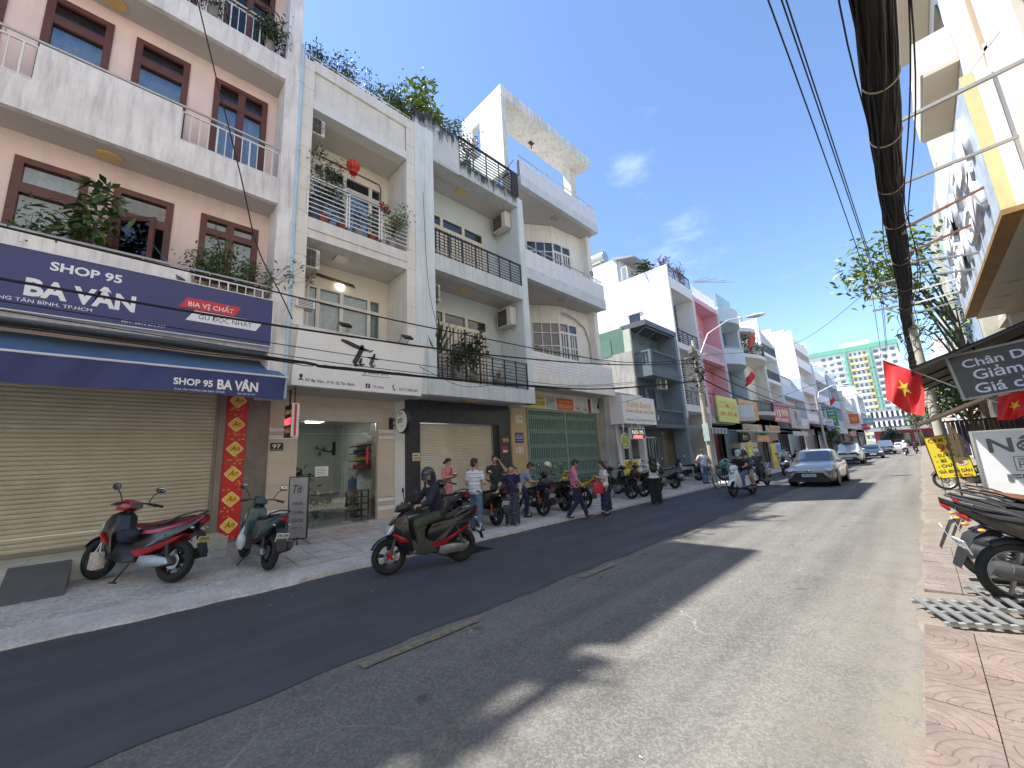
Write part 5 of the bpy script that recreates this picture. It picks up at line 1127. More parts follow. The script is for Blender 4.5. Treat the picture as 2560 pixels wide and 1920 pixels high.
for k,(x,y,hh,ww,nn,L,lf,lab) in enumerate([(-12.6,25.9,.75,.4,300,.16,LEAF_A,'round green shrub on the white house roof corner'),(-11.6,25.9,1.0,.35,90,.6,LEAF_B,'spiky palm-like plant on the white house roof'),(-10.5,26.4,1.2,.6,420,.2,LEAF_P,'tall purple-leaved shrub on the white house roof'),(-10.3,28.3,1.0,.6,420,.17,LEAF_P,'wide brownish shrub at the far end of the white house roof')]):
    plant('roof_plant',lab,(x,y,13.4),hh+.5,ww,nn,L,lf,M_terra,.2,.35,random.Random(170+k),.2,7,'roof garden plants','plant',(0,0),.14,low=.4)
wt=root('water_tank','steel water tank lying on the roof behind the white house','water tank',(-15.4,25.9,16.3)); mb=MB(); mb.cyl((-16.4,25.9,17.0),(-14.8,25.9,17.0),.45,n=20); mb.build('tank',M_steel,wt)
mb=MB()
for x in (-16.1,-15.1): mb.bar((x,25.6,16.25),(x,25.6,16.6),.06,.06); mb.bar((x,26.2,16.25),(x,26.2,16.6),.06,.06)
mb.build('tank_stand',M_steel,wt)
# ---------------------------------------------------------------- generic narrow town house
def rowhouse(label,y0,y1,floors,top,m,inner,soff=None,xf=-10,curve=0,rail='solid',railm=None,door=G_dark,frame=None,xw=1.1,side=None,ground=None,name='townhouse',roofrail=True,back=10):
    h=root(name,label,'house',(xf-1,(y0+y1)/2,.3)); soff=soff or M_soff; frame=frame or M_wpaint; railm=railm or m
    side=side or m; yc=(y0+y1)/2; W=y1-y0
    mb=MB(); mb.box(xf-back,y0,.2,xf-1.1,y0+.22,top); mb.box(xf-1.1,y0,floors[0],xf-.02,y0+.22,top); mb.build('side_wall',side,h)
    mb=MB(); mb.box(xf-back,y1-.22,.2,xf-1.1,y1,top); mb.box(xf-1.1,y1-.22,floors[0],xf-.02,y1,top); mb.build('side_wall',side,h)
    mb=MB(); mb.box(xf-xw-.25,y0+.22,3.2,xf-xw,y1-.22,top); mb.box(xf-back,y0+.22,top-.15,xf-xw,y1-.22,top); mb.build('wall',inner,h)
    for i,z in enumerate(floors):
        zt=floors[i+1] if i+1<len(floors) else top
        def edge(t): return xf+curve*math.sin(math.pi*t)
        n=14 if curve else 1
        e=MB(); pts=[(edge(k/n),y0+.22+(W-.44)*k/n) for k in range(n+1)]; poly=pts+[(xf-xw,y1-.22),(xf-xw,y0+.22)]
        e.add([(x,y,z) for x,y in poly]+[(x,y,z+.35) for x,y in poly],[tuple(range(len(poly))),tuple(range(2*len(poly)-1,len(poly)-1,-1))]+[(k,(k+1)%len(poly),len(poly)+(k+1)%len(poly),len(poly)+k) for k in range(len(poly))])
        e.build('balcony_floor',soff if i==0 else m,h)
        if i<len(floors)-1 or roofrail:
            r=MB(); hh=.95
            if rail=='solid':
                for k in range(n): r.add([(pts[k][0],pts[k][1],z+.35),(pts[k+1][0],pts[k+1][1],z+.35),(pts[k+1][0],pts[k+1][1],z+.35+hh),(pts[k][0],pts[k][1],z+.35+hh),(pts[k][0]-.12,pts[k][1],z+.35),(pts[k+1][0]-.12,pts[k+1][1],z+.35),(pts[k+1][0]-.12,pts[k+1][1],z+.35+hh),(pts[k][0]-.12,pts[k][1],z+.35+hh)],[(0,1,2,3),(5,4,7,6),(3,2,6,7),(0,3,7,4),(1,5,6,2)])
                r.build('parapet',m,h)
                r=MB(); r.tube([(x-.06,y,z+.35+hh+.12) for x,y in pts],.03,6)
                for k in range(0,n+1,max(1,n//5)): r.cyl((pts[k][0]-.06,pts[k][1],z+.35+hh),(pts[k][0]-.06,pts[k][1],z+.35+hh+.12),.02,n=5)
                r.build('handrail',railm if railm is not m else M_steel,h)
            else:
                r.tube([(x-.06,y,z+.35+hh) for x,y in pts],.035,6); r.tube([(x-.06,y,z+.45) for x,y in pts],.025,6); R=r.build('railing',railm,h)
                nb=int(W/.22)
                for k in range(nb+1):
                    t=k/nb; y=y0+.24+(W-.48)*t; x=edge(t)-.06; piece('bar',railm,R,x-.014,y-.014,z+.35,x+.014,y+.014,z+.35+hh)
        if i<len(floors)-1:
            dz1=min(zt-.35,z+3.0); win(h,xf-xw,yc-W*.3,yc+W*.3,z+.36,dz1,frame,door,mull=(.25,.5,.75),trans=(.75,),fw=.08,dep=.06,name='balcony_door')
    if ground is not None:
        mb=MB(); wall_holes(mb,xf-1.3,xf-1.1,y0,y1,.2,floors[0],[(y0+.5,y1-.5,.2,floors[0]-.6)]); mb.build('street_wall',ground,h)
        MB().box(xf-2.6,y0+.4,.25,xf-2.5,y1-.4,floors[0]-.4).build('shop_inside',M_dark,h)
    return h
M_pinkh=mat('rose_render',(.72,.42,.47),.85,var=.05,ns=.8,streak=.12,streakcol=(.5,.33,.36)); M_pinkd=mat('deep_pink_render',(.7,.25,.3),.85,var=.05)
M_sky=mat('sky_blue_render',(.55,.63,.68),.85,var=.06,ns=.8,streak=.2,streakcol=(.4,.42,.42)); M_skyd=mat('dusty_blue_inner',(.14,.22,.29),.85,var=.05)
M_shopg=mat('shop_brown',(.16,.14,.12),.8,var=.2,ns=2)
h=rowhouse('narrow rose pink house with white balcony railings',29.45,34.5,[3.6,8.25,12.65],13.1,M_pinkh,M_pinkd,rail='bars',railm=M_wpaint,ground=M_shopg)
mb=MB(); 
for k in range(4): mb.bar((-10.1,30.2+k*.1,14.4),(-9.2+k*.3,31.2+k*.9,14.75),.04,.04)
mb.build('washing_pole',M_steel,h)
h=rowhouse('pale blue house with curved balconies and a glass roof screen',34.6,39.55,[3.9,8.6,12.2],13.3,M_sky,M_skyd,curve=.7,rail='solid',railm=M_steel,ground=M_shopg)
mb=MB()
for k in range(6): mb.box(-10.1,34.9+k*.62,13.3,-10.06,34.9+k*.62+.58,14.8)
mb.build('glass_screen',mat('green_glass_screen',(.3,.45,.42),.1,var=.05,spec=1),h)
h=rowhouse('grey-white house with bowed balcony, arched top slab and balcony plants',39.65,47.1,[4.6,9.9],12.4,M_wsill,M_cwall,curve=.8,rail='bars',railm=M_black,ground=M_shopg)
mb=MB(); n=14; pts=[(-10+.8*math.sin(math.pi*k/n),39.7+4*k/n) for k in range(n+1)]+[(-12,43.7),(-12,39.7)]
mb.add([(x,y,12.3) for x,y in pts]+[(x,y,12.65) for x,y in pts],[tuple(range(len(pts))),tuple(range(2*len(pts)-1,len(pts)-1,-1))]+[(k,(k+1)%len(pts),len(pts)+(k+1)%len(pts),len(pts)+k) for k in range(len(pts))]); mb.build('bowed_slab',M_wsill,h)
for k,y in enumerate((41.5,43.5,46)): plant('potted_plant',['round bush on the bowed balcony behind the orange flag','tall bush in the middle of the bowed balcony','spreading plant at the far end of the bowed balcony'][k],(-10.2,y,10.25),1.6,.8,320,.25,LEAF_A,M_potg,.3,.5,random.Random(200+k),.3,6,'bowed balcony plants','plant',(0,0),.25)
h=rowhouse('white house with tall sunlit upper wall and black window grilles',47.2,53.1,[4.6,8.4,11.3],15.2,M_wr2,M_wsill,rail='bars',railm=M_black,ground=M_shopg)
h=rowhouse('low pale blue-white house behind the grey bird sign',53.2,64.8,[3.8,7.4],10.6,M_sky,M_wsill,rail='solid',ground=M_shopg)
h=rowhouse('tall slim white house with stacked round balconies and air conditioners',65,75.2,[4.6,8.9,12.4,14.9],17.4,M_wr2,M_wsill,rail='solid',ground=M_shopg,side=M_wr2)
for k,z in enumerate((9.9,13.2,16)): ac_unit('outdoor unit stacked on the tall slim white house, balcony level %s'%['one','two','three'][k],(-10.3,73,z),0,1,.7,.35,'air conditioners on the slim white house')
h=rowhouse('white house with blue-grey flank further down the street',75.4,86,[4.4,8,11.6],14.0,M_wr2,M_skyd,rail='solid',ground=M_shopg,xf=-9.8)
h=rowhouse('grey-blue slab-like house with a bare side wall',86.2,97,[4.4,8,11.6],15.0,mat('grey_blue_side',(.4,.46,.52),.85,var=.06),M_wsill,rail='solid',ground=M_shopg,xf=-9.6)
h=rowhouse('cream house with balconies near the street end',97.2,110,[4.4,8],11.6,M_cwall,M_wsill,rail='bars',railm=M_wpaint,ground=M_shopg,xf=-9)
h=rowhouse('white gabled house near the street end',110.2,124,[4.4,8,11.5],13.5,M_wr2,M_wsill,rail='bars',railm=M_wpaint,ground=M_shopg,xf=-8)
# ---------------------------------------------------------------- apartment tower far behind
tw=root('apartment_tower','white and green apartment tower with yellow balcony bands far down the street','tower',(-15,240,0))
k=240/150
def tx(x): return x*k
X0,X1=tx(-20.5),tx(-.3); Y=240
M_twg=mat('tower_green',(.14,.4,.27),.7,var=.05); M_tww=mat('tower_white',(.72,.73,.7),.8,var=.04); M_twy=mat('tower_yellow',(.66,.5,.18),.8,var=.04); M_tww2=mat('tower_window',(.12,.15,.18),.2,var=.2,ns=.5,spec=1)
ztop=1.7+(28.6-1.7)*k
mb=MB(); mb.box(X0,Y,0,X1,Y+25,ztop-1); mb.build('wall',M_tww,tw)
mb=MB(); mb.box(X0-.5,Y-.8,ztop-1.2,X1+.5,Y+25.5,ztop+.8); mb.build('roof_band',M_twg,tw)
mb=MB(); mb.box(tx(-12.5),Y+4,ztop+.8,tx(-5.8),Y+18,ztop+3.6); mb.build('plant_room',M_tww,tw)
for (a,c) in ((-11.8,-11.2),(-6.4,-5.9)): MB().box(tx(a),Y-1.4,4,tx(c),Y-.02,ztop-1.2).build('green_pier',M_twg,tw)
fl=14; fh=(ztop-4)/fl
for f in range(fl):
    z=2+f*fh
    for c in range(4):
        x0=tx(-10.8)+c*tx(4.1)/4
        piece('balcony',M_tww if c in(1,2) else M_twy,tw,x0+.05,Y-1.3,z,x0+tx(4.1)/4-.05,Y-.05,z+fh*.36)
        piece('window',M_tww2,tw,x0+.4,Y-.06,z+fh*.4,x0+tx(4.1)/4-.4,Y-.01,z+fh*.92)
    for (xa,xb) in ((-5.6,-.5),(-17.5,-12.2)):
        for c in range(3):
            w=(tx(xb)-tx(xa))/3; x0=tx(xa)+c*w
            piece('window',M_tww2,tw,x0+w*.2,Y-.06,z+fh*.35,x0+w*.75,Y-.01,z+fh*.85)
    piece('balcony',M_tww,tw,tx(-5.6),Y-.8,z,tx(-3.4),Y-.05,z+fh*.3); piece('balcony',M_tww,tw,tx(-14.5),Y-.8,z,tx(-12.3),Y-.05,z+fh*.3)
# street end: dark-striped mall with a red shop front, trees, small houses
ml=root('shopping_hall','low grey hall with striped bands and a red shop front closing the street','building',(-2,150,0))
mb=MB(); mb.box(-9,150,4.5,9,165,10.2); mb.build('wall',mat('hall_grey',(.3,.31,.33),.8,var=.06),ml); MB().box(-9,149.6,0,9,165,4.5).build('shop_front',mat('hall_red',(.3,.03,.04),.5,var=.2,ns=1),ml)
MB().box(-10,146,4.4,9,149.5,5.2).build('entrance_roof',mat('hall_roof',(.32,.3,.3),.7,var=.1),ml)
for q in range(34):
    for z in (5.6,8.2): piece('stripe',M_wpaint if q%2 else M_black,ml,-8.8+q*.52,149.75,z,-8.8+q*.52+.5,149.98,z+1.5)
for q in range(5): piece('window',G_dark,ml,-8+q*3.4,149.4,.6,-5.4+q*3.4,149.58,3.6)
def tree(label,base,h,w,n,L,leafs,seed,group=None,trunk=.14,extra=()):
    r=root('tree',label,'tree',base,group); rnd=random.Random(seed); B=Vector(base); st=MB(); an=[]
    st.tube([B,B+Vector((.1,.05,h*.3)),B+Vector((.0,.1,h*.55))],[trunk,trunk*.8,trunk*.55],8)
    for k in range(9):
        a=rnd.uniform(0,6.28); e=B+Vector((math.cos(a)*w*rnd.uniform(.4,1),math.sin(a)*w*rnd.uniform(.4,1),h*rnd.uniform(.5,1))); s=B+Vector((.02,.06,h*rnd.uniform(.3,.55)))
        m_=(s+e)/2+Vector((0,0,h*.06)); st.tube([s,m_,e],[trunk*.45,trunk*.25,trunk*.08],6)
        for t in (.55,.75,.9,1): an.append(s+(e-s)*t+Vector((0,0,h*.04)))
    for (s,e) in extra:
        s=Vector(s);e=Vector(e); st.tube([s,(s+e)/2+Vector((0,0,.5)),e],[.06,.04,.012],6); an+=[s+(e-s)*t+Vector((0,0,.3*(1-t))) for t in (.7,.8,.88,.94,1,1,1,1)]
    st.build('trunk',M_stem,r); mb=MB(); leafcloud(mb,an,n*(2 if extra else 1),L,L*.2,.5,w*.2,rnd,len(leafs)); o=mb.build('crown',leafs,r); o['kind']='stuff'; return r
tree('clipped round street tree in front of the dark shops',(-8.3,66,.1),3.4,1.0,700,.35,LEAF_A,301)
tree('dark tree at the street end left of the hall',(-6,128,0),5,2.6,700,.6,LEAF_B,302,'trees at the street end')
tree('spreading tree before the striped hall',(-.5,135,0),9,3.5,900,.7,LEAF_A,303,'trees at the street end')
tree('second tree before the striped hall on the right',(3,120,0),9,3,800,.7,LEAF_B,304,'trees at the street end')
# shop signs, awnings and clutter down the left side
def board(label,y0,y1,z0,z1,m,lines,x=-9.75,ny=None,tilt=0):
    r=root('shop_sign',label,'sign',(x,(y0+y1)/2,z0)); MB().box(x-.12,y0,z0,x,y1,z1).build('panel',m,r); H=z1-z0
    mb=MB(); mb.bar((x-.1,y0+.3,z1),(x-1.2,y0+.3,z1+.6),.05,.05); mb.bar((x-.1,y1-.3,z1),(x-1.2,y1-.3,z1+.6),.05,.05); mb.build('stay',M_black,r)
    for (s,fy,fz,fw,fh,mm) in lines: text(r,s,mm,(x+.006,y0+(y1-y0)*fy,z0+H*fz),width=(y1-y0)*fw,height=H*fh,bold=.015)
    return r
M_byel=mat('board_lemon',(.62,.66,.12),.5,var=.08,ns=2); M_bor=mat('board_orange',(.66,.36,.05),.5,var=.08); M_bred=mat('board_maroon',(.4,.05,.06),.5,var=.08); M_bgr=mat('board_grey',(.36,.35,.32),.6,var=.08)
board('lemon yellow signboard with faded print over the green awning',30.35,34.75,3.7,5.6,M_byel,[('CƠM GÀ',.1,.55,.8,.25,M_amb),('BÚN - PHỞ - MÌ',.1,.25,.8,.15,M_sred)])
board('orange signboard with purple letters next to the lemon sign',35.3,40.4,4.1,5.68,M_bor,[('ÁO DÀI',.1,.5,.45,.3,M_ink),('SALE',.6,.45,.35,.35,M_sred),('0908 111 113',.1,.15,.8,.15,M_ink)])
board('maroon signboard with white and gold letters',46.0,52.8,4.2,6.15,M_bred,[('115',.06,.3,.35,.35,M_txt),('BEER',.5,.4,.42,.3,M_gold2),('GIẢI KHÁT',.06,.08,.8,.12,M_txt)])
board('grey signboard with a black figure logo',53.0,58.8,3.7,6.1,M_bgr,[('ZEN',.45,.15,.4,.25,M_black)])
o=MB().sph((-9.74,56,5.2),(.01,.7,.55),12,8).build('logo_print',M_black); tagp(o,'black rounded figure logo on the grey signboard','print')
def vsign(label,x0,x1,y,z0,z1,m,lines):
    r=root('blade_sign',label,'sign',((x0+x1)/2,y,z0)); MB().box(x0,y,z0,x1,y+.2,z1).build('panel',m,r)
    for (s,fx,fz,fw,fh,mm) in lines: text(r,s,mm,(x0+(x1-x0)*fx,y-.01,z0+(z1-z0)*fz),width=(x1-x0)*fw,height=(z1-z0)*fh,face='-Y',bold=.01)
    MB().bar(((x0+x1)/2,y+.1,z1),(-10.5,y+.1,z1+.3),.06,.06).build('arm',M_black,r); return r
vsign('tall green blade sign with white and yellow letters',-9.7,-8.5,79,4.4,7.3,mat('blade_green',(.03,.3,.15),.5,var=.05),[('RAU',.15,.8,.7,.12,M_txt),('MÁ',.2,.62,.6,.12,M_txt),('MIX',.15,.42,.7,.12,M_yl),('35K',.15,.22,.7,.12,M_yl)])
vsign('small white bank sign by the blue shop',-9.6,-8.6,74,4.2,5.3,M_sgw,[('VANG',.1,.5,.8,.25,M_ink)])
vsign('orange and yellow arrow sign further on',-8.9,-7.5,98,5.2,7.0,M_or,[('90',.2,.3,.6,.4,M_yl)])
vsign('small red cross street sign board',-7.9,-6.6,105,4.2,5.2,M_sred,[('HỦ TIẾU',.1,.4,.8,.3,M_txt)])
vsign('white and teal projecting board near the street end',-8,-6.4,112,5.2,6.6,mat('teal_board',(.15,.4,.42),.5,var=.05),[('CAFE',.15,.35,.7,.35,M_txt)])
def aw2(label,y0,y1,z,d,m,drop=.35,x=-9.9,m2=None):
    r=root('awning',label,'awning',(x,(y0+y1)/2,z)); mb=MB(); mb.grid(lambda u,v:(x-.6+(d+.6)*v,y0+(y1-y0)*u,z+.35*(1-v)-.05*math.sin(v*3.1)),10,4); mb.grid(lambda u,v:(x+d+.02*math.sin(u*40),y0+(y1-y0)*u,z-drop*v),30,2); mb.build('fabric',m,r)
    mb=MB(); mb.tube([(x+d,y0,z),(x+d,y1,z)],.02,6)
    for y in (y0+.05,y1-.05): mb.tube([(x-.6,y,z+.2),(x+d,y,z-.02)],.015,5)
    mb.build('frame',M_wpaint,r); return r
def stripes(name,c0,c1,sc):
    m=mat(name,c0,.8,var=0); n=m.node_tree.nodes;l=m.node_tree.links; g_=n.new('ShaderNodeNewGeometry'); s_=n.new('ShaderNodeSeparateXYZ'); l.new(g_.outputs['Position'],s_.inputs[0]); mu=n.new('ShaderNodeMath'); mu.operation='MULTIPLY'; mu.inputs[1].default_value=sc; l.new(s_.outputs['Y'],mu.inputs[0]); fr=n.new('ShaderNodeMath'); fr.operation='FRACT'; l.new(mu.outputs[0],fr.inputs[0]); gt=n.new('ShaderNodeMath'); gt.operation='GREATER_THAN'; gt.inputs[1].default_value=.5; l.new(fr.outputs[0],gt.inputs[0]); mx=n.new('ShaderNodeMix'); mx.data_type='RGBA'; l.new(gt.outputs[0],mx.inputs[0]); mx.inputs[6].default_value=(*c0,1); mx.inputs[7].default_value=(*c1,1); l.new(mx.outputs[2],n['Principled BSDF'].inputs['Base Color']); return m
aw2('small awning with grey and white striped valance behind the utility pole',25.7,29.2,3.1,.9,stripes('striped_fabric',(.5,.5,.48),(.12,.12,.12),3.5))
aw2('long green awning beneath the lemon sign',29.4,39.2,2.95,1.4,mat('green_awning',(.1,.24,.19),.7,var=.15),.12)
aw2('grey sheet awning beneath the maroon sign',45.5,52.5,3.1,1.5,mat('grey_awning',(.42,.43,.42),.7,var=.1),.4)
aw2('blue rounded awning before the slim white house',65.5,75,4.2,1.6,mat('blue_awning2',(.06,.1,.28),.6,var=.1),.8)
aw2('pale blue awning further down the street',76,86,4.0,1.6,mat('pale_blue_awning',(.35,.45,.55),.6,var=.1),.8)
aw2('maroon awning near the street end',88,97,3.6,1.6,M_bred,.7); aw2('dark awning near the cream house',98,110,3.6,1.8,mat('black_awning',(.03,.03,.035),.7,var=.1),.6)
def hang(label,y0,y1,z0,z1,m,s,tm,x=-9.3):
    r=root('shop_sign',label,'sign',(x,(y0+y1)/2,z0)); MB().box(x-.05,y0,z0,x,y1,z1).build('panel',m,r); text(r,s,tm,(x+.005,y0+(y1-y0)*.1,z0+(z1-z0)*.3),width=(y1-y0)*.8,height=(z1-z0)*.45,bold=.015); mb=MB(); mb.bar((x-.02,y0+.2,z1),(x-.02,y0+.2,z1+.4),.03,.03); mb.bar((x-.02,y1-.2,z1),(x-.02,y1-.2,z1+.4),.03,.03); mb.build('hanger',M_black,r)
hang('black and gold hanging sign under the green awning',33.2,35.2,2.35,2.85,M_black,'PHỞ',M_gold2); hang('faded orange banner sign under the green awning',35.4,39.0,2.2,2.75,mat('banner_orange',(.55,.33,.18),.6,var=.15),'BÚN BÒ',M_yl,-8.9); hang('tan banner sign above the brown one',40.3,43.6,3.0,3.6,mat('banner_tan',(.5,.36,.18),.6,var=.15),'CÀ PHÊ',M_ink,-9.0); hang('brown banner sign with faded red letters',39.3,43.4,2.1,2.95,mat('banner_brown',(.2,.15,.12),.6,var=.15),'TRÀ SỮA',M_sred,-9.2)
# shop fronts and goods below the awnings
def fslab(label,cat,name,x,y0,y1,z0,z1,m,lines,tm):
    r=root(name,label,cat,(x,(y0+y1)/2,z0)); MB().box(x-.06,y0,z0+.02,x,y1,z1).build('board',m,r)
    for q,s in enumerate(lines): text(r,s,tm,(x+.004,y0+(y1-y0)*.12,z0+(z1-z0)*(.7-.3*q)),width=(y1-y0)*.76,height=(z1-z0)*.16,bold=.015)
    mb=MB(); mb.bar((x-.3,y0+.05,z0),(x-.03,y0+.05,z1-.1),.03,.03); mb.bar((x-.3,y1-.05,z0),(x-.03,y1-.05,z1-.1),.03,.03); mb.build('foot',M_black,r)
fslab('tall yellow standing board reading GIÀY on the pavement','sign','floor_sign',-8.4,36.8,38.3,.12,2.0,M_pyl,['GIÀY','TÚI','80K'],M_amb)
fslab('blue standing board among the shop fronts','sign','floor_sign',-9.2,41.2,43.8,1.1,2.3,mat('board_blue',(.08,.24,.5),.5,var=.08),['SỬA XE'],M_txt)
fslab('white glass display board beside the yellow standing board','sign','floor_sign',-8.7,40.2,43,.12,1.3,mat('board_ice',(.45,.52,.5),.4,var=.2,ns=3),['NƯỚC','MÍA'],M_ink)
fslab('lime paper sign on a food cart','sign','floor_sign',-8.9,32.6,33.8,.9,2.2,M_byel,['XÔI'],M_sred)
ct=root('food_cart','food cart with lit glass case and price cards on the pavement','cart',(-9.2,33.2,.15)); MB().box(-9.7,31.4,.5,-9.0,35.2,1.25).build('counter',mat('cart_steel',(.4,.4,.38),.4,.6,var=.1),ct); MB().box(-9.65,31.5,1.25,-9.05,35.1,1.8).build('glass_case',G_clear,ct); MB().box(-9.7,31.3,1.8,-8.95,35.3,2.15).build('cart_sign',mat('cart_print',(.5,.42,.3),.5,var=.4,ns=3),ct)
for y in (31.6,35.0):
    for x in (-9.6,-9.1): piece('leg',M_steel,ct,x-.03,y-.03,.15,x+.03,y+.03,.5)
tb=root('steel_table','bare welded steel table frame on the pavement by the slate grey house','table',(-8.5,20,.15)); 
for (x,y) in ((-8.3,19.15),(-8.3,20.8),(-9.1,19.15),(-9.1,20.8)): piece('leg',M_steel,tb,x-.025,y-.025,zs(x)+.005,x+.025,y+.025,.95)
mb=MB(); 
for z in (.95,.88): mb.box(-9.13,19.12,z,-8.27,19.18,z+.04); mb.box(-9.13,20.77,z,-8.27,20.83,z+.04); mb.box(-8.33,19.18,z,-8.27,20.77,z+.04); mb.box(-9.13,19.18,z,-9.07,20.77,z+.04)
mb.build('top_frame',M_steel,tb)
# flags on the facades
def wallflag(label,p,q,sz,m=None):
    r=root('flag',label,'flag',p); MB().tube([p,q],.02,6).build('flag_pole',M_wpaint,r); P=Vector(p);Q=Vector(q); d=(Q-P)
    mb=MB(); mb.grid(lambda u,v:tuple(P+d*(.35+.65*u)+Vector((.06*math.sin(v*5+u*4),.1*math.sin(u*6+v*3),-sz*v*(.9+.1*math.sin(u*5))))),12,10); mb.build('cloth',m or M_flag,r)
M_flag=mat('flag_red',(.6,.02,.02),.6,var=.08)
wallflag('orange-red faded flag hanging from the blue curved balcony',(-9.6,38.6,10.6),(-8.7,39.0,11.7),.9,mat('flag_orange',(.6,.1,.04),.6,var=.1)); wallflag('red flag over the orange signboard',(-9.9,37.2,7.2),(-9.0,38.0,8.2),.8); wallflag('small red flag before the slim white house',(-9.2,77,8.0),(-8.2,77,8.8),.9)
# ---------------------------------------------------------------- right-hand side of the street
M_cr2=mat('sunlit_cream_render',(.7,.63,.52),.85,var=.05,ns=.8,bump=.1); M_tanw=mat('tan_cladding',(.42,.3,.19),.7,var=.1,ns=1.2); M_gw=mat('grey_white_wall_r',(.7,.67,.61),.85,var=.08,streak=.3,streakcol=(.4,.36,.3))
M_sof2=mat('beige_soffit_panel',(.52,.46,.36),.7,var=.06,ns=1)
h=root('corner_building','cream shop building carrying the big blue billboard','building',(3.2,8,.05))
mb=MB(); wall_holes(mb,2.6,2.85,-40,12.85,5.6,17,[(-10,-8,7,9.5),(-5,-3,7,9.5),(0,2,7,9.5),(4.5,6.5,7,9.5),(9.2,11.2,6.6,9.8)]); mb.box(2.6,12.0,5.62,2.5,12.85,17); mb.build('wall',M_cr2,h)
for (a,c) in ((-10,-8),(-5,-3),(0,2),(4.5,6.5),(9.2,11.2)): piece('window',G_dark,h,2.72,a,6.6,2.76,c,9.8)
mb=MB(); mb.box(2.86,12.9,5.6,3.1,15.2,17); mb.build('tan_wall',M_tanw,h)
mb=MB(); mb.box(2.61,15.2,5.6,2.9,15.9,17.5); mb.build('corner_post',M_gw,h)
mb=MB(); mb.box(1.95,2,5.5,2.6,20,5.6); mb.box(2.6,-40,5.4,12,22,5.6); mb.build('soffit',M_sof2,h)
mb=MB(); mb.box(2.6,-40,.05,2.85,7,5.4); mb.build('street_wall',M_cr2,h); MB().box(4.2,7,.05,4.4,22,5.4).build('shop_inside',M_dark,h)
mb=MB()
for y in (7.0,13.0,19.6): mb.box(2.6,y,.05,2.9,y+.4,5.4)
mb.build('street_pillar',M_gw,h)
for k in range(4): piece('window',G_dark,h,2.58,-12+k*4.2,.8,2.6,-9.4+k*4.2,3.2)
mb=MB(); mb.box(12,-40,.05,12.2,22,17); mb.box(2.85,-40,16.9,12,15,17); mb.build('roof',M_gw,h)
# white building beyond it
h=root('apartment_block','white right-hand building with boxy balconies behind the cable bundle','building',(3.4,21,.05))
mb=MB(); mb.box(2.7,16,5.6,9,27,19); mb.build('wall',M_gw,h)
for k,z in enumerate((9.2,12.6,16.0)):
    piece('balcony',M_cr2,h,1.9,16.4+k*.1,z,2.69,20.5,z+1.15); piece('balcony_soffit',M_sof2,h,1.95,16.5,z-.12,2.69,20.4,z)  # soffit panel slab under each balcony box
    piece('window',G_dark,h,2.64,17,z+1.2,2.69,20,z+2.4)
h=root('painted_house','narrow building with yellow and blue painted flank beside the canopy','building',(3,28,.05))
MB().box(2.3,22.3,4.4,9,33,12.5).build('wall',mat('yellow_mural',(.46,.44,.36),.8,var=.35,ns=.5),h); MB().box(2.2,23,5,2.29,27,10.5).build('mural',mat('blue_mural',(.35,.45,.6),.8,var=.4,ns=.8),h); MB().box(2.4,22.3,.05,9,33,4.4).build('street_wall',M_shopg,h)
for k,(y0,y1,z,m,lab) in enumerate([(33.2,46,11,M_cr2,'cream terrace house on the right behind the trees'),(46.2,60,9,M_wr2,'white terrace house on the right further along'),(60.2,80,12,M_pinkw,'pink terrace house on the right near the street end'),(80.2,110,10,M_wr2,'long white terrace house on the right at the street end')]):
    h=root('terrace_house',lab,'house',(4,(y0+y1)/2,.05)); MB().box(2.6,y0,.05,12,y1,z).build('wall',m,h)
    n=int((y1-y0)/3)
    for a in range(n):
        for zz in (1,4.4,7.6):
            if zz+2<z: piece('window',G_dark,h,2.56,y0+.6+a*3,zz,2.6,y0+2.4+a*3,zz+2)
# billboard
bb=root('billboard','large weathered blue billboard with raised white letters and yellow end','billboard',(1.8,15,5.6))
M_bbf=mat('weathered_billboard',(.42,.48,.55),.5,var=.35,ns=1.4,streak=.3,streakcol=(.6,.58,.5)); M_bby=mat('billboard_yellow',(.6,.54,.26),.6,var=.1,ns=3,streak=.25,streakcol=(.4,.35,.2)); M_bbr=mat('rusty_edge',(.3,.16,.05),.7,var=.25,ns=5)
MB().box(1.7,10.85,5.62,1.95,19.6,8.4).build('face',M_bbf,bb); MB().box(1.69,10.8,5.6,1.86,10.85,8.4).build('yellow_end',M_bby,bb); MB().box(1.862,10.8,5.6,2.05,10.85,8.35).build('white_end',M_gw,bb); MB().box(1.68,10.8,5.5,1.95,19.6,5.6).build('lower_edge',M_bbr,bb)
mb=MB(); mb.bar((2.1,10.9,8.9),(2.1,10.9,5.9),.05,.05); mb.bar((1.75,10.9,8.4),(2.3,10.9,9.0),.05,.05); mb.build('end_frame',M_wpaint,bb)
me=None
for s,z,hh,wd,y in (('NỆM FUJI',7.2,.8,7.4,18.9),('GIẢM GIÁ',6.1,.8,7.2,18.8)):
    o=text(bb,s,mat('raised_letter',(.72,.7,.68),.5,var=.08),(1.69,y,z),width=wd,height=hh,face='-X',bold=.03)
    md=o.modifiers.new('thick','SOLIDIFY'); md.thickness=.14; md.offset=0
for k in range(6):
    mb=MB(); mb.bar((1.7,11.3+k*1.5,5.55),(2.4,11.3+k*1.5,5.48),.04,.03); mb.build('soffit_joint',M_sof2,bb)
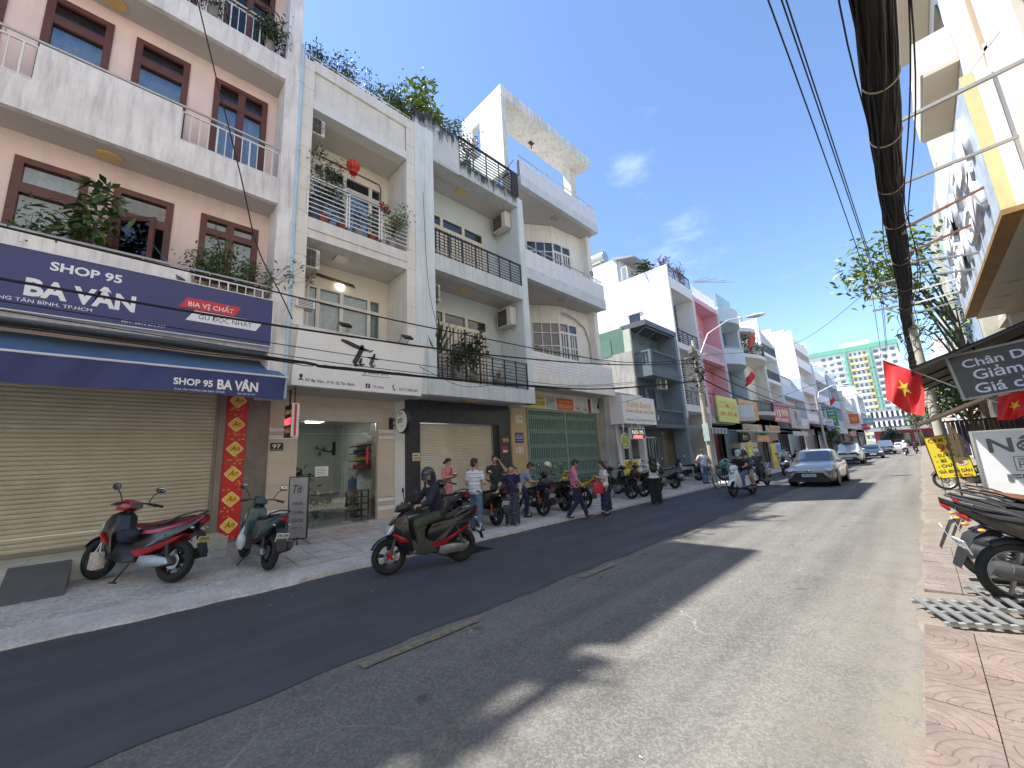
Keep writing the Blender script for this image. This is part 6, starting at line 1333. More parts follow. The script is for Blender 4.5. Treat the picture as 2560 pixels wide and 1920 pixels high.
# utility pole and cable bundle on the right
M_pole=mat('concrete_pole',(.42,.38,.31),.85,var=.12,ns=3,bump=.2); M_cab=mat('black_cable',(.009,.0085,.0085),.7,var=.3,ns=6); M_rod=mat('pale_steel_arm',(.33,.33,.31),.5,.3,var=.15); M_rust=mat('rusty_rod',(.2,.09,.05),.7,var=.2)
pl=root('utility_pole','concrete utility pole carrying the thick cable bundle behind the canopy','utility pole',(.5,22,.05))
mb=MB(); mb.tube([(.5,22,.05),(.5,22,8.6)],[.16,.11],14); mb.build('pole_shaft',M_pole,pl)
mb=MB()
for z in (7.0,7.5,8.1): mb.bar((.6,22,z),(-.5,21.8,z),.07,.07); mb.bar((.45,22,z-.45),(-.1,21.85,z-.03),.04,.04)
mb.build('cross_arm',M_rod,pl)
for z in (7.5,8.1):
    for x in (-.4,-.15): 
        q=MB(); q.lathe([(.03,0),(.05,.03),(.03,.06),(.05,.09),(.03,.12),(0,.14)],(x,21.82,z+.035),8); q.build('insulator',M_potw,pl)
mb=MB(); rr=random.Random(5)
for k in range(14):
    a=rr.uniform(0,6.28); r=rr.uniform(.15,.4); z=rr.uniform(3,6.5); c=(.5+.2*math.cos(a),22+.2*math.sin(a)); mb.tube([(c[0]+r*math.cos(t),c[1]-.1,z+r*math.sin(t)) for t in [q*.5 for q in range(13)]],.012,4)
o=mb.build('cable_coil',M_cab,pl); o['kind']='stuff'
cb=root('cable_bundle','thick black bundle of telecom cables running overhead along the street','cables',(.4,10,6.1)); rr=random.Random(9)
def bz(y): return 6.2-.12*math.sin(max(0,min(1,(y+8)/30))*math.pi)+.05*math.sin(y*.7)
def bxx(y): return .41+.02*math.sin(y*.5)
mb=MB(); ys=[-8+.6*k for k in range(84)]
mb.tube([(bxx(y),y,bz(y)) for y in ys],[.13+.015*math.sin(y*3) for y in ys],14)
mb.build('core',M_cab,cb)
mb=MB()
for k in range(46):
    a=rr.uniform(0,6.28); r0=rr.uniform(.11,.165); w=rr.uniform(.1,.5)*rr.choice((-1,1)); th=rr.uniform(.008,.02); ph=rr.uniform(0,6)
    mb.tube([(bxx(y)+math.cos(a+w*.3*y+.3*math.sin(y*1.3+ph))*(r0+.012*math.sin(y*2+ph)),y,bz(y)+math.sin(a+w*.3*y+.3*math.sin(y*1.3+ph))*(r0+.012*math.sin(y*2+ph))) for y in ys],th,5)
for k in range(3):
    ph=rr.uniform(0,6); off=(.2,.24,-.19)[k]
    mb.tube([(bxx(y)+off+.06*math.sin(y*.8+ph),y,bz(y)-.12+.1*math.sin(y*.9+ph)) for y in ys],.009,5)
o=mb.build('strand',M_cab,cb); o['kind']='stuff'
mb=MB()
for y in (4.6,6.2,7.5,9.2,11,13.4,15.8,18.6): mb.torus((bxx(y),y,bz(y)),(0,1,.15),.175,.01,22,6)
mb.build('tie_ring',mat('cable_tie',(.35,.3,.22),.6,var=.1),cb)
for k,(y,z,x1,m,dz) in enumerate([(7.7,6.25,1.9,M_rod,.12),(9.6,6.2,1.9,M_rod,.1),(11.5,6.1,1.72,M_rust,.35),(13.2,6.1,1.72,M_rust,.3),(13.9,6.1,1.72,M_rod,-.2),(15.2,6.1,1.72,M_rod,-.2),(17.2,6.2,1.72,M_wpaint,.1),(18.8,6.2,1.72,M_wpaint,.1),(20.2,6.2,1.8,M_rod,.1)]):
    ar=root('support_arm','steel arm bracing the cable bundle to the wall','bracket',(.5,y,z),'steel arms bracing the cable bundle')
    MB().bar((.5,y,z),(x1,y+.1,z+dz),.045,.045).build('rod',m,ar); mb=MB(); mb.bar((.5,y,z-.12),(.52,y,z+.14),.05,.08); mb.torus((.56,y,z+.05),(0,1,0),.05,.012,12,5); mb.build('clamp',M_rod,ar)
# thin overhead wires, right
wr=root('power_lines','thin black power lines strung above the road on the right','wires',(-.4,12,7.5))
for (x0,x1,x2,z0) in ((-.56,-.27,-.4,7.5),(-.45,-.2,-.15,7.55),(-.4,-.17,-.12,7.62)):
    pts=[]
    for k in range(25):
        y=-6+28*k/24; u=k/24; pts.append((x0*(1-u)**2+2*x1*u*(1-u)+x2*u*u+0,y,z0-.25*math.sin(u*math.pi)+(.55 if x0>-.5 else 0)*u*0))
    MB().tube(pts,.011,5).build('wire',M_cab,wr)
for x in (-.4,-.15,-.1): MB().tube([(x,21.8,7.6),(x-.4,32,7.1),(x-1,46,7.6)],.012,5).build('wire',M_cab,wr)
# canopies
cn=root('canopy','dark tarpaulin canopy on a steel frame over the right pavement','canopy',(1.4,14,3)); M_tarp=mat('dark_tarp',(.075,.072,.062),.7,var=.15,ns=1.5,bump=.1)
mb=MB(); f=lambda u,v:(.1+2.5*u,11.2+6*v,3.12+.95*u-.05*math.sin(u*3.1)*(1+math.sin(v*9)*.4)); mb.grid(f,10,12); mb.grid(lambda u,v:(f(u,v)[0],f(u,v)[1],f(u,v)[2]-.012),10,12); mb.build('tarp',M_tarp,cn)
mb=MB()
for y in (11.23,13.2,15.2,17.15): mb.bar((.1,y,3.04),(2.6,y,3.97),.035,.045)
mb.bar((.1,11.2,3.05),(.1,17.2,3.05),.04,.04); mb.bar((1.3,12,3.5),(1.3,17.2,3.5),.03,.03); mb.build('frame',M_black,cn)
c2=root('canopy','thin lower metal canopy beyond the tarpaulin','canopy',(1,18.6,2.4)); mb=MB(); mb.add([(-.02,17.6,2.2),(2.4,17.6,3.2),(2.4,20.2,3.2),(-.02,20.2,2.2),(-.02,17.6,2.12),(2.4,17.6,3.1),(2.4,20.2,3.1),(-.02,20.2,2.12)],[(0,1,2,3),(7,6,5,4),(0,4,5,1),(1,5,6,2),(2,6,7,3),(3,7,4,0)]); mb.build('sheet',mat('brown_sheet',(.16,.12,.09),.6,var=.15),c2)
mb=MB(); mb.tube([(.0,17.62,2.1),(-.08,17.6,2.55),(-.1,17.55,2.95)],.012,5); mb.tube([(.0,17.62,2.1),(.05,17.6,1.75)],.02,6); mb.build('rope',M_rust,c2)
# LED price board
ld=root('led_board','grey LED board lettered Giảm Giá hanging under the canopy','sign',(1.4,11.6,2.4)); M_lb=mat('led_board_face',(.06,.058,.055),.4,var=.15,ns=2); M_lw=mat('led_white',(.34,.34,.44),.5,var=.45,ns=70,emis=((.75,.78,1),.06))
TM=Matrix.Rotation(math.radians(4),4,'Y'); L0=Vector((.72,11.55,2.42)); Lm=Matrix.Translation(L0)@Matrix.Rotation(math.radians(-6),4,'Y')
mb=MB(); mb.X=Lm; mb.box(0,0,0,1.5,.1,.82); mb.build('face',M_lb,ld)
mb=MB(); mb.X=Lm
for (a,b_,c,d) in ((-.04,-.03,1.54,0),(-.04,.82,1.54,.86),(-.04,0,0,.82),(1.5,0,1.54,.82)): mb.box(a,-.02,b_,c,.12,d)
mb.build('frame',M_rod,ld); LM3=(Matrix.Rotation(math.radians(-6),3,'Y')@FACE['-Y'])
for s,u,v,w,hh in (('Chân Dra',.14,.56,1.0,.16),('Giảm 50%',.22,.31,1.15,.19),('Giá chỉ từ',.17,.05,1.15,.19)): text(ld,s,M_lw,Lm@Vector((u,-.006,v)),width=w,height=hh,M3=LM3,bold=.012)
mb=MB(); mb.bar((1.0,11.6,3.3),(1.0,11.9,3.6),.03,.03); mb.bar((1.9,11.6,3.35),(1.9,11.9,3.8),.03,.03); mb.build('hanger',M_black,ld)
# national flags
def star(mb,c,r,fn):
    pts=[]
    for k in range(10):
        a=math.pi/2+k*math.pi/5; q=r if k%2==0 else r*.38; pts.append((c[0]+q*math.cos(a),c[1]+q*math.sin(a)))
    cen=fn(*c); vs=[cen]+[fn(*p) for p in pts]; mb.add(vs,[(0,1+k,1+(k+1)%10) for k in range(10)])
def natflag(label,p0,p1,width,drop,seed,ph):
    """cloth hung from a slanted pole; width runs along the pole from p0 (tip) to p1"""
    r=root('flag',label,'flag',p1); P=Vector(p0);Q=Vector(p1); d=(Q-P).normalized(); side=Vector((0,1,0))
    def F(u,v):
        # u along pole 0..1 from tip, v down 0..1
        b=P+d*(width*u); fold=.06*math.sin(u*7+v*4+ph)*(.3+v)+.035*math.sin(u*15+v*2)*v
        sag=Vector((-.12*v*(1-u)-.16*v*v*(u-.2)*.9,fold,-drop*v*(1-.2*abs(u-.5)*v)))
        return b+sag
    mb=MB(); mb.grid(lambda u,v:tuple(F(u,v)),26,22); mb.build('cloth',M_flag,r)
    mb=MB(); star(mb,(.5,.48),.19,lambda a,b_:tuple(F(a,b_)+Vector((0,-.008,0)))); 
    # rotate so that it stays upright on the slanted cloth
    mb.build('star',mat('flag_yellow',(.75,.6,.05),.6,var=.03),r)
    MB().tube([P,Q+d*.6],.012,6).build('flag_pole',M_wpaint,r); return r
natflag('large red flag with yellow star flying from a pole at the canopy','' or (-.3,12.0,3.48),(.68,12.0,2.68),.68,.98,1,0)
natflag('small red flag with yellow star hanging below the LED board',(1.14,11.7,2.42),(1.6,11.7,2.5),.4,.5,2,1)
# boards on the pavement
nb=root('floor_sign','large white mattress board lettered Nệm on the right pavement','sign',(1.3,12,.08)); MB().box(.7,12.0,.3,2.2,12.05,1.77).build('board',mat('board_white',(.7,.71,.69),.45,var=.06,ns=3),nb)
mb=MB()
for (a,b_,c,d) in ((.665,.27,.705,1.8),(2.195,.27,2.235,1.8)): mb.box(a,11.98,b_,c,12.07,d)
mb.box(.705,11.98,1.77,2.195,12.07,1.8); mb.box(.705,11.98,.27,2.195,12.07,.3)
for x in (.75,2.15): mb.bar((x,12.02,.06),(x,12.02,.28),.03,.03)
mb.build('frame',M_steel,nb)
Mtx=mat('board_grey_ink',(.13,.13,.14),.6,var=.05)
text(nb,'Nệm',Mtx,(.86,11.99,1.38),width=.95,height=.27,face='-Y',bold=.02); text(nb,'FUJIE',Mtx,(1.0,11.99,.84),width=.85,height=.13,face='-Y',bold=.03); text(nb,'Home Mattress',Mtx,(1.3,11.99,.78),width=.4,height=.03,face='-Y')
mb=MB()
for (a,b_,c,d) in ((1.13,1.03,1.38,1.04),(1.13,1.28,1.38,1.29),(1.13,1.04,1.14,1.28),(1.37,1.04,1.38,1.28)): mb.box(a,11.993,b_,c,12.0,d)
mb.tube([(1.19,11.995,1.08),(1.19,11.995,1.2),(1.25,11.995,1.2),(1.24,11.995,1.14),(1.19,11.995,1.14)],.009,5); mb.tube([(1.18,11.995,1.24),(1.33,11.995,1.24)],.009,5); mb.tube([(1.27,11.995,1.2),(1.29,11.995,1.14),(1.33,11.995,1.2),(1.33,11.995,1.08),(1.27,11.995,1.07)],.009,5); mb.build('logo',Mtx,nb)
ctb=root('floor_sign','yellow Cơm Tấm 90 menu board tilted on legs by the kerb','sign',(.5,18,.06)); CT=Matrix.Translation((.15,18,.5))@Matrix.Rotation(math.radians(-5),4,'Y')
mb=MB(); mb.X=CT; mb.box(0,0,0,.78,.03,1.24); mb.build('board',mat('menu_yellow',(.75,.6,.03),.5,var=.06),ctb)
mb=MB(); mb.X=CT
for (a,b_,c,d) in ((-.02,-.02,.8,0),(-.02,1.24,.8,1.26),(-.02,0,0,1.24),(.78,0,.8,1.24)): mb.box(a,-.01,b_,c,.04,d)
mb.tube([(.05,.0,.05),(.03,-.25,-.43)],.01,5); mb.tube([(.7,.0,.05),(.72,-.25,-.43)],.01,5); mb.tube([(.38,.04,.5),(.38,.45,-.43)],.01,5); mb.build('frame',M_black,ctb)
CM3=(Matrix.Rotation(math.radians(-5),3,'Y')@FACE['-Y']); M_mred=mat('menu_red',(.5,.03,.02),.5,var=.03)
for s,u,v,w,hh,m in (('CƠM TẤM',.06,1.06,.66,.12,M_mred),('90',.2,.78,.38,.22,M_mred),('- SƯỜN',.08,.62,.42,.09,M_black),('- BÌ',.08,.46,.22,.09,M_black),('- CHẢ',.08,.31,.34,.09,M_black),('GIÁ BÌNH DÂN',.06,.14,.68,.09,M_black),('Kính Mời',.34,.03,.35,.06,M_mred)): text(ctb,s,m,CT@Vector((u,-.004,v)),width=w,height=hh,M3=CM3,bold=.02)
for k,(u,v) in enumerate(((.62,.6),(.6,.4))):
    q=MB(); q.X=CT; q.sph((u,-.003,v),(.12,.004,.08),16,8); pt=q.build('plate_print',M_potw,ctb); q=MB(); q.X=CT; q.sph((u-.02,-.006,v+.01),(.07,.004,.045),12,6); q.build('food_print',mat('food_brown',(.25,.08,.03),.5,var=.4,ns=30),ctb)
# rack of cloths in the shade
rk=root('cloth_rack','dark rack of hanging rolled fabrics in the shade behind the boards','rack',(1.4,15,.08)); MB().bar((.45,15,2.1),(2.5,15,2.1),.04,.04).build('rail',M_black,rk); rr=random.Random(3)
cl=[mat('cloth_%d'%k,c,.8,var=.15) for k,c in enumerate([(.05,.04,.03),(.1,.075,.045),(.03,.045,.04),(.12,.1,.07),(.04,.03,.04)])]
for k in range(26): piece('hanging_cloth',rr.choice(cl),rk,.5+k*.078,14.94,1.25-rr.uniform(0,.1),.5+k*.078+.06,15.06,2.08)
for x in (.45,2.5): piece('post',M_black,rk,x-.02,14.98,.08,x+.02,15.02,2.12)
# trees on the right
tree('leafy tree with long pale leaves rising behind the cable bundle',(1.9,25,.06),10.6,2.3,700,.34,LEAF_Y,401,extra=[((1.9,25.1,6.5),(-.9,24.2,9.7)),((1.9,25.1,6.5),(-.2,24,10.5)),((1.9,25.1,6.5),(.1,24.3,9.4)),((1.9,25.1,6.5),(1.2,24,10.6)),((1.9,25.1,6.5),(-.5,23.8,8.9))])
tree('green bush-like tree behind the utility pole',(1.9,31,.06),5.2,1.8,900,.45,LEAF_A,402)
# steel ramps lying by the kerb
M_ramp=mat('galvanised_flat',(.17,.175,.17),.6,.2,var=.2,ns=6)
def ramp(label,c,ang,L,W,n,tilt):
    r=root('steel_ramp',label,'ramp',(0,0,0)); 
    mb=MB()
    for s in (-W/2,W/2): mb.box(-L/2,s-.02,.0,L/2,s+.02,.03)
    mb.box(-L/2,-.015,.002,L/2,.015,.024); mb.build('side_rail',M_rod,r)
    for k in range(n):
        x=-L/2+L*(k+.5)/n; piece('slat',M_ramp,r,x-.026,-W/2-.03,.03,x+.026,W/2+.03,.045)
    r.location=c; r.rotation_euler=(tilt[0],tilt[1],ang); return r
ramp('slatted steel ramp lying bent by the kerb beside the tiles',(0,5.8,.075),math.radians(22),.55,.6,5,(.0,-.04)); ramp('second slatted steel ramp overlapping the first under the parked wheels',(.45,6.4,.10),math.radians(14),.7,.66,6,(.02,.0))
# ---------------------------------------------------------------- motorbikes
M_rub=mat('tyre_rubber',(.016,.016,.016),.85,var=.15,ns=20); M_plas=mat('black_plastic',(.02,.02,.022),.42,var=.1,ns=6); M_gplas=mat('grey_plastic',(.06,.062,.065),.5,var=.1)
M_rim=mat('black_alloy',(.03,.03,.032),.35,.5,var=.1); M_rims=mat('silver_alloy',(.42,.42,.42),.35,.9,var=.1); M_eng=mat('engine_alloy',(.3,.31,.32),.4,.8,var=.2,ns=9); M_engd=mat('dark_engine',(.05,.05,.052),.55,.4,var=.2,ns=9)
M_chr=mat('chrome',(.6,.6,.6),.12,1,var=.03); M_seat=mat('seat_vinyl',(.02,.02,.021),.55,var=.1); M_tail=mat('tail_lens',(.4,.01,.012),.15,var=.05,spec=.8); M_lens=mat('clear_lens',(.5,.53,.56),.08,.3,var=.05,spec=1); M_amber=mat('amber_lens',(.6,.25,.03),.2,var=.05); M_plate=mat('plate_white',(.66,.68,.68),.5,var=.05); M_mirr=mat('mirror_glass',(.5,.52,.55),.04,1,var=0); M_orsp=mat('orange_spring',(.5,.1,.03),.4,var=.1)
def paint(name,c,rough=.25): return mat('bike_'+name,c,rough,0,var=.05,ns=4,coat=.35)
P_blk=paint('black',(.012,.012,.014)); P_red=paint('red',(.36,.012,.018)); P_teal=paint('teal',(.03,.075,.085)); P_white=paint('white',(.72,.73,.74)); P_yel=paint('yellow',(.55,.4,.03)); P_grey=paint('grey',(.16,.17,.17)); P_navy=paint('navy',(.015,.02,.05))
def sweep_arc(mb,cx,cz,R,a0,a1,w,t=.012,n=12,yo=0):
    vs=[];fs=[]
    for i in range(n+1):
        a=math.radians(a0+(a1-a0)*i/n); ww=w*(.75+.25*math.sin(math.pi*i/n))
        for (yy,rr) in ((-ww,R-.02),(-ww*.6,R+.008),(0,R+.018),(ww*.6,R+.008),(ww,R-.02)): vs.append((cx+math.cos(a)*rr,yo+yy,cz+math.sin(a)*rr))
    for i in range(n):
        for k in range(4): fs.append((i*5+k,i*5+k+1,i*5+6+k,i*5+5+k)); 
    mb.add(vs,fs,True)
def wheel(parent,x,r,tw,rim,spokes,disc=True,name='wheel',yo=0,thin=False):
    z=r; mb=MB(); rt=tw*.5; mb.torus((x,yo,z),(0,1,0),r-rt*1.05,rt*1.05,36,10,1.0); 
    w=mb.build(name,M_rub,parent); R=r-rt*1.9
    mb=MB(); mb.torus((x,yo,z),(0,1,0),R,.016,36,8,1.9); mb.cyl((x,yo-.05,z),(x,yo+.05,z),.035,n=12)
    if thin:
        for k in range(24):
            a=k*math.pi/12; mb.cyl((x+.02*math.cos(a+.6),yo+(.03 if k%2 else -.03),z+.02*math.sin(a+.6)),(x+R*math.cos(a),yo,z+R*math.sin(a)),.0025,n=4)
    else:
        for k in range(spokes):
            a=2*math.pi*k/spokes+.2
            for s in ((-.035,.0),(.035,.0)) if spokes<=5 else ((0,0),):
                mb.bar((x+.03*math.cos(a),yo,z+.03*math.sin(a)),(x+R*math.cos(a+s[0]*3),yo,z+R*math.sin(a+s[0]*3)),.024,.03,up=(0,1,0))
    mb.build('rim',rim,w)
    if disc:
        mb=MB(); mb.torus((x,yo+.055,z),(0,1,0),.085,.022,28,4,.12); mb.build('brake_disc',M_eng,w)
    return w
def motorbike(label,paintm,style='scooter',plate='59-X1 234.56',accent=None,group='motorbikes parked along the left pavement',seatm=None,rim=None,spring=None,mirrors=True,exh=None,steer=0,name=None,det=True,platem=None,stand=True):
    r=root(name or ('scooter' if style in('scooter','classic') else 'motorbike'),label,'motorbike',(0,0,0),group)
    seatm=seatm or M_seat; rim=rim or M_rim; accent=accent or M_plas
    sc=style in('scooter','classic')
    rw=.285 if sc else .30; tw=.1 if sc else .075; xf,xr=.645,-.63
    wheel(r,xf,rw,tw,rim,5 if sc else 6,name='front_wheel',thin=(style=='classic2')); wheel(r,xr,rw,tw*1.12,rim,5 if sc else 6,name='rear_wheel')
    mb=MB(); sweep_arc(mb,xf,rw,rw+.03,25,165,.075); mb.build('front_fender',paintm if style!='underbone' else M_plas,r)
    mb=MB()
    for s in (-1,1): mb.tube([(xf,s*.075,rw),(xf-.07,s*.075,rw+.25),(xf-.15,s*.06,rw+.45)],[.022,.024,.026],8)
    mb.tube([(.5,0,.68),(.4,0,.98)],.03,8); mb.build('fork',M_chr if style!='scooter' else M_gplas,r)
    mb=MB(); mb.box(xf-.03,.07,rw-.02,xf+.04,.1,rw+.07); mb.build('brake_caliper',M_tail if style=='scooter' else M_engd,r)
    # front apron
    if style=='classic': pr=[(.56,.42,.1),(.6,.62,.14),(.56,.82,.16),(.47,.96,.13),(.4,.98,.12),(.36,.8,.17),(.3,.5,.19),(.26,.33,.16),(.36,.3,.14),(.46,.34,.12)]
    elif sc: pr=[(.66,.6,.06),(.7,.66,.07),(.64,.78,.11),(.53,.9,.13),(.42,.95,.11),(.37,.88,.15),(.33,.6,.2),(.27,.34,.18),(.33,.27,.15),(.43,.3,.13),(.5,.44,.15),(.58,.55,.1)]
    else: pr=[(.62,.6,.06),(.64,.7,.09),(.52,.9,.11),(.42,.93,.1),(.38,.8,.12),(.26,.55,.17),(.16,.34,.15),(.26,.3,.13),(.42,.46,.15),(.54,.56,.1)]
    MB().shell(pr,.05).build('front_fairing',paintm,r)
    if sc and style!='classic':
        MB().shell([(.71,.64,.085),(.66,.76,.115),(.6,.8,.118),(.6,.7,.125),(.66,.62,.09)],.015).build('headlight',M_lens,r)
        mb=MB(); mb.shell([(.5,.5,.172),(.62,.62,.135),(.6,.655,.14),(.42,.56,.2),(.36,.5,.2)],.01); mb.build('accent_panel',accent,r)
    elif style=='classic':
        mb=MB(); mb.sph((.58,0,.88),(.06,.085,.07),12,8); mb.build('headlight',M_lens,r)
    else:
        MB().shell([(.64,.66,.08),(.6,.82,.1),(.55,.85,.1),(.58,.7,.1)],.015).build('headlight',M_lens,r)
    # handlebar cowl
    MB().shell([(.56,.97,.09),(.52,1.06,.11),(.42,1.12,.11),(.3,1.08,.1),(.28,1.0,.1),(.38,.95,.1)],.04).build('handlebar_cover',paintm if style!='classic' else paintm,r)
    mb=MB(); mb.shell([(.315,1.005,.085),(.32,1.09,.085),(.29,1.07,.085),(.275,1.01,.08)],.01); mb.build('gauge_panel',M_gplas,r)
    mb=MB(); mb.tube([(.26,-.35,1.04),(.3,-.2,1.07),(.36,0,1.07),(.3,.2,1.07),(.26,.35,1.04)],.012,8)
    for s in (-1,1): mb.tube([(.245,s*.37,1.035),(.275,s*.24,1.06)],.021,8); mb.tube([(.33,s*.34,1.03),(.37,s*.22,1.06)],.008,6)
    mb.build('handlebar',M_plas,r)
    if mirrors:
        for s in (-1,1):
            mb=MB(); mb.tube([(.33,s*.2,1.08),(.34,s*.25,1.19),(.33,s*.31,1.25)],.008,6); q=mb.build('mirror',M_plas,r)
            mb=MB(); mb.X=Matrix.Translation((.33,s*.34,1.29))@Matrix.Rotation(s*.25,4,'Z'); mb.sph((0,0,0),(.02,.075,.05),14,8); mb.build('mirror_head',M_plas,q); mb=MB(); mb.X=Matrix.Translation((.312,s*.338,1.29))@Matrix.Rotation(s*.25,4,'Z'); mb.sph((0,0,0),(.006,.066,.042),14,6); mb.build('mirror_glass',M_mirr,q)
    # middle
    if style=='scooter': MB().shell([(.36,.3,.17),(.34,.5,.12),(.2,.52,.11),(.02,.5,.12),(-.1,.42,.15),(-.12,.27,.17),(.1,.24,.17)],.03).build('floorboard',M_plas,r)
    elif style=='classic': MB().shell([(.34,.28,.16),(.34,.33,.16),(-.02,.33,.17),(-.06,.27,.17),(.1,.24,.16)],.02).build('floorboard',M_plas,r)
    else:
        MB().shell([(.4,.62,.1),(.3,.74,.09),(.1,.66,.09),(-.05,.62,.11),(-.1,.5,.12),(.15,.46,.09),(.3,.5,.1)],.03).build('centre_cover',paintm,r)
        mb=MB(); mb.shell([(.22,.26,.11),(.24,.42,.1),(.05,.46,.12),(-.15,.44,.13),(-.22,.3,.13),(.0,.2,.12)],.03); mb.cyl((.1,.0,.4),(.36,0,.5),.07,n=12); mb.build('engine',M_eng,r)
    if sc:
        body=[(.04,.4,.13),(.03,.62,.13),(-.05,.73,.14),(-.4,.78,.15),(-.75,.86,.11),(-.93,.93,.05),(-.97,.9,.045),(-.88,.78,.1),(-.7,.64,.14),(-.4,.5,.16),(-.12,.38,.16)]
        if style=='classic': body=[(.02,.33,.14),(.0,.62,.15),(-.06,.73,.15),(-.4,.77,.17),(-.78,.78,.13),(-.92,.7,.09),(-.93,.6,.09),(-.8,.5,.15),(-.45,.42,.19),(-.12,.34,.17)]
        MB().shell(body,.05).build('rear_body',paintm,r)
        if style=='scooter':
            MB().shell([(-.02,.42,.165),(-.3,.47,.17),(-.66,.62,.15),(-.78,.66,.12),(-.6,.52,.14),(-.3,.38,.15),(-.1,.32,.15)],.015).build('lower_panel',accent,r)
        MB().shell([(.1,.72,.09),(.06,.79,.11),(-.15,.795,.125),(-.32,.83,.13),(-.62,.885,.11),(-.76,.91,.08),(-.76,.86,.08),(-.4,.775,.13),(-.05,.715,.12)],.03).build('seat',seatm,r)
    else:
        MB().shell([(-.1,.5,.1),(-.08,.66,.11),(-.4,.74,.12),(-.8,.86,.07),(-.98,.95,.03),(-.98,.9,.03),(-.8,.76,.08),(-.5,.6,.11),(-.25,.48,.1)],.04).build('rear_body',paintm,r)
        MB().shell([(.02,.66,.08),(.0,.73,.1),(-.2,.755,.11),(-.4,.8,.115),(-.75,.86,.09),(-.86,.9,.06),(-.84,.85,.06),(-.4,.74,.11)],.03).build('seat',seatm,r)
    mb=MB(); 
    for s in (-1,1): mb.tube([(-.45,s*.13,.8),(-.65,s*.14,.9),(-.88,s*.08,.97)],.014,7)
    mb.tube([(-.88,-.08,.97),(-.92,0,.975),(-.88,.08,.97)],.014,7); mb.build('grab_rail',M_gplas if style!='classic' else M_chr,r)
    tz=.0 if style!='classic' else -.16
    MB().shell([(-.9,.82+tz,.055),(-.94,.87+tz,.05),(-.985,.89+tz,.04),(-.975,.845+tz,.045),(-.925,.8+tz,.05)],.012).build('tail_light',M_tail,r)
    mb=MB()
    for s in (-1,1): mb.shell([(-.82,.7,.02),(-.86,.75,.02),(-.93,.74,.015),(-.88,.69,.02)],.01); 
    for s in (-1,1):
        q=MB(); q.sph((-.88,s*.12,.74+tz*.5),(.032,.024,.017),10,6); q.build('indicator',M_amber if style!='scooter' else M_lens,r)
    mb=MB(); mb.add([(x,y,z) for (x,z,w) in ((-.8,.74,.07),(-.93,.66,.085),(-1.0,.5,.085),(-1.06,.36,.07),(-1.05,.34,.07)) for y in (-w,w)],[(2*k,2*k+1,2*k+3,2*k+2) for k in range(4)],True); mb.build('rear_fender',M_plas,r); 
    mb=MB(); sweep_arc(mb,xr,rw,rw+.025,20,120,.07); mb.build('inner_fender',M_plas,r)
    # number plate
    PM=Matrix.Translation((-.985,0,.56))@Matrix.Rotation(math.radians(-20),4,'Y')
    mb=MB(); mb.X=PM; mb.box(-.012,-.095,-.07,-.004,.095,.07); pl=mb.build('number_plate',platem or M_plate,r)
    if det:
        P3=Matrix(((0,0,-1),(-1,0,0),(0,1,0))); P3=Matrix.Rotation(math.radians(-20),3,'Y')@P3
        a,b_=plate.split(' ')
        for s,v in ((a,.01),(b_,-.055)): text(pl,s,M_black,PM@Vector((-.014,.08,v)),width=.16,height=.048,M3=P3,bold=.02)
    # engine block, exhaust, shock, stand
    mb=MB(); mb.shell([(-.1,.22,.07),(-.12,.36,.09),(-.4,.38,.1),(-.66,.34,.1),(-.7,.25,.09),(-.55,.2,.09),(-.25,.19,.08)],.04); mb.build('engine_case',M_engd,r)
    if sc:
        mb=MB(); mb.X=Matrix.Translation((0,.12,0)); mb.shell([(-.15,.24,.035),(-.18,.35,.04),(-.4,.37,.045),(-.62,.34,.045),(-.68,.26,.04),(-.5,.21,.045),(-.25,.2,.04)],.03); mb.build('belt_cover',M_eng,r)
    else:
        mb=MB(); mb.X=Matrix.Translation((0,.1,0)); mb.shell([(-.18,.25,.02),(-.18,.33,.02),(-.55,.36,.02),(-.7,.33,.02),(-.7,.27,.02),(-.5,.25,.02)],.02); mb.build('chain_cover',M_plas,r)
    mb=MB(); mb.tube([(.05,-.1,.22),(-.2,-.14,.2),(-.36,-.17,.24)],.022,8); mb.tube([(-.3,-.17,.24),(-.36,-.175,.26),(-.84,-.19,.4),(-.9,-.19,.42)],[.03,.058,.065,.045],12,flat=1.25); mb.build('exhaust',exh or M_engd,r)
    mb=MB(); mb.tube([(-.36,-.21,.285),(-.5,-.225,.33),(-.78,-.235,.41)],[.03,.05,.035],8,flat=1.4); mb.build('heat_shield',M_chr if style!='underbone' else M_gplas,r)
    for s in (-1,1):
        mb=MB(); mb.tube([(-.6,s*.12,.33),(-.5,s*.12,.66)],.018,8); 
        for k in range(9): mb.torus((-.585+.075*k/8,s*.12,.38+.25*k/8),(.29,0,.95),.03,.008,12,5)
        mb.build('shock_absorber',spring or M_gplas,r)
    if not stand: return r
    mb=MB(); mb.tube([(.0,.1,.24),(.02,.2,.06),(-.02,.26,.012)],.012,6); mb.tube([(-.08,.27,.008),(.04,.26,.008)],.012,6); mb.build('side_stand',M_plas,r)
    return r
def place(o,x,y,z,head,lean=0,pitch=0,s=1):
    o.location=(x,y,z); o.rotation_euler=(math.radians(lean),-pitch,math.radians(head)); o.scale=(s,s,s); return o
o=motorbike('red and black scooter with a dark red seat parked by the shutter step',P_blk,'scooter','59-P1 678.90',accent=P_red,seatm=mat('maroon_vinyl',(.13,.012,.02),.55,var=.1),group=None,platem=mat('plate_yellow',(.62,.52,.2),.5,var=.1))
place(o,-9.12,.4,zs(-9.12)+.01,217.7,9,.05,1.1)
for c in o.children:
    if c.name.startswith(('tail_light','accent_panel','handlebar_cover')): c.data.materials[0]=P_red
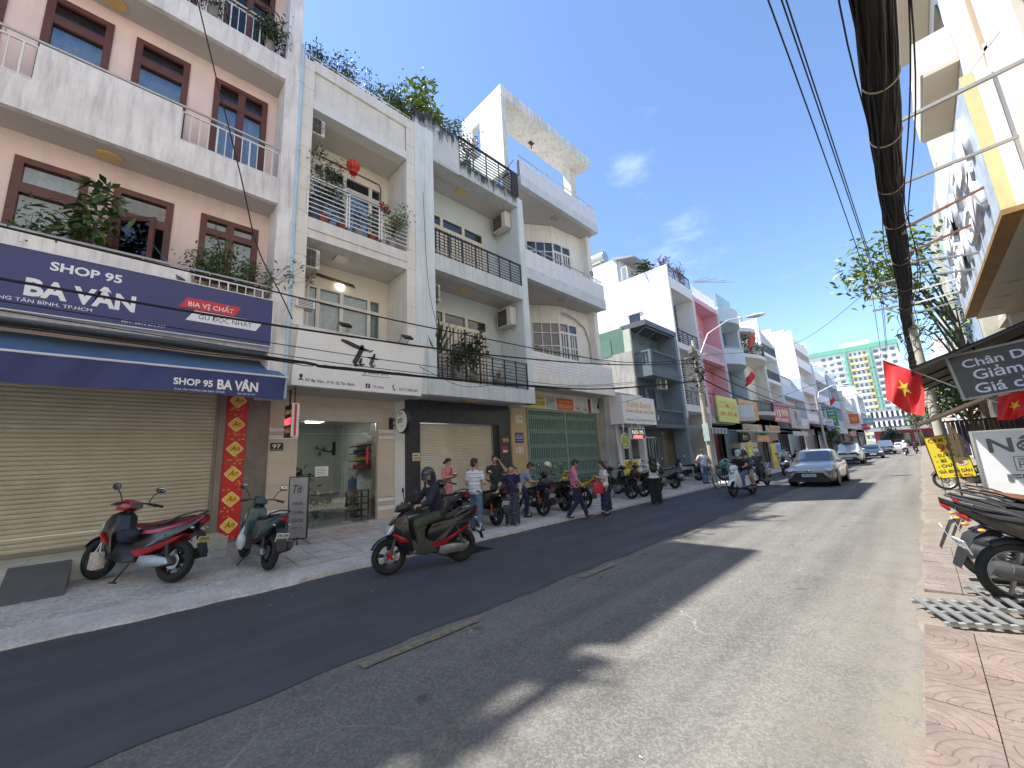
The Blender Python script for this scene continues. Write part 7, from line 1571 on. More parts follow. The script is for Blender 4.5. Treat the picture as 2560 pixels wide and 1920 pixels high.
mb=MB(); mb.shell([(-.1,.63,.152),(-.4,.66,.16),(-.75,.78,.12),(-.95,.92,.05),(-.8,.82,.11),(-.4,.725,.155),(-.1,.68,.145)],.01); q=mb.build('red_side_stripe',P_red,None); q.parent=o; q.location=(0,0,0)
bag=root('tote_bag','small pale printed tote bag hanging on the red scooter','bag',(0,0,0)); mb=MB(); mb.shell([(.1,.22,.05),(.12,.46,.045),(.28,.46,.045),(.3,.22,.05),(.2,.2,.06)],.03); mb.build('bag_body',mat('printed_cloth',(.42,.36,.31),.85,var=.35,ns=25),bag); mb=MB(); mb.tube([(.16,0,.46),(.18,-.02,.6),(.24,0,.46)],.008,6); mb.build('handle',M_curtw,bag)
bag.matrix_world=Matrix.Translation((-9.12,.4,zs(-9.12)))@Matrix.Rotation(math.radians(217.7),4,'Z')@Matrix.Translation((.12,.28,.05))
jk=root('folded_jacket','dark blue jacket lying on the floorboard of the red scooter','jacket',(0,0,0)); mb=MB(); mb.sph((0,0,0),(.2,.13,.09),14,10); mb.sph((-.12,.06,.05),(.12,.1,.08),12,8); mb.sph((.12,-.02,.05),(.13,.1,.07),12,8); mb.build('cloth',mat('jacket_blue',(.014,.018,.045),.8,var=.3,ns=9,bump=.4,bs=18),jk)
jk.matrix_world=Matrix.Translation((-9.12,.4,zs(-9.12)))@Matrix.Rotation(math.radians(217.7),4,'Z')@Matrix.Translation((.08,.03,.68))
o=motorbike('dark teal scooter with plate 59-X4 545.85 beside the poster pillar',P_teal,'scooter','59-X4 545.85',accent=M_plas,group=None); place(o,-8.78,2.0,zs(-8.78)+.01,184,8,.05,1.02)
bg=root('plastic_bag','pale blue plastic bag hanging from the dark teal scooter','bag',(-8.45,1.72,.5)); mb=MB(); mb.sph((-8.5,1.72,.62),(.06,.07,.14),12,8); mb.tube([(-8.5,1.72,.74),(-8.52,1.76,.86)],[.03,.008],8); mb.build('bag_body',mat('pale_plastic',(.45,.55,.6),.35,var=.2,ns=12),bg)
RIDER_BIKE=place(motorbike('black scooter ridden past by a hooded rider',P_blk,'scooter','59-C3 112.35',accent=P_red,group=None,exh=M_eng,rim=M_rim,stand=False),-6.3,4.02,.012,-103.4,-2)
for c in RIDER_BIKE.children:
    if c.name.startswith('tail_light'): c.data.materials[0]=P_red
mk=[('black scooter parked behind the hooded rider',P_blk,'scooter',-8.85,6.15,172,None,None),('black scooter with orange rear springs beside the man in the white polo',P_blk,'scooter',-8.66,7.25,172,M_orsp,None),('black motorbike the man in the grey shirt leans on',P_navy,'underbone',-8.68,9.1,172,M_orsp,None),('black scooter with a cream helmet on its mirror',P_blk,'scooter',-8.72,10.2,170,None,None),('yellow and black motorbike behind the woman with the red bag',P_yel,'underbone',-8.52,11.05,166,None,mat('gold_exhaust',(.5,.36,.08),.25,.8,var=.1)),('black motorbike with exposed engine in front of the tan pillar',P_blk,'underbone',-8.52,13.95,168,None,None),('black motorbike before the yellow price board',P_blk,'underbone',-8.48,14.8,168,None,None),('dark motorbike half hidden by the woman raising her phone',P_navy,'scooter',-8.5,15.9,168,None,None),('grey scooter parked beside the steel table frame',P_grey,'scooter',-8.78,18.3,166,None,None),('dark scooter in the shade beside the leaning man',P_navy,'scooter',-9.4,22.6,175,None,None),('dark motorbike standing close behind the utility pole',P_blk,'underbone',-8.5,23.6,190,None,None),('black motorbike near the yellow standing board',P_blk,'underbone',-8.8,45,180,None,None),('red-backed motorbike parked by the shops near the round tree',P_red,'underbone',-8.6,48,170,None,None)]
for k,(lab,pm,st,x,y,hd,sp,ex) in enumerate(mk): place(motorbike(lab,pm,st,'59-X%d 21%d.4%d'%(k%4+1,k%10,k%9),spring=sp,exh=ex,det=k<8),x,y,zs(x)+.012,hd,7,.05,1.03)
hm=root('helmet','cream half helmet hung on a scooter mirror','helmet',(0,0,0)); mb=MB(); mb.sph((0,0,0),(.14,.12,.13),18,10,0,.6); mb.build('shell',mat('helmet_cream',(.62,.55,.38),.3,var=.05,coat=.4),hm); mb=MB(); mb.sph((0,0,-.005),(.125,.105,.11),16,8,0,.6); mb.build('lining',M_black,hm); hm.location=(-9.0,10.5,1.53); hm.rotation_euler=(0,.5,1)
WSC=place(motorbike('white scooter carrying two riders towards the camera',P_white,'classic','59-S2 900.11',group=None,exh=M_chr,seatm=mat('grey_vinyl',(.1,.1,.1),.5,var=.1),stand=False),-5.0,16.9,.012,-103,-1)
SC2=place(motorbike('dark scooter following right behind the white one',P_navy,'classic','59-H1 456.78',group=None,det=False,stand=False),-5.45,21.0,.012,-100)
SC3=place(motorbike('motorbike ridden along the kerb beyond the silver car',P_blk,'scooter','59-K1 222.78',group=None,det=False,stand=False),-6.1,29.5,.012,-93)
FB1=place(motorbike('red motorbike riding away far down the street',P_red,'scooter','59-K1 333.78',group=None,det=False,stand=False),-1.5,63,.012,92); FB2=place(motorbike('dark motorbike riding away beside the red one far off',P_blk,'scooter','59-K1 444.78',group=None,det=False,stand=False),-.75,71,.012,92)
# right pavement bikes
for (lab,pm,st,x,y,hd,rm,seat) in (('black motorbike with long grey exhaust and red tail parked on the right pavement',P_blk,'underbone',.98,7.32,6,M_rims,None),('black motorbike with its rear tyre by the steel ramp',P_blk,'underbone',.98,6.72,24,M_rims,None),('retro black moped with brown seat and chrome rail under the mattress board',P_blk,'classic',1.2,8.6,2,M_rims,mat('brown_vinyl',(.16,.07,.035),.5,var=.1)),('dark motorbike squeezed between the retro moped and the long-exhaust one',P_blk,'underbone',1.1,7.95,4,M_rims,None),('silver-wheeled motorbike behind the yellow menu board',P_blk,'underbone',.95,19.3,182,M_rims,None)):
    place(motorbike(lab,pm,st,'59-T1 765.43',rim=rm,seatm=seat,group='motorbikes on the right pavement',exh=mat('grey_exhaust',(.1,.105,.11),.35,.5,var=.1)),x,y,.062,hd,6)
# bicycle with bundles
bc=root('bicycle','old bicycle loaded with green plastic bundles','bicycle',(0,0,0))
for x,nm in ((.52,'front_wheel'),(-.52,'rear_wheel')): wheel(bc,x,.33,.035,M_rims,36,False,nm,0,True)
mb=MB(); mb.tube([(.52,0,.33),(.4,0,.85),(.37,0,.98)],.016,6); mb.tube([(.42,0,.75),(-.02,0,.3),(-.2,0,.82)],.016,6); mb.tube([(.41,0,.8),(-.15,0,.7)],.015,6); mb.tube([(-.02,0,.3),(-.52,0,.33),(-.16,0,.7)],.012,6); mb.build('frame',M_black,bc)
mb=MB(); mb.tube([(.3,-.28,1.0),(.4,-.1,1.02),(.4,.1,1.02),(.3,.28,1.0)],.012,6); mb.build('handlebar',M_chr,bc); mb=MB(); mb.shell([(-.08,.84,.03),(-.2,.88,.08),(-.32,.87,.08),(-.3,.83,.06)],.02); mb.build('saddle',M_seat,bc); mb=MB(); mb.box(-.8,-.08,.72,-.3,.08,.74); mb.build('carrier',M_black,bc)
place(bc,-6.75,20.2,.01,-100,4)
bd=root('bundle','heap of green plastic bags tied on the bicycle','bundle',(0,0,0)); mb=MB(); 
for (x,y,z,s) in ((-.5,.0,.95,.26),(-.55,.2,.75,.24),(-.5,-.22,.7,.22),(-.3,.05,1.1,.2),(-.6,0,1.15,.2)): mb.sph((x,y,z),(s,s*.85,s*.8),12,8)
mb.build('bag_heap',mat('green_plastic',(.12,.3,.24),.35,var=.25,ns=9,bump=.5,bs=14),bd); place(bd,-6.75,20.2,.01,-100,4)
# ---------------------------------------------------------------- cars
def carpaint(n,c): return mat('car_'+n,c,.28,.35,var=.03,ns=1,coat=.8)
G_car=mat('car_glass',(.03,.045,.055),.05,0,var=.05,spec=1,coat=.5)
def car(label,pm,prof,L=4.4,W=1.7,name='car',plate='51A-006.93',grille='wide',rack=False,det=True):
    """prof: stations from nose to tail of (x, z_low, z_belt, z_roof, half width low/belt, half width roof)"""
    r=root(name,label,'car',(0,0,0)); ns=len(prof); ring=[]
    def sec(p):
        x,zl,zb,zr,wb,wr=p; pts=[]
        pts+=[(x,-wb*.86,zl),(x,-wb*.985,zl+.1),(x,-wb,zl+(zb-zl)*.5),(x,-wb*.97,zb-.04),(x,-wb*.93,zb)]
        if zr-zb>.12: pts+=[(x,-(wb*.93*.35+wr*.65),zb+(zr-zb)*.62),(x,-wr,zr-.05),(x,-wr*.8,zr-.008),(x,0,zr)]
        else: pts+=[(x,-wb*.86,zb+(zr-zb)*.5),(x,-wb*.75,zr-.012),(x,-wb*.5,zr-.004),(x,0,zr)]
        return pts+[(q[0],-q[1],q[2]) for q in pts[-2::-1]]
    S=[sec(p) for p in prof]; m=len(S[0]); vs=[q for s in S for q in s]
    body=MB(); fs=[];gl=[]
    for i in range(ns-1):
        cab=(prof[i][3]-prof[i][2]>.12)+(prof[i+1][3]-prof[i+1][2]>.12)
        for k in range(m-1):
            f=(i*m+k,i*m+k+1,(i+1)*m+k+1,(i+1)*m+k)
            side=k in (4,5,m-6,m-7)
            slope=abs(prof[i][3]-prof[i+1][3])>.1 and cab==1
            # windscreen and rear screen = sloping roof quads, side glass = cabin sides
            if (cab==2 and side) or (cab==1 and k in (5,6,7,8,m-6,m-7,m-8,m-9) and slope): gl.append(f)
            else: fs.append(f)
    body.add(vs,fs,True); body.add(S[0],[tuple(range(m-1,-1,-1))],True); body.add(S[-1],[tuple(range(m))],True); body.add(vs,[],True)
    B=body.build('body',pm,r,ang=50)
    g=MB(); g.add(vs,gl,True); g.build('glazing',G_car,r,ang=50)
    # pillars
    x0,x1=L/2-.82,-L/2+.86; zb=prof[2][2]
    for wx in (x0,x1):
        for s in (-1,1):
            q=MB(); q.torus((wx,s*(W/2-.1),.31),(0,1,0),.225,.085,28,8,1.1); w=q.build('wheel',M_rub,r)
            q=MB(); q.torus((wx,s*(W/2-.04),.31),(0,1,0),.185,.02,24,6,1); 
            for k in range(5):
                a=k*1.2566; q.bar((wx,s*(W/2-.03),.31),(wx+.18*math.cos(a),s*(W/2-.05),.31+.18*math.sin(a)),.05,.03,up=(0,1,0))
            q.cyl((wx,s*(W/2-.12),.31),(wx,s*(W/2-.02),.31),.05,n=10); q.build('rim',M_rims,w)
            q=MB(); q.cyl((wx,s*(W/2-.28),.33),(wx,s*(W/2+.002),.33),.345,n=28); q.build('wheel_arch',M_black,r)
    nose=prof[0][0]; hl=.0
    for s in (-1,1):
        q=MB(); q.X=Matrix.Translation((nose-.13,s*W*.36,.66 if grille!='suv' else .84))@Matrix.Rotation(-s*.5,4,'Z')@Matrix.Rotation(.3,4,'Y'); q.sph((0,0,0),(.16,.22,.09),16,8); q.build('headlight',M_lens,r)
        q=MB(); q.sph((nose-.13,s*W*.4,.4),(.06,.09,.06),12,6); q.build('fog_lamp',M_black,r)
        q=MB(); q.sph((prof[-1][0]+.14,s*W*.36,.86),(.1,.16,.1),12,6); q.build('tail_light',M_tail,r)
        q=MB(); q.sph((x0-.32,s*(W/2+.07),.98 if grille!='suv' else 1.15),(.06,.1,.065),12,8); q.build('wing_mirror',pm,r)
        for k in range(2):
            q=MB(); q.box(x0-.75-k*.95,s*(W/2*.985),.74,x0-.57-k*.95,s*(W/2*.985+.02),.765); q.build('door_handle',M_chr,r)
    q=MB(); q.prism([(-W*.36,.2),(W*.36,.2),(W*.4,.3),(W*.27,.56),(-W*.27,.56),(-W*.4,.3)],lambda p,z,t:(t-abs(p)*.06,p,z),nose-.12,nose+.05); q.build('lower_grille',M_black,r)
    q=MB(); q.box(nose-.06,-W*.33,.6 if grille!='suv' else .8,nose+.03,W*.33,.635 if grille!='suv' else .92); q.build('upper_grille',M_chr if grille!='suv' else M_black,r)
    q=MB(); q.sph((nose+.03,0,.63 if grille!='suv' else .86),(.025,.075,.05),12,6); q.build('badge',M_chr,r)
    q=MB(); q.box(nose+.05,-.24,.4,nose+.065,.24,.51); pl=q.build('number_plate',M_plate,r)
    if det: text(pl,plate,M_black,(nose+.067,-.2,.425),width=.4,height=.065,face='+X',bold=.02)
    if rack:
        q=MB(); q.sph((-.2,0,prof[5][3]+.12),(.7,.45,.14),16,8); q.build('roof_box',M_gplas,r)
        for s in (-.35,.35): piece('roof_bar',M_gplas,r,-.2+s-.03,-.6,prof[5][3]-.03,-.2+s+.03,.6,prof[5][3]+.02)
    mb=MB(); 
    for s in (-1,1): mb.tube([(x0+.0,s*W*.455,.94),(x0-.75,s*W*.36,1.4),(x0-1.1,s*W*.35,1.45)],.02,5) if 0 else None
    return r
SED=[(2.2,.3,.5,.62,.62,.4),(2.12,.24,.58,.7,.74,.5),(1.9,.2,.68,.8,.82,.6),(1.45,.2,.78,.9,.85,.65),(.98,.2,.86,.97,.85,.68),(.28,.2,.9,1.4,.85,.58),(-.25,.2,.91,1.47,.85,.58),(-.85,.2,.92,1.44,.85,.58),(-1.3,.2,.93,1.3,.85,.56),(-1.85,.22,.93,1.03,.83,.6),(-2.1,.26,.88,.98,.76,.55),(-2.18,.34,.7,.8,.66,.5)]
SUVP=[(2.2,.38,.62,.78,.68,.5),(2.13,.3,.76,.95,.8,.6),(1.9,.27,.88,1.02,.88,.66),(1.4,.27,.95,1.07,.9,.7),(1.0,.27,1.0,1.12,.9,.72),(.45,.27,1.03,1.58,.9,.66),(-.2,.27,1.04,1.68,.9,.66),(-1.1,.27,1.05,1.67,.9,.65),(-1.85,.29,1.05,1.6,.88,.62),(-2.1,.32,1.02,1.2,.84,.6),(-2.2,.4,.8,.95,.74,.55)]
place(car('silver sedan driving towards the camera in the sun',carpaint('silver',(.42,.4,.34)),SED,plate='70A-006.93'),-3.55,23.05,.01,-90,0,0,1.03)
place(car('white SUV with a roof box following the silver sedan',carpaint('champagne',(.6,.58,.52)),SUVP,4.4,1.82,grille='suv',plate='51K-123.45',rack=True),-4.55,45.3,.01,-88)
place(car('dark blue sedan behind the white SUV',carpaint('dark_blue',(.025,.04,.06)),SED,plate='51H-555.01'),-3.95,58.3,.01,-86)
place(car('white people carrier further back in the queue',carpaint('white',(.7,.7,.68)),SUVP,4.4,1.82,grille='suv',plate='51D-777.01'),-3.8,77.5,.01,-87,0,0,1.08)
place(car('small white hatchback near the street end',carpaint('white2',(.68,.68,.68)),SED,plate='51G-222.01',det=False),-2.6,88,.01,92,0,0,.98)
# ---------------------------------------------------------------- people: one skin surface each, grown from blended limbs
def sdf_mesh(prims,vox,k=.022,cuts=()):
    """prims: dict(a,b,r0,r1,flat=(axis,f),end=bool); surface nets of their smooth union"""
    lo=np.min([np.minimum(p['a'],p['b'])-max(p['r0'],p['r1']) for p in prims],0)-3*vox; hi=np.max([np.maximum(p['a'],p['b'])+max(p['r0'],p['r1']) for p in prims],0)+3*vox
    n=np.ceil((hi-lo)/vox).astype(int)+1; D=np.full(n,.5,np.float32)
    for p in prims:
        a=p['a'];b=p['b'];R=max(p['r0'],p['r1'])*(1.0)+k+2*vox
        if p.get('flat'): R=R
        i0=np.maximum(((np.minimum(a,b)-R-lo)/vox).astype(int),0); i1=np.minimum(((np.maximum(a,b)+R-lo)/vox).astype(int)+2,n)
        ax=[lo[q]+vox*np.arange(i0[q],i1[q]) for q in range(3)]
        X=np.stack(np.meshgrid(*ax,indexing='ij'),-1).astype(np.float32)-a.astype(np.float32)
        ba=(b-a).astype(np.float32); L2=max(float(ba@ba),1e-8)
        h=(X@ba)/L2; hc=np.clip(h,0,1); Q=X-hc[...,None]*ba
        if p.get('flat'):
            u=np.array(p['flat'][0],np.float32); u/=np.linalg.norm(u); Q=Q+(Q@u)[...,None]*u*(1/p['flat'][1]-1)
        d=np.linalg.norm(Q,axis=-1)-(p['r0']+(p['r1']-p['r0'])*hc)
        if p.get('flat'): d*=min(1,.75)
        if p.get('end'): d=np.maximum(d,(np.abs(h-.5)-.5)*math.sqrt(L2)-.002)
        if p.get('wr'): d=d+p['wr']*np.sin(X[...,2]*38+X[...,0]*17+3*np.sin(X[...,1]*21))
        s=D[i0[0]:i1[0],i0[1]:i1[1],i0[2]:i1[2]]; kk=p.get('k',k)
        hh=np.clip(.5+.5*(s-d)/kk,0,1); s[...]=s*(1-hh)+d*hh-kk*hh*(1-hh)
    if cuts:
        ax=[lo[q]+vox*np.arange(n[q]) for q in range(3)]
        for (pt,nr) in cuts:
            nr=np.array(nr,float); nr/=np.linalg.norm(nr)
            pl=(ax[0][:,None,None]-pt[0])*nr[0]+(ax[1][None,:,None]-pt[1])*nr[1]+(ax[2][None,None,:]-pt[2])*nr[2]
            D=np.maximum(D,pl.astype(np.float32))
    S=D<0; c=np.zeros(np.array(n)-1,np.int8)
    sl=lambda i,j,q:(slice(i,n[0]-1+i),slice(j,n[1]-1+j),slice(q,n[2]-1+q))
    for i in (0,1):
        for j in (0,1):
            for q in (0,1): c+=S[sl(i,j,q)]
    act=np.argwhere((c>0)&(c<8)); m=len(act); ident=-np.ones(np.array(n)-1,np.int64); ident[tuple(act.T)]=np.arange(m)
    acc=np.zeros((m,3)); cnt=np.zeros(m)
    for axn in range(3):
        e=np.eye(3,dtype=int)[axn]; o=[q for q in range(3) if q!=axn]
        for u in (0,1):
            for v in (0,1):
                off=np.zeros(3,int); off[o[0]]=u; off[o[1]]=v
                A=act+off; B_=A+e; d0=D[tuple(A.T)]; d1=D[tuple(B_.T)]; mk=(d0<0)!=(d1<0); t=np.where(mk,d0/(d0-d1+1e-12),0)
                pos=off[None,:]+e[None,:]*t[:,None]; acc+=pos*mk[:,None]; cnt+=mk
    V=lo+vox*(act+acc/np.maximum(cnt,1)[:,None])
    F=[]
    for axn in range(3):
        o=[q for q in range(3) if q!=axn]; a_=[slice(None)]*3;b_=[slice(None)]*3; a_[axn]=slice(0,-1); b_[axn]=slice(1,None)
        ch=S[tuple(a_)]!=S[tuple(b_)]; E=np.argwhere(ch); E=E[(E[:,o[0]]>0)&(E[:,o[1]]>0)&(E[:,o[0]]<n[o[0]]-1)&(E[:,o[1]]<n[o[1]]-1)]
        ins=S[tuple(E.T)]
        def cell(u,v):
            C=E.copy(); C[:,o[0]]-=u; C[:,o[1]]-=v; return ident[tuple(C.T)]
        q=np.stack([cell(0,0),cell(1,0),cell(1,1),cell(0,1)],1); flip=ins if axn!=1 else ~ins
        q[flip]=q[flip][:,::-1]; F.append(q)
    return V,np.concatenate(F)
def np_mesh(name,V,F,m):
    me=bpy.data.meshes.new(name); me.vertices.add(len(V)); me.vertices.foreach_set('co',V.astype(np.float32).ravel()); me.loops.add(F.size); me.loops.foreach_set('vertex_index',F.astype(np.int32).ravel()); me.polygons.add(len(F)); me.polygons.foreach_set('loop_start',np.arange(0,F.size,4,dtype=np.int32)); me.polygons.foreach_set('use_smooth',np.ones(len(F),bool))
    me.materials.append(m); me.update(calc_edges=True); me.validate(); return me
V3=lambda *a:np.array(a,float)
SKIN=[mat('skin_a',(.42,.24,.155),.5,var=.06,ns=20),mat('skin_b',(.5,.31,.21),.5,var=.06,ns=20),mat('skin_c',(.33,.18,.11),.5,var=.06,ns=20)]
HAIR=mat('black_hair',(.012,.01,.01),.45,var=.3,ns=40)
def cloth(n,c,var=.1,rough=.85): return mat('cloth_'+n,c,rough,var=var,ns=6,bump=.25,bs=30,dist=.01)
def capsule(a,b,r0,r1=None,**k): return dict(a=np.array(a,float),b=np.array(b,float),r0=r0,r1=r0 if r1 is None else r1,**k)
def person(label,loc,face,H=1.66,skin=0,pose=None,shirt=None,sleeve=.62,trouser=None,leg='slim',shoe=None,hair='short',head=(0,0),vox=.0105,fem=False,hem=.86,hood=None,helmet=None,grip=.5,curl=(.5,.5),bare=False,shoulder=.18,gather=None,mask=None):
    s=H/1.7; J=dict(pel=V3(0,0,.93),chest=V3(0,0,1.24),neck=V3(0,-.01,1.43),sL=V3(-shoulder,0,1.385),sR=V3(shoulder,0,1.385),eL=V3(-.24,-.03,1.11),eR=V3(.24,-.03,1.11),wL=V3(-.25,.05,.87),wR=V3(.25,.05,.87),hL=V3(-.09,0,.92),hR=V3(.09,0,.92),kL=V3(-.1,.02,.5),kR=V3(.1,.02,.5),aL=V3(-.1,-.03,.085),aR=V3(.1,-.03,.085),tL=None,tR=None,handL=None,handR=None)
    for q,v in (pose or {}).items(): J[q]=V3(*v)
    for sd in 'LR':
        if J['t'+sd] is None: J['t'+sd]=J['a'+sd]+V3((-.02 if sd=='L' else .02),.15,-.045)
    nk=J['neck']; hy,hp=math.radians(head[0]),math.radians(head[1])
    Rz=np.array([[math.cos(hy),-math.sin(hy),0],[math.sin(hy),math.cos(hy),0],[0,0,1]]); Rx=np.array([[1,0,0],[0,math.cos(hp),-math.sin(hp)],[0,math.sin(hp),math.cos(hp)]]); RH=Rz@Rx
    hd=lambda x,y,z: nk+V3(0,.01,.03)+RH@V3(x,y,z)
    B=[capsule(nk-V3(0,0,.03),hd(0,-.005,.06),.052,.05),capsule(hd(0,-.012,.115),hd(0,-.005,.165),.082,.09),capsule(hd(0,.03,.075),hd(0,.035,.1),.05,.058),capsule(hd(0,.062,.06),hd(0,.06,.062),.028,k=.03),capsule(hd(0,.093,.125),hd(0,.105,.098),.010,.014,k=.012),
       capsule(hd(.03,.084,.075),hd(-.03,.084,.075),.008,k=.012),capsule(hd(.045,.075,.14),hd(-.045,.075,.14),.016,k=.02)]
    for sx in (-1,1): B.append(capsule(hd(sx*.086,-.005,.1),hd(sx*.09,-.012,.13),.012,.016,k=.008))
    ch,pe=J['chest'],J['pel']; mid=(ch+pe)/2; sdv=(J['sR']-J['sL']); sdv/=np.linalg.norm(sdv); fl=np.cross(sdv,nk-pe); fl/=np.linalg.norm(fl); w=.9 if fem else 1
    T=[capsule(ch+(J['sL']-ch)*.55,ch+(J['sR']-ch)*.55,.098*w,flat=(fl,.82)),capsule(ch-sdv*.055,ch+sdv*.055,.115*w,flat=(fl,.8)),capsule(mid-sdv*.04,mid+sdv*.04,(.105 if fem else .122),flat=(fl,.82)),capsule(J['hL']*.8+pe*.2,J['hR']*.8+pe*.2,.108 if fem else .102,flat=(fl,.9)),capsule(ch,mid,.12*w,.115,flat=(fl,.82)),capsule(mid,pe,.115,.11,flat=(fl,.85))]
    if fem: T+= [capsule(ch+fl*.075+sdv*sx*.065-V3(0,0,.0),ch+fl*.08+sdv*sx*.065,.048) for sx in (-1,1)]
    B+=T+[capsule(nk-V3(0,0,.02),J['s'+q]*.75+ch*.25+V3(0,0,.03),.045,.05) for q in 'LR']
    SH=[];TR=[];SO=[]
    for q in 'LR':
        S_,E_,W_=J['s'+q],J['e'+q],J['w'+q]; B+=[capsule(S_,E_,.052*w,.042*w),capsule(E_,E_+(W_-E_)*.35,.042*w,.043*w),capsule(E_,W_,.04*w,.027)]
        fw=(W_-E_)/np.linalg.norm(W_-E_); hdv=J['hand'+q]; hdv=fw if hdv is None else hdv/np.linalg.norm(hdv)
        out=np.cross(hdv,V3(0,0,1)); out=out/np.linalg.norm(out) if np.linalg.norm(out)>.2 else V3(1,0,0); dn=np.cross(out,hdv)
        inn=out*(1 if q=='L' else -1)
        Pm=W_+hdv*.075; B.append(capsule(W_+hdv*.015,Pm,.027,.034,flat=(dn,.62),k=.015))
        cu=curl[0 if q=='L' else 1]
        for f,(o_,Lf) in enumerate(((.028,.062),(.0095,.072),(-.0095,.068),(-.028,.052))):
            st=Pm+out*o_+hdv*.012; d1=hdv*math.cos(cu*.8)-dn*math.sin(cu*.8); d2=hdv*math.cos(cu*2.0)-dn*math.sin(cu*2.0); m_=st+d1*Lf*.55
            B+=[capsule(st-hdv*.02,m_,.0105,.0095,k=.006),capsule(m_,m_+d2*Lf*.5,.0095,.0082,k=.006)]
        th=W_+hdv*.03+inn*.022; m_=th+(inn*.6+hdv*.6-dn*.3)*.04; B+=[capsule(th,m_,.013,.011,k=.01),capsule(m_,m_+(hdv*.8-dn*.4)*.03,.0105,.009,k=.006)]
        if shirt is not None and sleeve>0:
            if sleeve<=1: SH.append(capsule(S_,S_+(E_-S_)*sleeve,.064*w+.004,.062*w,end=True,wr=.002))
            else: SH+=[capsule(S_,E_,.066*w,.056*w,wr=.003),capsule(E_,E_+(W_-E_)*min(1,sleeve-1),.055*w,.042*w,end=True,wr=.003)]
        Hh,Kk,Aa,Tt=J['h'+q],J['k'+q],J['a'+q],J['t'+q]
        B+=[capsule(Hh,Kk,.082,.056),capsule(Kk,Kk+(Aa-Kk)*.35,.053,.056),capsule(Kk,Aa,.05,.034),capsule(Aa-V3(0,.0,.02),Tt,.036,.026),capsule(Aa+(Aa-Tt)*.18-V3(0,0,.03),Tt,.03,.026)]
        if trouser is not None:
            if leg in('slim','loose','wide'):
                e={'slim':.012,'loose':.028,'wide':.05}[leg]; TR+=[capsule(Hh,Kk,.092,.062+e,wr=.003),capsule(Kk,Aa+V3(0,0,-.01 if leg!='wide' else -.03),.06+e,.046+e*1.15,end=True,wr=.004)]
        if shoe is not None: SO+=[capsule(Aa-V3(0,.0,.045),Tt-V3(0,0,.004),.04,.034),capsule(Aa+(Aa-Tt)*.22-V3(0,0,.045),Tt,.034,.03),capsule(Aa-V3(0,0,.03),Aa+V3(0,0,.0),.042)]
    V,F=sdf_mesh(B,vox)
    o=link('person',np_mesh('person',V*s,F,SKIN[skin]),None,(0,0,0)); tagp(o,label,'person')
    def part(nm,prims,m,k=.022,cuts=(),vx=None):
        V,F=sdf_mesh(prims,vx or vox*1.1,k,cuts); c=link(nm,np_mesh(nm,V*s,F,m),o,(0,0,0)); return c
    infl=lambda P,e:[dict(p,r0=p['r0']+e,r1=p['r1']+e) for p in P]
    if shirt is not None:
        up=(nk-pe)/np.linalg.norm(nk-pe); low=pe+up*(hem-.93)
        SH+=[dict(p,wr=.003) for p in infl(T,.02)]+[capsule(J['s'+q]*.8+ch*.2+V3(0,0,.0),nk-V3(0,0,.055),.06,.052) for q in 'LR']+[capsule(pe,low,.122,.135 if hem<.8 else .128,end=True,flat=(fl,.85),wr=.004)]
        cuts=[(low,-up),(nk+up*.005,up)]
        if hem<.7: cuts=[(nk+up*.005,up)]; SH[-1]=capsule(pe,V3(pe[0],pe[1],hem),.13,.19,end=True,wr=.006)
        part('shirt',SH,shirt,cuts=cuts)
    if trouser is not None:
        if leg=='skirt': TR=[capsule(pe+V3(0,0,.08),(J['aL']+J['aR'])/2+V3(0,.02,.06),.16,.2,end=True,flat=((0,1,0),.88),wr=.006)]
        else: TR+=infl(T[3:4],.014)+[capsule(pe,pe+(mid-pe)*.4,.12,.118,flat=(fl,.85))]
        part('trousers' if leg!='skirt' else 'skirt',TR,trouser,cuts=[(pe+(mid-pe)*.55,mid-pe)])
    if shoe is not None: part('shoes',SO,shoe,k=.012,vx=vox*1.15)
    sk=[capsule(hd(0,-.014,.118),hd(0,-.008,.17),.09,.098)]
    if helmet is not None:
        hp_=[capsule(hd(0,-.015,.14),hd(0,-.005,.175),.115,.12)]; c=part('helmet',hp_,helmet,cuts=[(hd(0,.1,.125),RH@V3(0,.45,-1)),]); 
        if mask is None:
            mb=MB(); mb.grid(lambda u,v:tuple(s*hd(.13*math.sin((u-.5)*2.2),-.01+.135*math.cos((u-.5)*2.2),.155-.085*v)),10,4); vz=mb.build('visor',G_dark,None); vz.parent=o
    elif hood is None:
        if hair=='short': part('hair',sk,HAIR,cuts=[(hd(0,.045,.15),RH@V3(0,1,-.62))])
        elif hair=='bun': part('hair',sk+[capsule(hd(0,-.1,.1),hd(0,-.12,.07),.05,.045)],HAIR,cuts=[(hd(0,.05,.16),RH@V3(0,1,-.75))])
        elif hair=='long': part('hair',[capsule(hd(0,-.014,.118),hd(0,-.008,.17),.094,.1),capsule(hd(0,-.06,.1),hd(0,-.09,-.1),.085,.09,flat=((0,1,0),.7),wr=.004),capsule(hd(.06,-.03,.1),hd(.085,-.04,-.02),.045,.035),capsule(hd(-.06,-.03,.1),hd(-.085,-.04,-.02),.045,.035)],HAIR,cuts=[(hd(0,.05,.16),RH@V3(0,1,-.35))])
        elif hair=='mane': part('hair',[capsule(hd(0,-.014,.118),hd(0,-.008,.17),.1,.105),capsule(hd(0,-.06,.12),hd(0,-.1,-.22),.11,.13,flat=((0,1,0),.75),wr=.009),capsule(hd(.08,-.04,.05),hd(.1,-.07,-.18),.06,.05,wr=.008),capsule(hd(-.08,-.04,.05),hd(-.1,-.07,-.18),.06,.05,wr=.008)],HAIR,cuts=[(hd(0,.06,.16),RH@V3(0,1,-.2))])
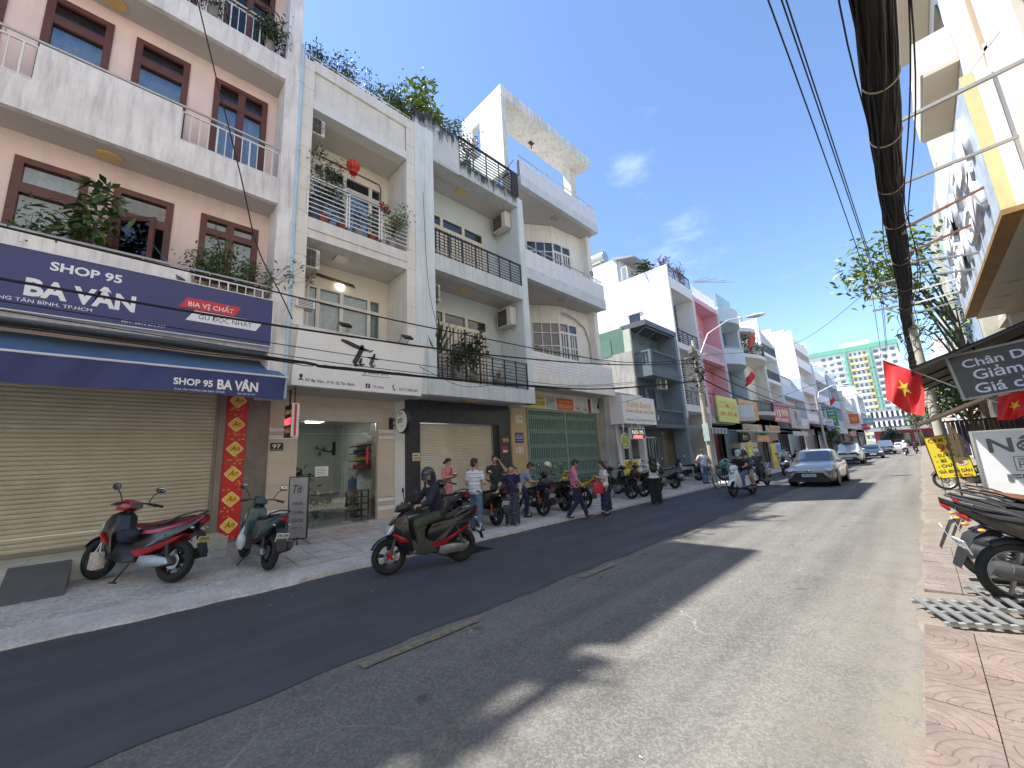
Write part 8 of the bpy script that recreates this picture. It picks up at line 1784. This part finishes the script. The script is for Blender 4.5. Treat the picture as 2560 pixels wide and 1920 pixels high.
    if hood is not None: part('hood',[capsule(hd(0,-.02,.08),hd(0,-.01,.16),.118,.122,wr=.003),capsule(hd(0,-.03,.05),nk-V3(0,.02,.02),.11,.12)],hood,cuts=[(hd(0,.055,.1),RH@V3(0,1,-.12))])
    if mask is not None: part('face_mask',[capsule(hd(0,.055,.07),hd(0,.06,.1),.058,.06)],mask,cuts=[(hd(0,.0,.11),RH@V3(0,-.3,1)),(hd(0,.03,.1),RH@V3(0,-1,0))])
    if hood is None or True:
        for sx in (-1,1):
            mb=MB(); mb.sph(tuple(s*hd(sx*.034,.084,.121)),tuple([.0085*s]*3),8,6); e=mb.build('eye',HAIR,None); e.parent=o
        if mask is None:
            mb=MB(); mb.tube([tuple(s*hd(x,.094-abs(x)*.25,.072)) for x in (-.024,-.01,.01,.024)],.0045*s,5); e=mb.build('mouth',mat('lip',(.25,.08,.07),.5,var=0),None); e.parent=o
    o.location=loc; o.rotation_euler=(0,0,math.radians(face-90)); 
    o['_']=0; del o['_']
    return o,J,s
def held(o,mb,name,m,):
    c=mb.build(name,m,None); c.parent=o; return c
def zstripe(name,c0,c1,sc,duty):
    m=cloth(name,c0,.05); n=m.node_tree.nodes;l=m.node_tree.links; g_=n.new('ShaderNodeTexCoord'); s_=n.new('ShaderNodeSeparateXYZ'); l.new(g_.outputs['Object'],s_.inputs[0]); mu=n.new('ShaderNodeMath'); mu.operation='MULTIPLY'; mu.inputs[1].default_value=sc; l.new(s_.outputs['Z'],mu.inputs[0]); fr=n.new('ShaderNodeMath'); fr.operation='FRACT'; l.new(mu.outputs[0],fr.inputs[0]); gt=n.new('ShaderNodeMath'); gt.operation='GREATER_THAN'; gt.inputs[1].default_value=duty; l.new(fr.outputs[0],gt.inputs[0]); mx=n.new('ShaderNodeMix'); mx.data_type='RGBA'; l.new(gt.outputs[0],mx.inputs[0]); mx.inputs[6].default_value=(*c0,1); mx.inputs[7].default_value=(*c1,1); l.new(mx.outputs[2],n['Principled BSDF'].inputs['Base Color']); return m
C_jean=cloth('jeans',(.09,.15,.24),.25); C_jeand=cloth('dark_jeans',(.04,.065,.1),.2); C_blk=cloth('black',(.014,.014,.016)); C_navy=cloth('navy',(.015,.018,.05)); C_shoe=mat('shoe_black',(.02,.018,.016),.45,var=.1); C_sand=mat('sandal_tan',(.3,.2,.12),.6,var=.1); C_white=cloth('white',(.62,.62,.6),.05); C_olive=cloth('olive',(.05,.06,.042),.15)
def phone(o,p,s,ax=(0,.4,.9)):
    mb=MB(); mb.X=Matrix.Translation(Vector(p)*s)@Vector((0,0,1)).rotation_difference(Vector(ax).normalized()).to_matrix().to_4x4(); mb.box(-.036,-.005,-.075,.036,.005,.075); ph=mb.build('phone',M_black,None); return ph
def phone_thing(label,o,p,s,ax):
    ph=phone(o,p,s,ax); tagp(ph,label,'phone'); ph.location=o.location; ph.rotation_euler=o.rotation_euler; return ph
PH='hand'
read=dict(eL=(-.23,.04,1.12),eR=(.23,.04,1.12),wL=(-.09,.27,1.14),wR=(.09,.27,1.14),handL=(.6,.7,.15),handR=(-.6,.7,.15))
# woman in pink by the tan shutter
o,J,s=person('woman in a pink top reading her phone against the tan shutter',(-10.35,7.35,zs(-10.35)),18,1.66,1,read,cloth('pink',(.62,.2,.2)),1.5,cloth('pink_trouser',(.5,.16,.17)),'loose',C_sand,'bun',(0,-22),fem=True,hem=.45,curl=(.7,.7))
phone_thing('dark phone held by the woman in pink',o,(0,.33,1.17),s,(0,.6,.8))
mb=MB(); mb.tube([tuple(np.array(p)*s) for p in ((-.16,-.06,1.42),(-.1,.12,1.35),(.1,.15,1.1),(.17,.02,.95))],.012,6); held(o,mb,'bag_strap',C_blk)
# man in white polo, arms crossed, seen from behind
o,J,s=person('man in a white striped polo and blue jeans with crossed arms',(-7.93,6.46,zs(-7.93)),103,1.73,0,dict(eL=(-.27,.02,1.12),eR=(.27,.02,1.12),wL=(.06,.19,1.16),wR=(-.06,.22,1.12),handL=(1,.1,.1),handR=(-1,.1,.0),kL=(-.09,.02,.5),aL=(-.1,.02,.085),aR=(.11,-.05,.085)),zstripe('polo',(.05,.06,.12),(.62,.63,.65),11,.1),.7,C_jean,'loose',C_shoe,'short',(-38,-4),vox=.01)
# man in black shirt on the phone
o,J,s=person('man in a dark short-sleeved shirt with a phone at his ear',(-9.45,8.52,zs(-9.45)),-38,1.72,0,dict(eL=(-.33,.1,1.22),wL=(-.16,.1,1.5),handL=(.35,-.05,.9),eR=(.27,-.04,1.12),wR=(.19,.08,.92)),cloth('charcoal',(.03,.028,.027),.3),.7,C_jeand,'slim',C_shoe,'short',(4,-4),curl=(.9,.5))
phone_thing('white phone at the ear of the man in the dark shirt',o,(-.115,.06,1.545),s,(.2,0,1))
# woman in navy top
o,J,s=person('woman in a navy blouse and patterned trousers touching a scooter seat',(-7.72,7.5,zs(-7.72)),-44,1.57,1,dict(eR=(.31,.02,1.16),wR=(.37,.16,.98),handR=(.3,.9,-.1),eL=(-.25,-.02,1.1),wL=(-.25,.08,.88)),cloth('navy_blouse',(.016,.014,.055)),.75,mat('floral_cloth',(.014,.022,.05),.85,var=.3,ns=8,speck=(38,.9,(.1,.13,.16))),'wide',C_sand,'bun',(6,-24),fem=True,hem=.9,vox=.01)
mb=MB(); mb.tube([tuple(np.array(p)*s) for p in ((.13,-.03,1.43),(0,.14,1.25),(-.14,.14,1.0),(-.19,.1,.93))],.009,6); mb.box(-.3*s,.06*s,.8*s,-.16*s,.12*s,.92*s); held(o,mb,'shoulder_bag',M_gplas)
# man sitting sideways on a motorbike
o,J,s=person('man in a grey-blue shirt and dark trousers perched on a motorbike looking at his phone',(-8.42,8.62,zs(-8.42)),52,1.68,0,dict(pel=(0,-.06,.86),chest=(0,.06,1.14),neck=(0,.19,1.3),sL=(-.18,.14,1.27),sR=(.18,.14,1.27),eL=(-.22,.24,1.0),eR=(.23,.22,1.0),wL=(-.08,.42,.96),wR=(.1,.42,.98),handL=(.5,.8,.1),handR=(-.5,.8,.1),hL=(-.09,-.04,.86),hR=(.09,-.04,.86),kL=(-.11,.16,.5),kR=(.12,.12,.49),aL=(-.11,.1,.085),aR=(.13,.06,.085)),cloth('grey_blue',(.24,.27,.36),.12),.75,C_navy,'slim',C_shoe,'short',(0,-38),vox=.0105,curl=(.8,.8))
phone_thing('phone in the hands of the man perched on the motorbike',o,(0,.52,1.0),s,(0,.7,.7))
# man in pink plaid walking
o,J,s=person('man in a pink checked shirt walking with dark trousers and white-soled shoes',(-7.2,9.52,.045),38,1.64,0,dict(kL=(-.1,.16,.52),aL=(-.1,.3,.1),tL=(-.11,.45,.055),kR=(.1,.05,.49),aR=(.1,-.24,.11),tR=(.1,-.1,.045),eR=(.25,.06,1.12),wR=(.23,.22,.96),eL=(-.25,-.1,1.12),wL=(-.25,-.04,.88)),mat('pink_check',(.55,.14,.27),.85,var=.4,ns=26),.75,C_navy,'slim',mat('sneaker',(.05,.05,.055),.6,var=.1),'short',(10,-34),vox=.0105)
mb=MB(); 
for q in 'LR':
    a,t=J['a'+q],J['t'+q]; mb.tube([tuple((a+(a-t)*.3-V3(0,0,.07))*s),tuple((t+(t-a)*.15-V3(0,0,.025))*s)],.02,6)
held(o,mb,'white_sole',C_white)
# woman with the red bag
o,J,s=person('woman in a white top and navy wide trousers looking at her phone',(-6.9,10.6,.03),-128,1.56,1,dict(eL=(-.22,.05,1.12),eR=(.22,.05,1.12),wL=(-.06,.27,1.2),wR=(.08,.26,1.16),handL=(.4,.7,.5),handR=(-.4,.7,.4)),C_white,.7,cloth('navy_wide',(.018,.022,.05)),'skirt',mat('flat_shoe',(.03,.025,.025),.5,var=.05),'long',(0,-20),fem=True,hem=.9,vox=.0105,curl=(.7,.7))
phone_thing('phone held by the woman in the white top',o,(0,.35,1.25),s,(0,.5,.85))
tb_=root('tote_bag','bright red tote bag on the arm of the woman in the white top','bag',(0,0,0)); mb=MB(); mb.shell([(-.15,.62,.05),(-.14,.94,.035),(.14,.94,.035),(.15,.62,.05)],.02); mb.build('bag_body',mat('red_leather',(.5,.02,.035),.5,var=.1),tb_); mb=MB(); 
for y in (-.03,.03): mb.tube([(-.07,y,.94),(-.05,y,1.06),(.05,y,1.06),(.07,y,.94)],.008,6)
mb.build('handle',mat('red_leather',(.5,.02,.035)),tb_); tb_.location=(-6.98,10.36,.03); tb_.rotation_euler.z=math.radians(50)
# woman seen from behind raising her phone
o,J,s=person('woman seen from behind in white blouse and black trousers raising her phone',(-6.75,13.5,.02),128,1.6,1,dict(eL=(-.2,.2,1.36),eR=(.26,.16,1.36),wL=(-.1,.36,1.52),wR=(.14,.34,1.56),handL=(.3,.4,.8),handR=(-.3,.4,.8)),C_white,1.9,C_blk,'wide',C_shoe,'mane',(0,-4),fem=True,hem=.92,vox=.0105,curl=(.6,.6))
phone_thing('phone raised by the woman seen from behind',o,(.02,.42,1.62),s,(0,0,1))
mb=MB(); mb.tube([tuple(np.array(p)*s) for p in ((-.15,-.02,1.42),(-.02,-.15,1.25),(.14,-.14,1.0),(.18,0,.93))],.009,6); held(o,mb,'bag_strap',C_blk)
# man by the pole
o,J,s=person('man in a light blue shirt and jeans standing by the utility pole',(-7.95,21.35,zs(-7.95)),-30,1.7,2,dict(eR=(.32,-.08,1.16),wR=(.17,.06,.98),handR=(-.6,.5,-.3),eL=(-.26,.02,1.14),wL=(-.2,.16,.98)),cloth('light_blue',(.5,.56,.68),.08),.75,C_jean,'slim',C_shoe,'short',(10,-5),vox=.012)
# riders
ride=dict(pel=(0,-.22,.87),chest=(0,-.13,1.17),neck=(0,-.06,1.37),sL=(-.19,-.1,1.32),sR=(.19,-.1,1.32),eL=(-.3,.06,1.1),eR=(.3,.06,1.1),wL=(-.3,.2,1.06),wR=(.3,.2,1.06),handL=(0,1,0),handR=(0,1,0),hL=(-.1,-.2,.86),hR=(.1,-.2,.86),kL=(-.17,.2,.76),kR=(.17,.2,.76),aL=(-.13,.13,.37),aR=(.13,.13,.37))
def rider(label,bike,head,pose=None,y=0,**k):
    q=dict(ride); q.update(pose or {})
    if y:
        q={a:(v[0],v[1]+y,v[2]) if not a.startswith('hand') else v for a,v in q.items()}
    o,J,s=person(label,(bike.location.x,bike.location.y,bike.location.z),math.degrees(bike.rotation_euler.z),1.7,0,q,head=head,curl=(1,1),**k); return o,J,s
o,J,s=rider('rider in a navy hoodie, black helmet and olive trousers on the black scooter',RIDER_BIKE,(20,-6),dict(),shirt=cloth('hoodie',(.014,.016,.03),.25),sleeve=1.95,trouser=C_olive,leg='loose',shoe=C_sand,helmet=mat('helmet_black',(.015,.015,.017),.15,var=0,coat=.5),vox=.0095,hem=.8,hood=cloth('hoodie',(.014,.016,.03)))
o,J,s=rider('driver of the white scooter in a black top and pale blue helmet',WSC,(0,-4),dict(),shirt=C_blk,sleeve=.7,trouser=C_jean,leg='slim',shoe=C_shoe,helmet=mat('helmet_blue',(.3,.45,.5),.25,var=.05,coat=.4),vox=.0115,mask=C_white)
o,J,s=rider('passenger in grey behind the driver of the white scooter',WSC,(20,-4),dict(eL=(-.27,.05,1.12),eR=(.27,.05,1.12),wL=(-.15,.2,1.05),wR=(.15,.2,1.05),kL=(-.24,.12,.7),kR=(.24,.12,.7),aL=(-.24,-.02,.4),aR=(.24,-.02,.4)),y=-.36,shirt=cloth('grey_hood',(.07,.075,.09)),sleeve=1.9,trouser=cloth('khaki',(.28,.23,.17)),leg='slim',shoe=C_shoe,helmet=mat('helmet_black',(.015,.015,.017)),vox=.0115)
o,J,s=rider('rider in a grey jacket and white helmet behind the white scooter',SC2,(0,0),dict(),shirt=cloth('grey_jacket',(.1,.1,.11)),sleeve=1.9,trouser=cloth('brown_trouser',(.09,.06,.04)),leg='slim',shoe=C_shoe,helmet=mat('helmet_white',(.6,.6,.58),.25,var=.05),vox=.0125,mask=cloth('mask_teal',(.3,.4,.42)))
o,J,s=rider('masked rider in a white jacket and purple cap beyond the silver car',SC3,(0,0),dict(),shirt=C_white,sleeve=1.9,trouser=C_blk,leg='slim',shoe=C_shoe,helmet=mat('helmet_purple',(.05,.04,.14),.4,var=.05),vox=.013,mask=C_white)
o,J,s=rider('rider in a white shirt on the red motorbike far down the street',FB1,(0,0),dict(),shirt=C_white,sleeve=1.9,trouser=C_navy,leg='slim',shoe=C_shoe,helmet=mat('helmet_white',(.6,.6,.58)),vox=.016,mask=C_white)
o,J,s=rider('rider in dark clothes on the other distant motorbike',FB2,(0,0),dict(),shirt=C_blk,sleeve=1.9,trouser=C_blk,leg='slim',shoe=C_shoe,helmet=mat('helmet_black',(.015,.015,.017)),vox=.016)
# ---------------------------------------------------------------- left-hand pole, wires and last details
pl=root('utility_pole','leaning concrete pole with a tangle of wires in front of the white and pink houses','utility pole',(-7.6,21.6,.1))
mb=MB(); mb.tube([(-7.6,21.6,.08),(-7.72,21.75,7.6)],[.15,.1],14); mb.build('pole_shaft',M_pole,pl)
mb=MB(); mb.bar((-8.3,21.7,6.7),(-7.1,21.7,6.7),.08,.08); mb.bar((-8.2,21.7,5.6),(-7.2,21.7,5.6),.07,.07); mb.box(-7.95,21.5,6.9,-7.75,21.7,7.3); mb.build('cross_arm',M_rod,pl)
rr=random.Random(15); mb=MB()
for k in range(26):
    z=rr.uniform(4.6,6.9); a=rr.uniform(0,6.28); r=rr.uniform(.1,.38); c=(-7.68+rr.uniform(-.25,.25),21.6+rr.uniform(-.2,.2)); n=rr.randint(7,13)
    mb.tube([(c[0]+r*math.cos(a+t*.55),c[1]-.15+.1*math.sin(t),z+r*.7*math.sin(a+t*.55)) for t in range(n)],rr.uniform(.008,.018),4)
for k in range(10):
    z=rr.uniform(5,6.8); mb.sph((-7.68+rr.uniform(-.35,.35),21.55+rr.uniform(-.2,.1),z),(.07,.07,.1),8,6)
o=mb.build('wire_tangle',M_cab,pl); o['kind']='stuff'
MB().box(-7.78,21.44,2.2,-7.5,21.47,3.1).build('pasted_paper',mat('teal_paper',(.4,.5,.47),.7,var=.3,ns=9),pl)
lp=root('street_lamp','curved street lamp reaching over the road from the utility pole','street lamp',(-7.7,21.8,6)); mb=MB(); mb.tube([(-7.68,21.72,5.6),(-7.55,22.0,6.8),(-7.2,22.6,8.0),(-6.4,23.6,8.75),(-5.7,24.4,8.95)],[.04,.038,.034,.03,.026],10); mb.build('arm',M_wpaint,lp)
mb=MB(); mb.X=Matrix.Translation((-5.3,24.9,9.0))@Matrix.Rotation(math.atan2(1,.85),4,'Z')@Matrix.Rotation(-.15,4,'Y'); mb.sph((0,0,0),(.62,.17,.1),18,8); mb.build('lamp_head',M_wpaint,lp); mb=MB(); mb.X=Matrix.Translation((-5.3,24.9,8.96))@Matrix.Rotation(math.atan2(1,.85),4,'Z')@Matrix.Rotation(-.15,4,'Y'); mb.sph((.08,0,0),(.42,.13,.085),16,8); mb.build('lamp_glass',M_lens,lp)
wr=root('telephone_wires','black sagging wires strung across the left house fronts','wires',(-8.4,8,4.5))
def wire(pts,r,m=M_cab,n=40,jit=0,seed=0):
    rr=random.Random(seed); out=[]
    for k in range(n+1):
        t=k/n*(len(pts)-1); i=min(int(t),len(pts)-2); u=t-i; p=[Vector(pts[max(0,min(len(pts)-1,i+d))]) for d in (-1,0,1,2)]
        q=.5*((2*p[1])+(-p[0]+p[2])*u+(2*p[0]-5*p[1]+4*p[2]-p[3])*u*u+(-p[0]+3*p[1]-3*p[2]+p[3])*u**3); out.append(q+Vector((rr.uniform(-jit,jit),0,rr.uniform(-jit,jit))))
    MB().tube(out,r,6).build('wire',m,wr)
E_=(-7.7,21.6,5.75)
wire([(-8.4,-6,4.6),(-8.4,-1.3,4.53),(-8.4,2.5,4.57),(-8.3,8,4.8),(-8.2,14.6,5.4),(-7.7,21.6,6.3)],.022)
wire([(-8.4,-6,3.98),(-8.4,2,3.9),(-8.4,3.4,3.85),(-8.4,9.6,4.05),(-8.4,14.4,4.42),(-7.7,21.6,5.35)],.026); 
for k in range(3): wire([(-8.42+.03*k,-6,3.97-.03*k),(-8.4,2,3.9-.03*k),(-8.4,3.4,3.88),(-8.37,9.6,4.05-.02*k),(-8.4,14.4,4.4+.02*k),(-7.7,21.6,5.3+.05*k)],.009,jit=.015,seed=k,n=60)
wire([(-8.5,-6,5.4),(-8.5,1.9,5.28),(-8.45,6.1,5.26),(-8.3,14.6,5.55),(-7.7,21.6,6.5)],.016); wire([(-8.5,-6,4.3),(-8.5,2,4.22),(-8.4,6,4.2),(-8.3,12,4.3),(-7.7,21.6,5.7)],.009); wire([(-8.5,-6,4.32),(-8.6,0,4.1),(-8.5,5,4.0),(-8.3,12,4.25),(-7.7,21.6,5.6)],.008)
wire([(-9.6,.19,12.9),(-9.5,.8,10.5),(-9.4,1.4,8.2),(-9.35,1.8,6.6),(-9.2,2.3,5.5),(-9.1,2.5,5.0)],.014); wire([(-9.9,6.35,10.4),(-9.85,6.5,7),(-9.6,7.0,5),(-8.9,7.6,4.0)],.008); wire([(-9.9,6.1,4.6),(-9.3,7.2,4.0),(-8.5,8,4.0)],.008)
wire([(-7.7,21.6,6.2),(-7.6,30,5.6),(-8,45,5.4),(-8.6,64,6)],.03); wire([(-7.7,21.6,6.6),(-7.6,32,6.1),(-8,45,6.0),(-8.6,64,6.6)],.016); wire([(-7.7,21.6,5.6),(-7.5,28,4.9),(-7.7,38,5.0),(-8.6,64,5.8)],.034); wire([(-7.7,21.6,6.7),(-4,26,7.2),(-.2,21.8,8.1)],.01); wire([(-8.6,64,6.5),(-4,60,7.2),(1,56,7)],.02); wire([(-8.6,64,7),(-4,70,7.4),(1,76,7.4)],.02); wire([(-8.6,42,6.0),(-4,40,6.8),(2.4,38,7.4)],.014); wire([(-9.8,17.2,4.2),(-8.8,18.5,4.6),(-7.7,21.5,5.5)],.01); wire([(-9.8,25,5.0),(-8.8,23.5,5.1),(-7.7,21.7,5.7)],.01); wire([(-10,29.2,7.5),(-8.9,25.5,6.5),(-7.7,21.7,6.3)],.01)
for y in (4.0,8.6,12.0): 
    q=MB(); q.torus((-8.4,y,4.05+.03*(y-4)),(0,1,0),.09,.006,16,4); q.build('wire_hook',M_rod,wr)
p2=root('utility_pole','second concrete pole with wires beyond the grey bird sign','utility pole',(-8.6,64,.1)); MB().tube([(-8.6,64,.08),(-8.65,64,8)],[.16,.11],12).build('pole_shaft',M_pole,p2); mb=MB(); mb.bar((-9.4,64,6.9),(-7.8,64,6.9),.09,.09); mb.bar((-9.4,64,6.1),(-7.8,64,6.1),.09,.09); mb.build('cross_arm',M_black,p2)
l2=root('street_lamp','second curved street lamp further down the left side','street lamp',(-8.6,64,7)); MB().tube([(-8.65,64,6.8),(-8.3,64.5,8.4),(-7,66,9.2),(-6,67,9.3)],.06,8).build('arm',M_wpaint,l2); mb=MB(); mb.sph((-5.6,67.4,9.3),(.5,.5,.12),14,6); mb.build('lamp_head',M_wpaint,l2)
br=root('broom','blue-handled broom leaning out of the open casement','broom',(-10.3,.35,5.4)); mb=MB(); mb.tube([(-10.65,.2,6.6),(-9.97,.6,5.75)],.016,6); mb.build('handle',mat('broom_blue',(.03,.14,.3),.4,var=.1),br); mb=MB(); mb.tube([(-9.97,.6,5.75),(-9.9,.66,5.64)],[.03,.07],8); mb.build('brush',M_stem,br)

for k,(x,y,z,lab) in enumerate([(-13,32,13.1,'steel water tank on the roof of the pink house'),(-13.5,37,13.3,'steel water tank above the glass roof screen'),(-13,50,15.2,'steel water tank on the tall white house with grilles'),(-12.5,70,17.4,'steel water tank on the slim white house'),(-12,80,14,'steel water tank on the house with blue-grey flank'),(-12,92,15,'steel water tank on the grey-blue slab house')]):
    t=root('water_tank',lab,'water tank',(x,y,z),'roof_tanks'.replace('_',' ')); MB().cyl((x-.8,y,z+1.1),(x+.9,y,z+1.1),.5,n=18).build('tank',M_steel,t); mb=MB()
    for a in (-.6,.6):
        for b_ in (-.35,.35): mb.bar((x+a,y+b_,z),(x+a,y+b_,z+.75),.06,.06)
    mb.build('tank_stand',M_rod,t)
for k,(x,y,z,hh) in enumerate([(-11.2,31,13.1,2.2),(-11.5,46,12.4,2.6),(-11,61,10.6,2.8),(-10.8,74,17.4,2.5),(-10.6,84,14,3)]):
    a=root('aerial',['thin aerial on the pink house roof','thin aerial on the bowed balcony house','thin aerial on the low blue-white house','thin aerial on the slim white house','thin aerial on the house with blue-grey flank'][k],'aerial',(x,y,z),'roof aerials'); mb=MB(); mb.cyl((x,y,z),(x,y,z+hh),.025,n=5)
    for q in range(5): mb.bar((x-.4+.05*q,y,z+hh-.1-q*.14),(x+.4-.05*q,y,z+hh-.1-q*.14),.02,.02)
    mb.build('rod',M_rod,a)
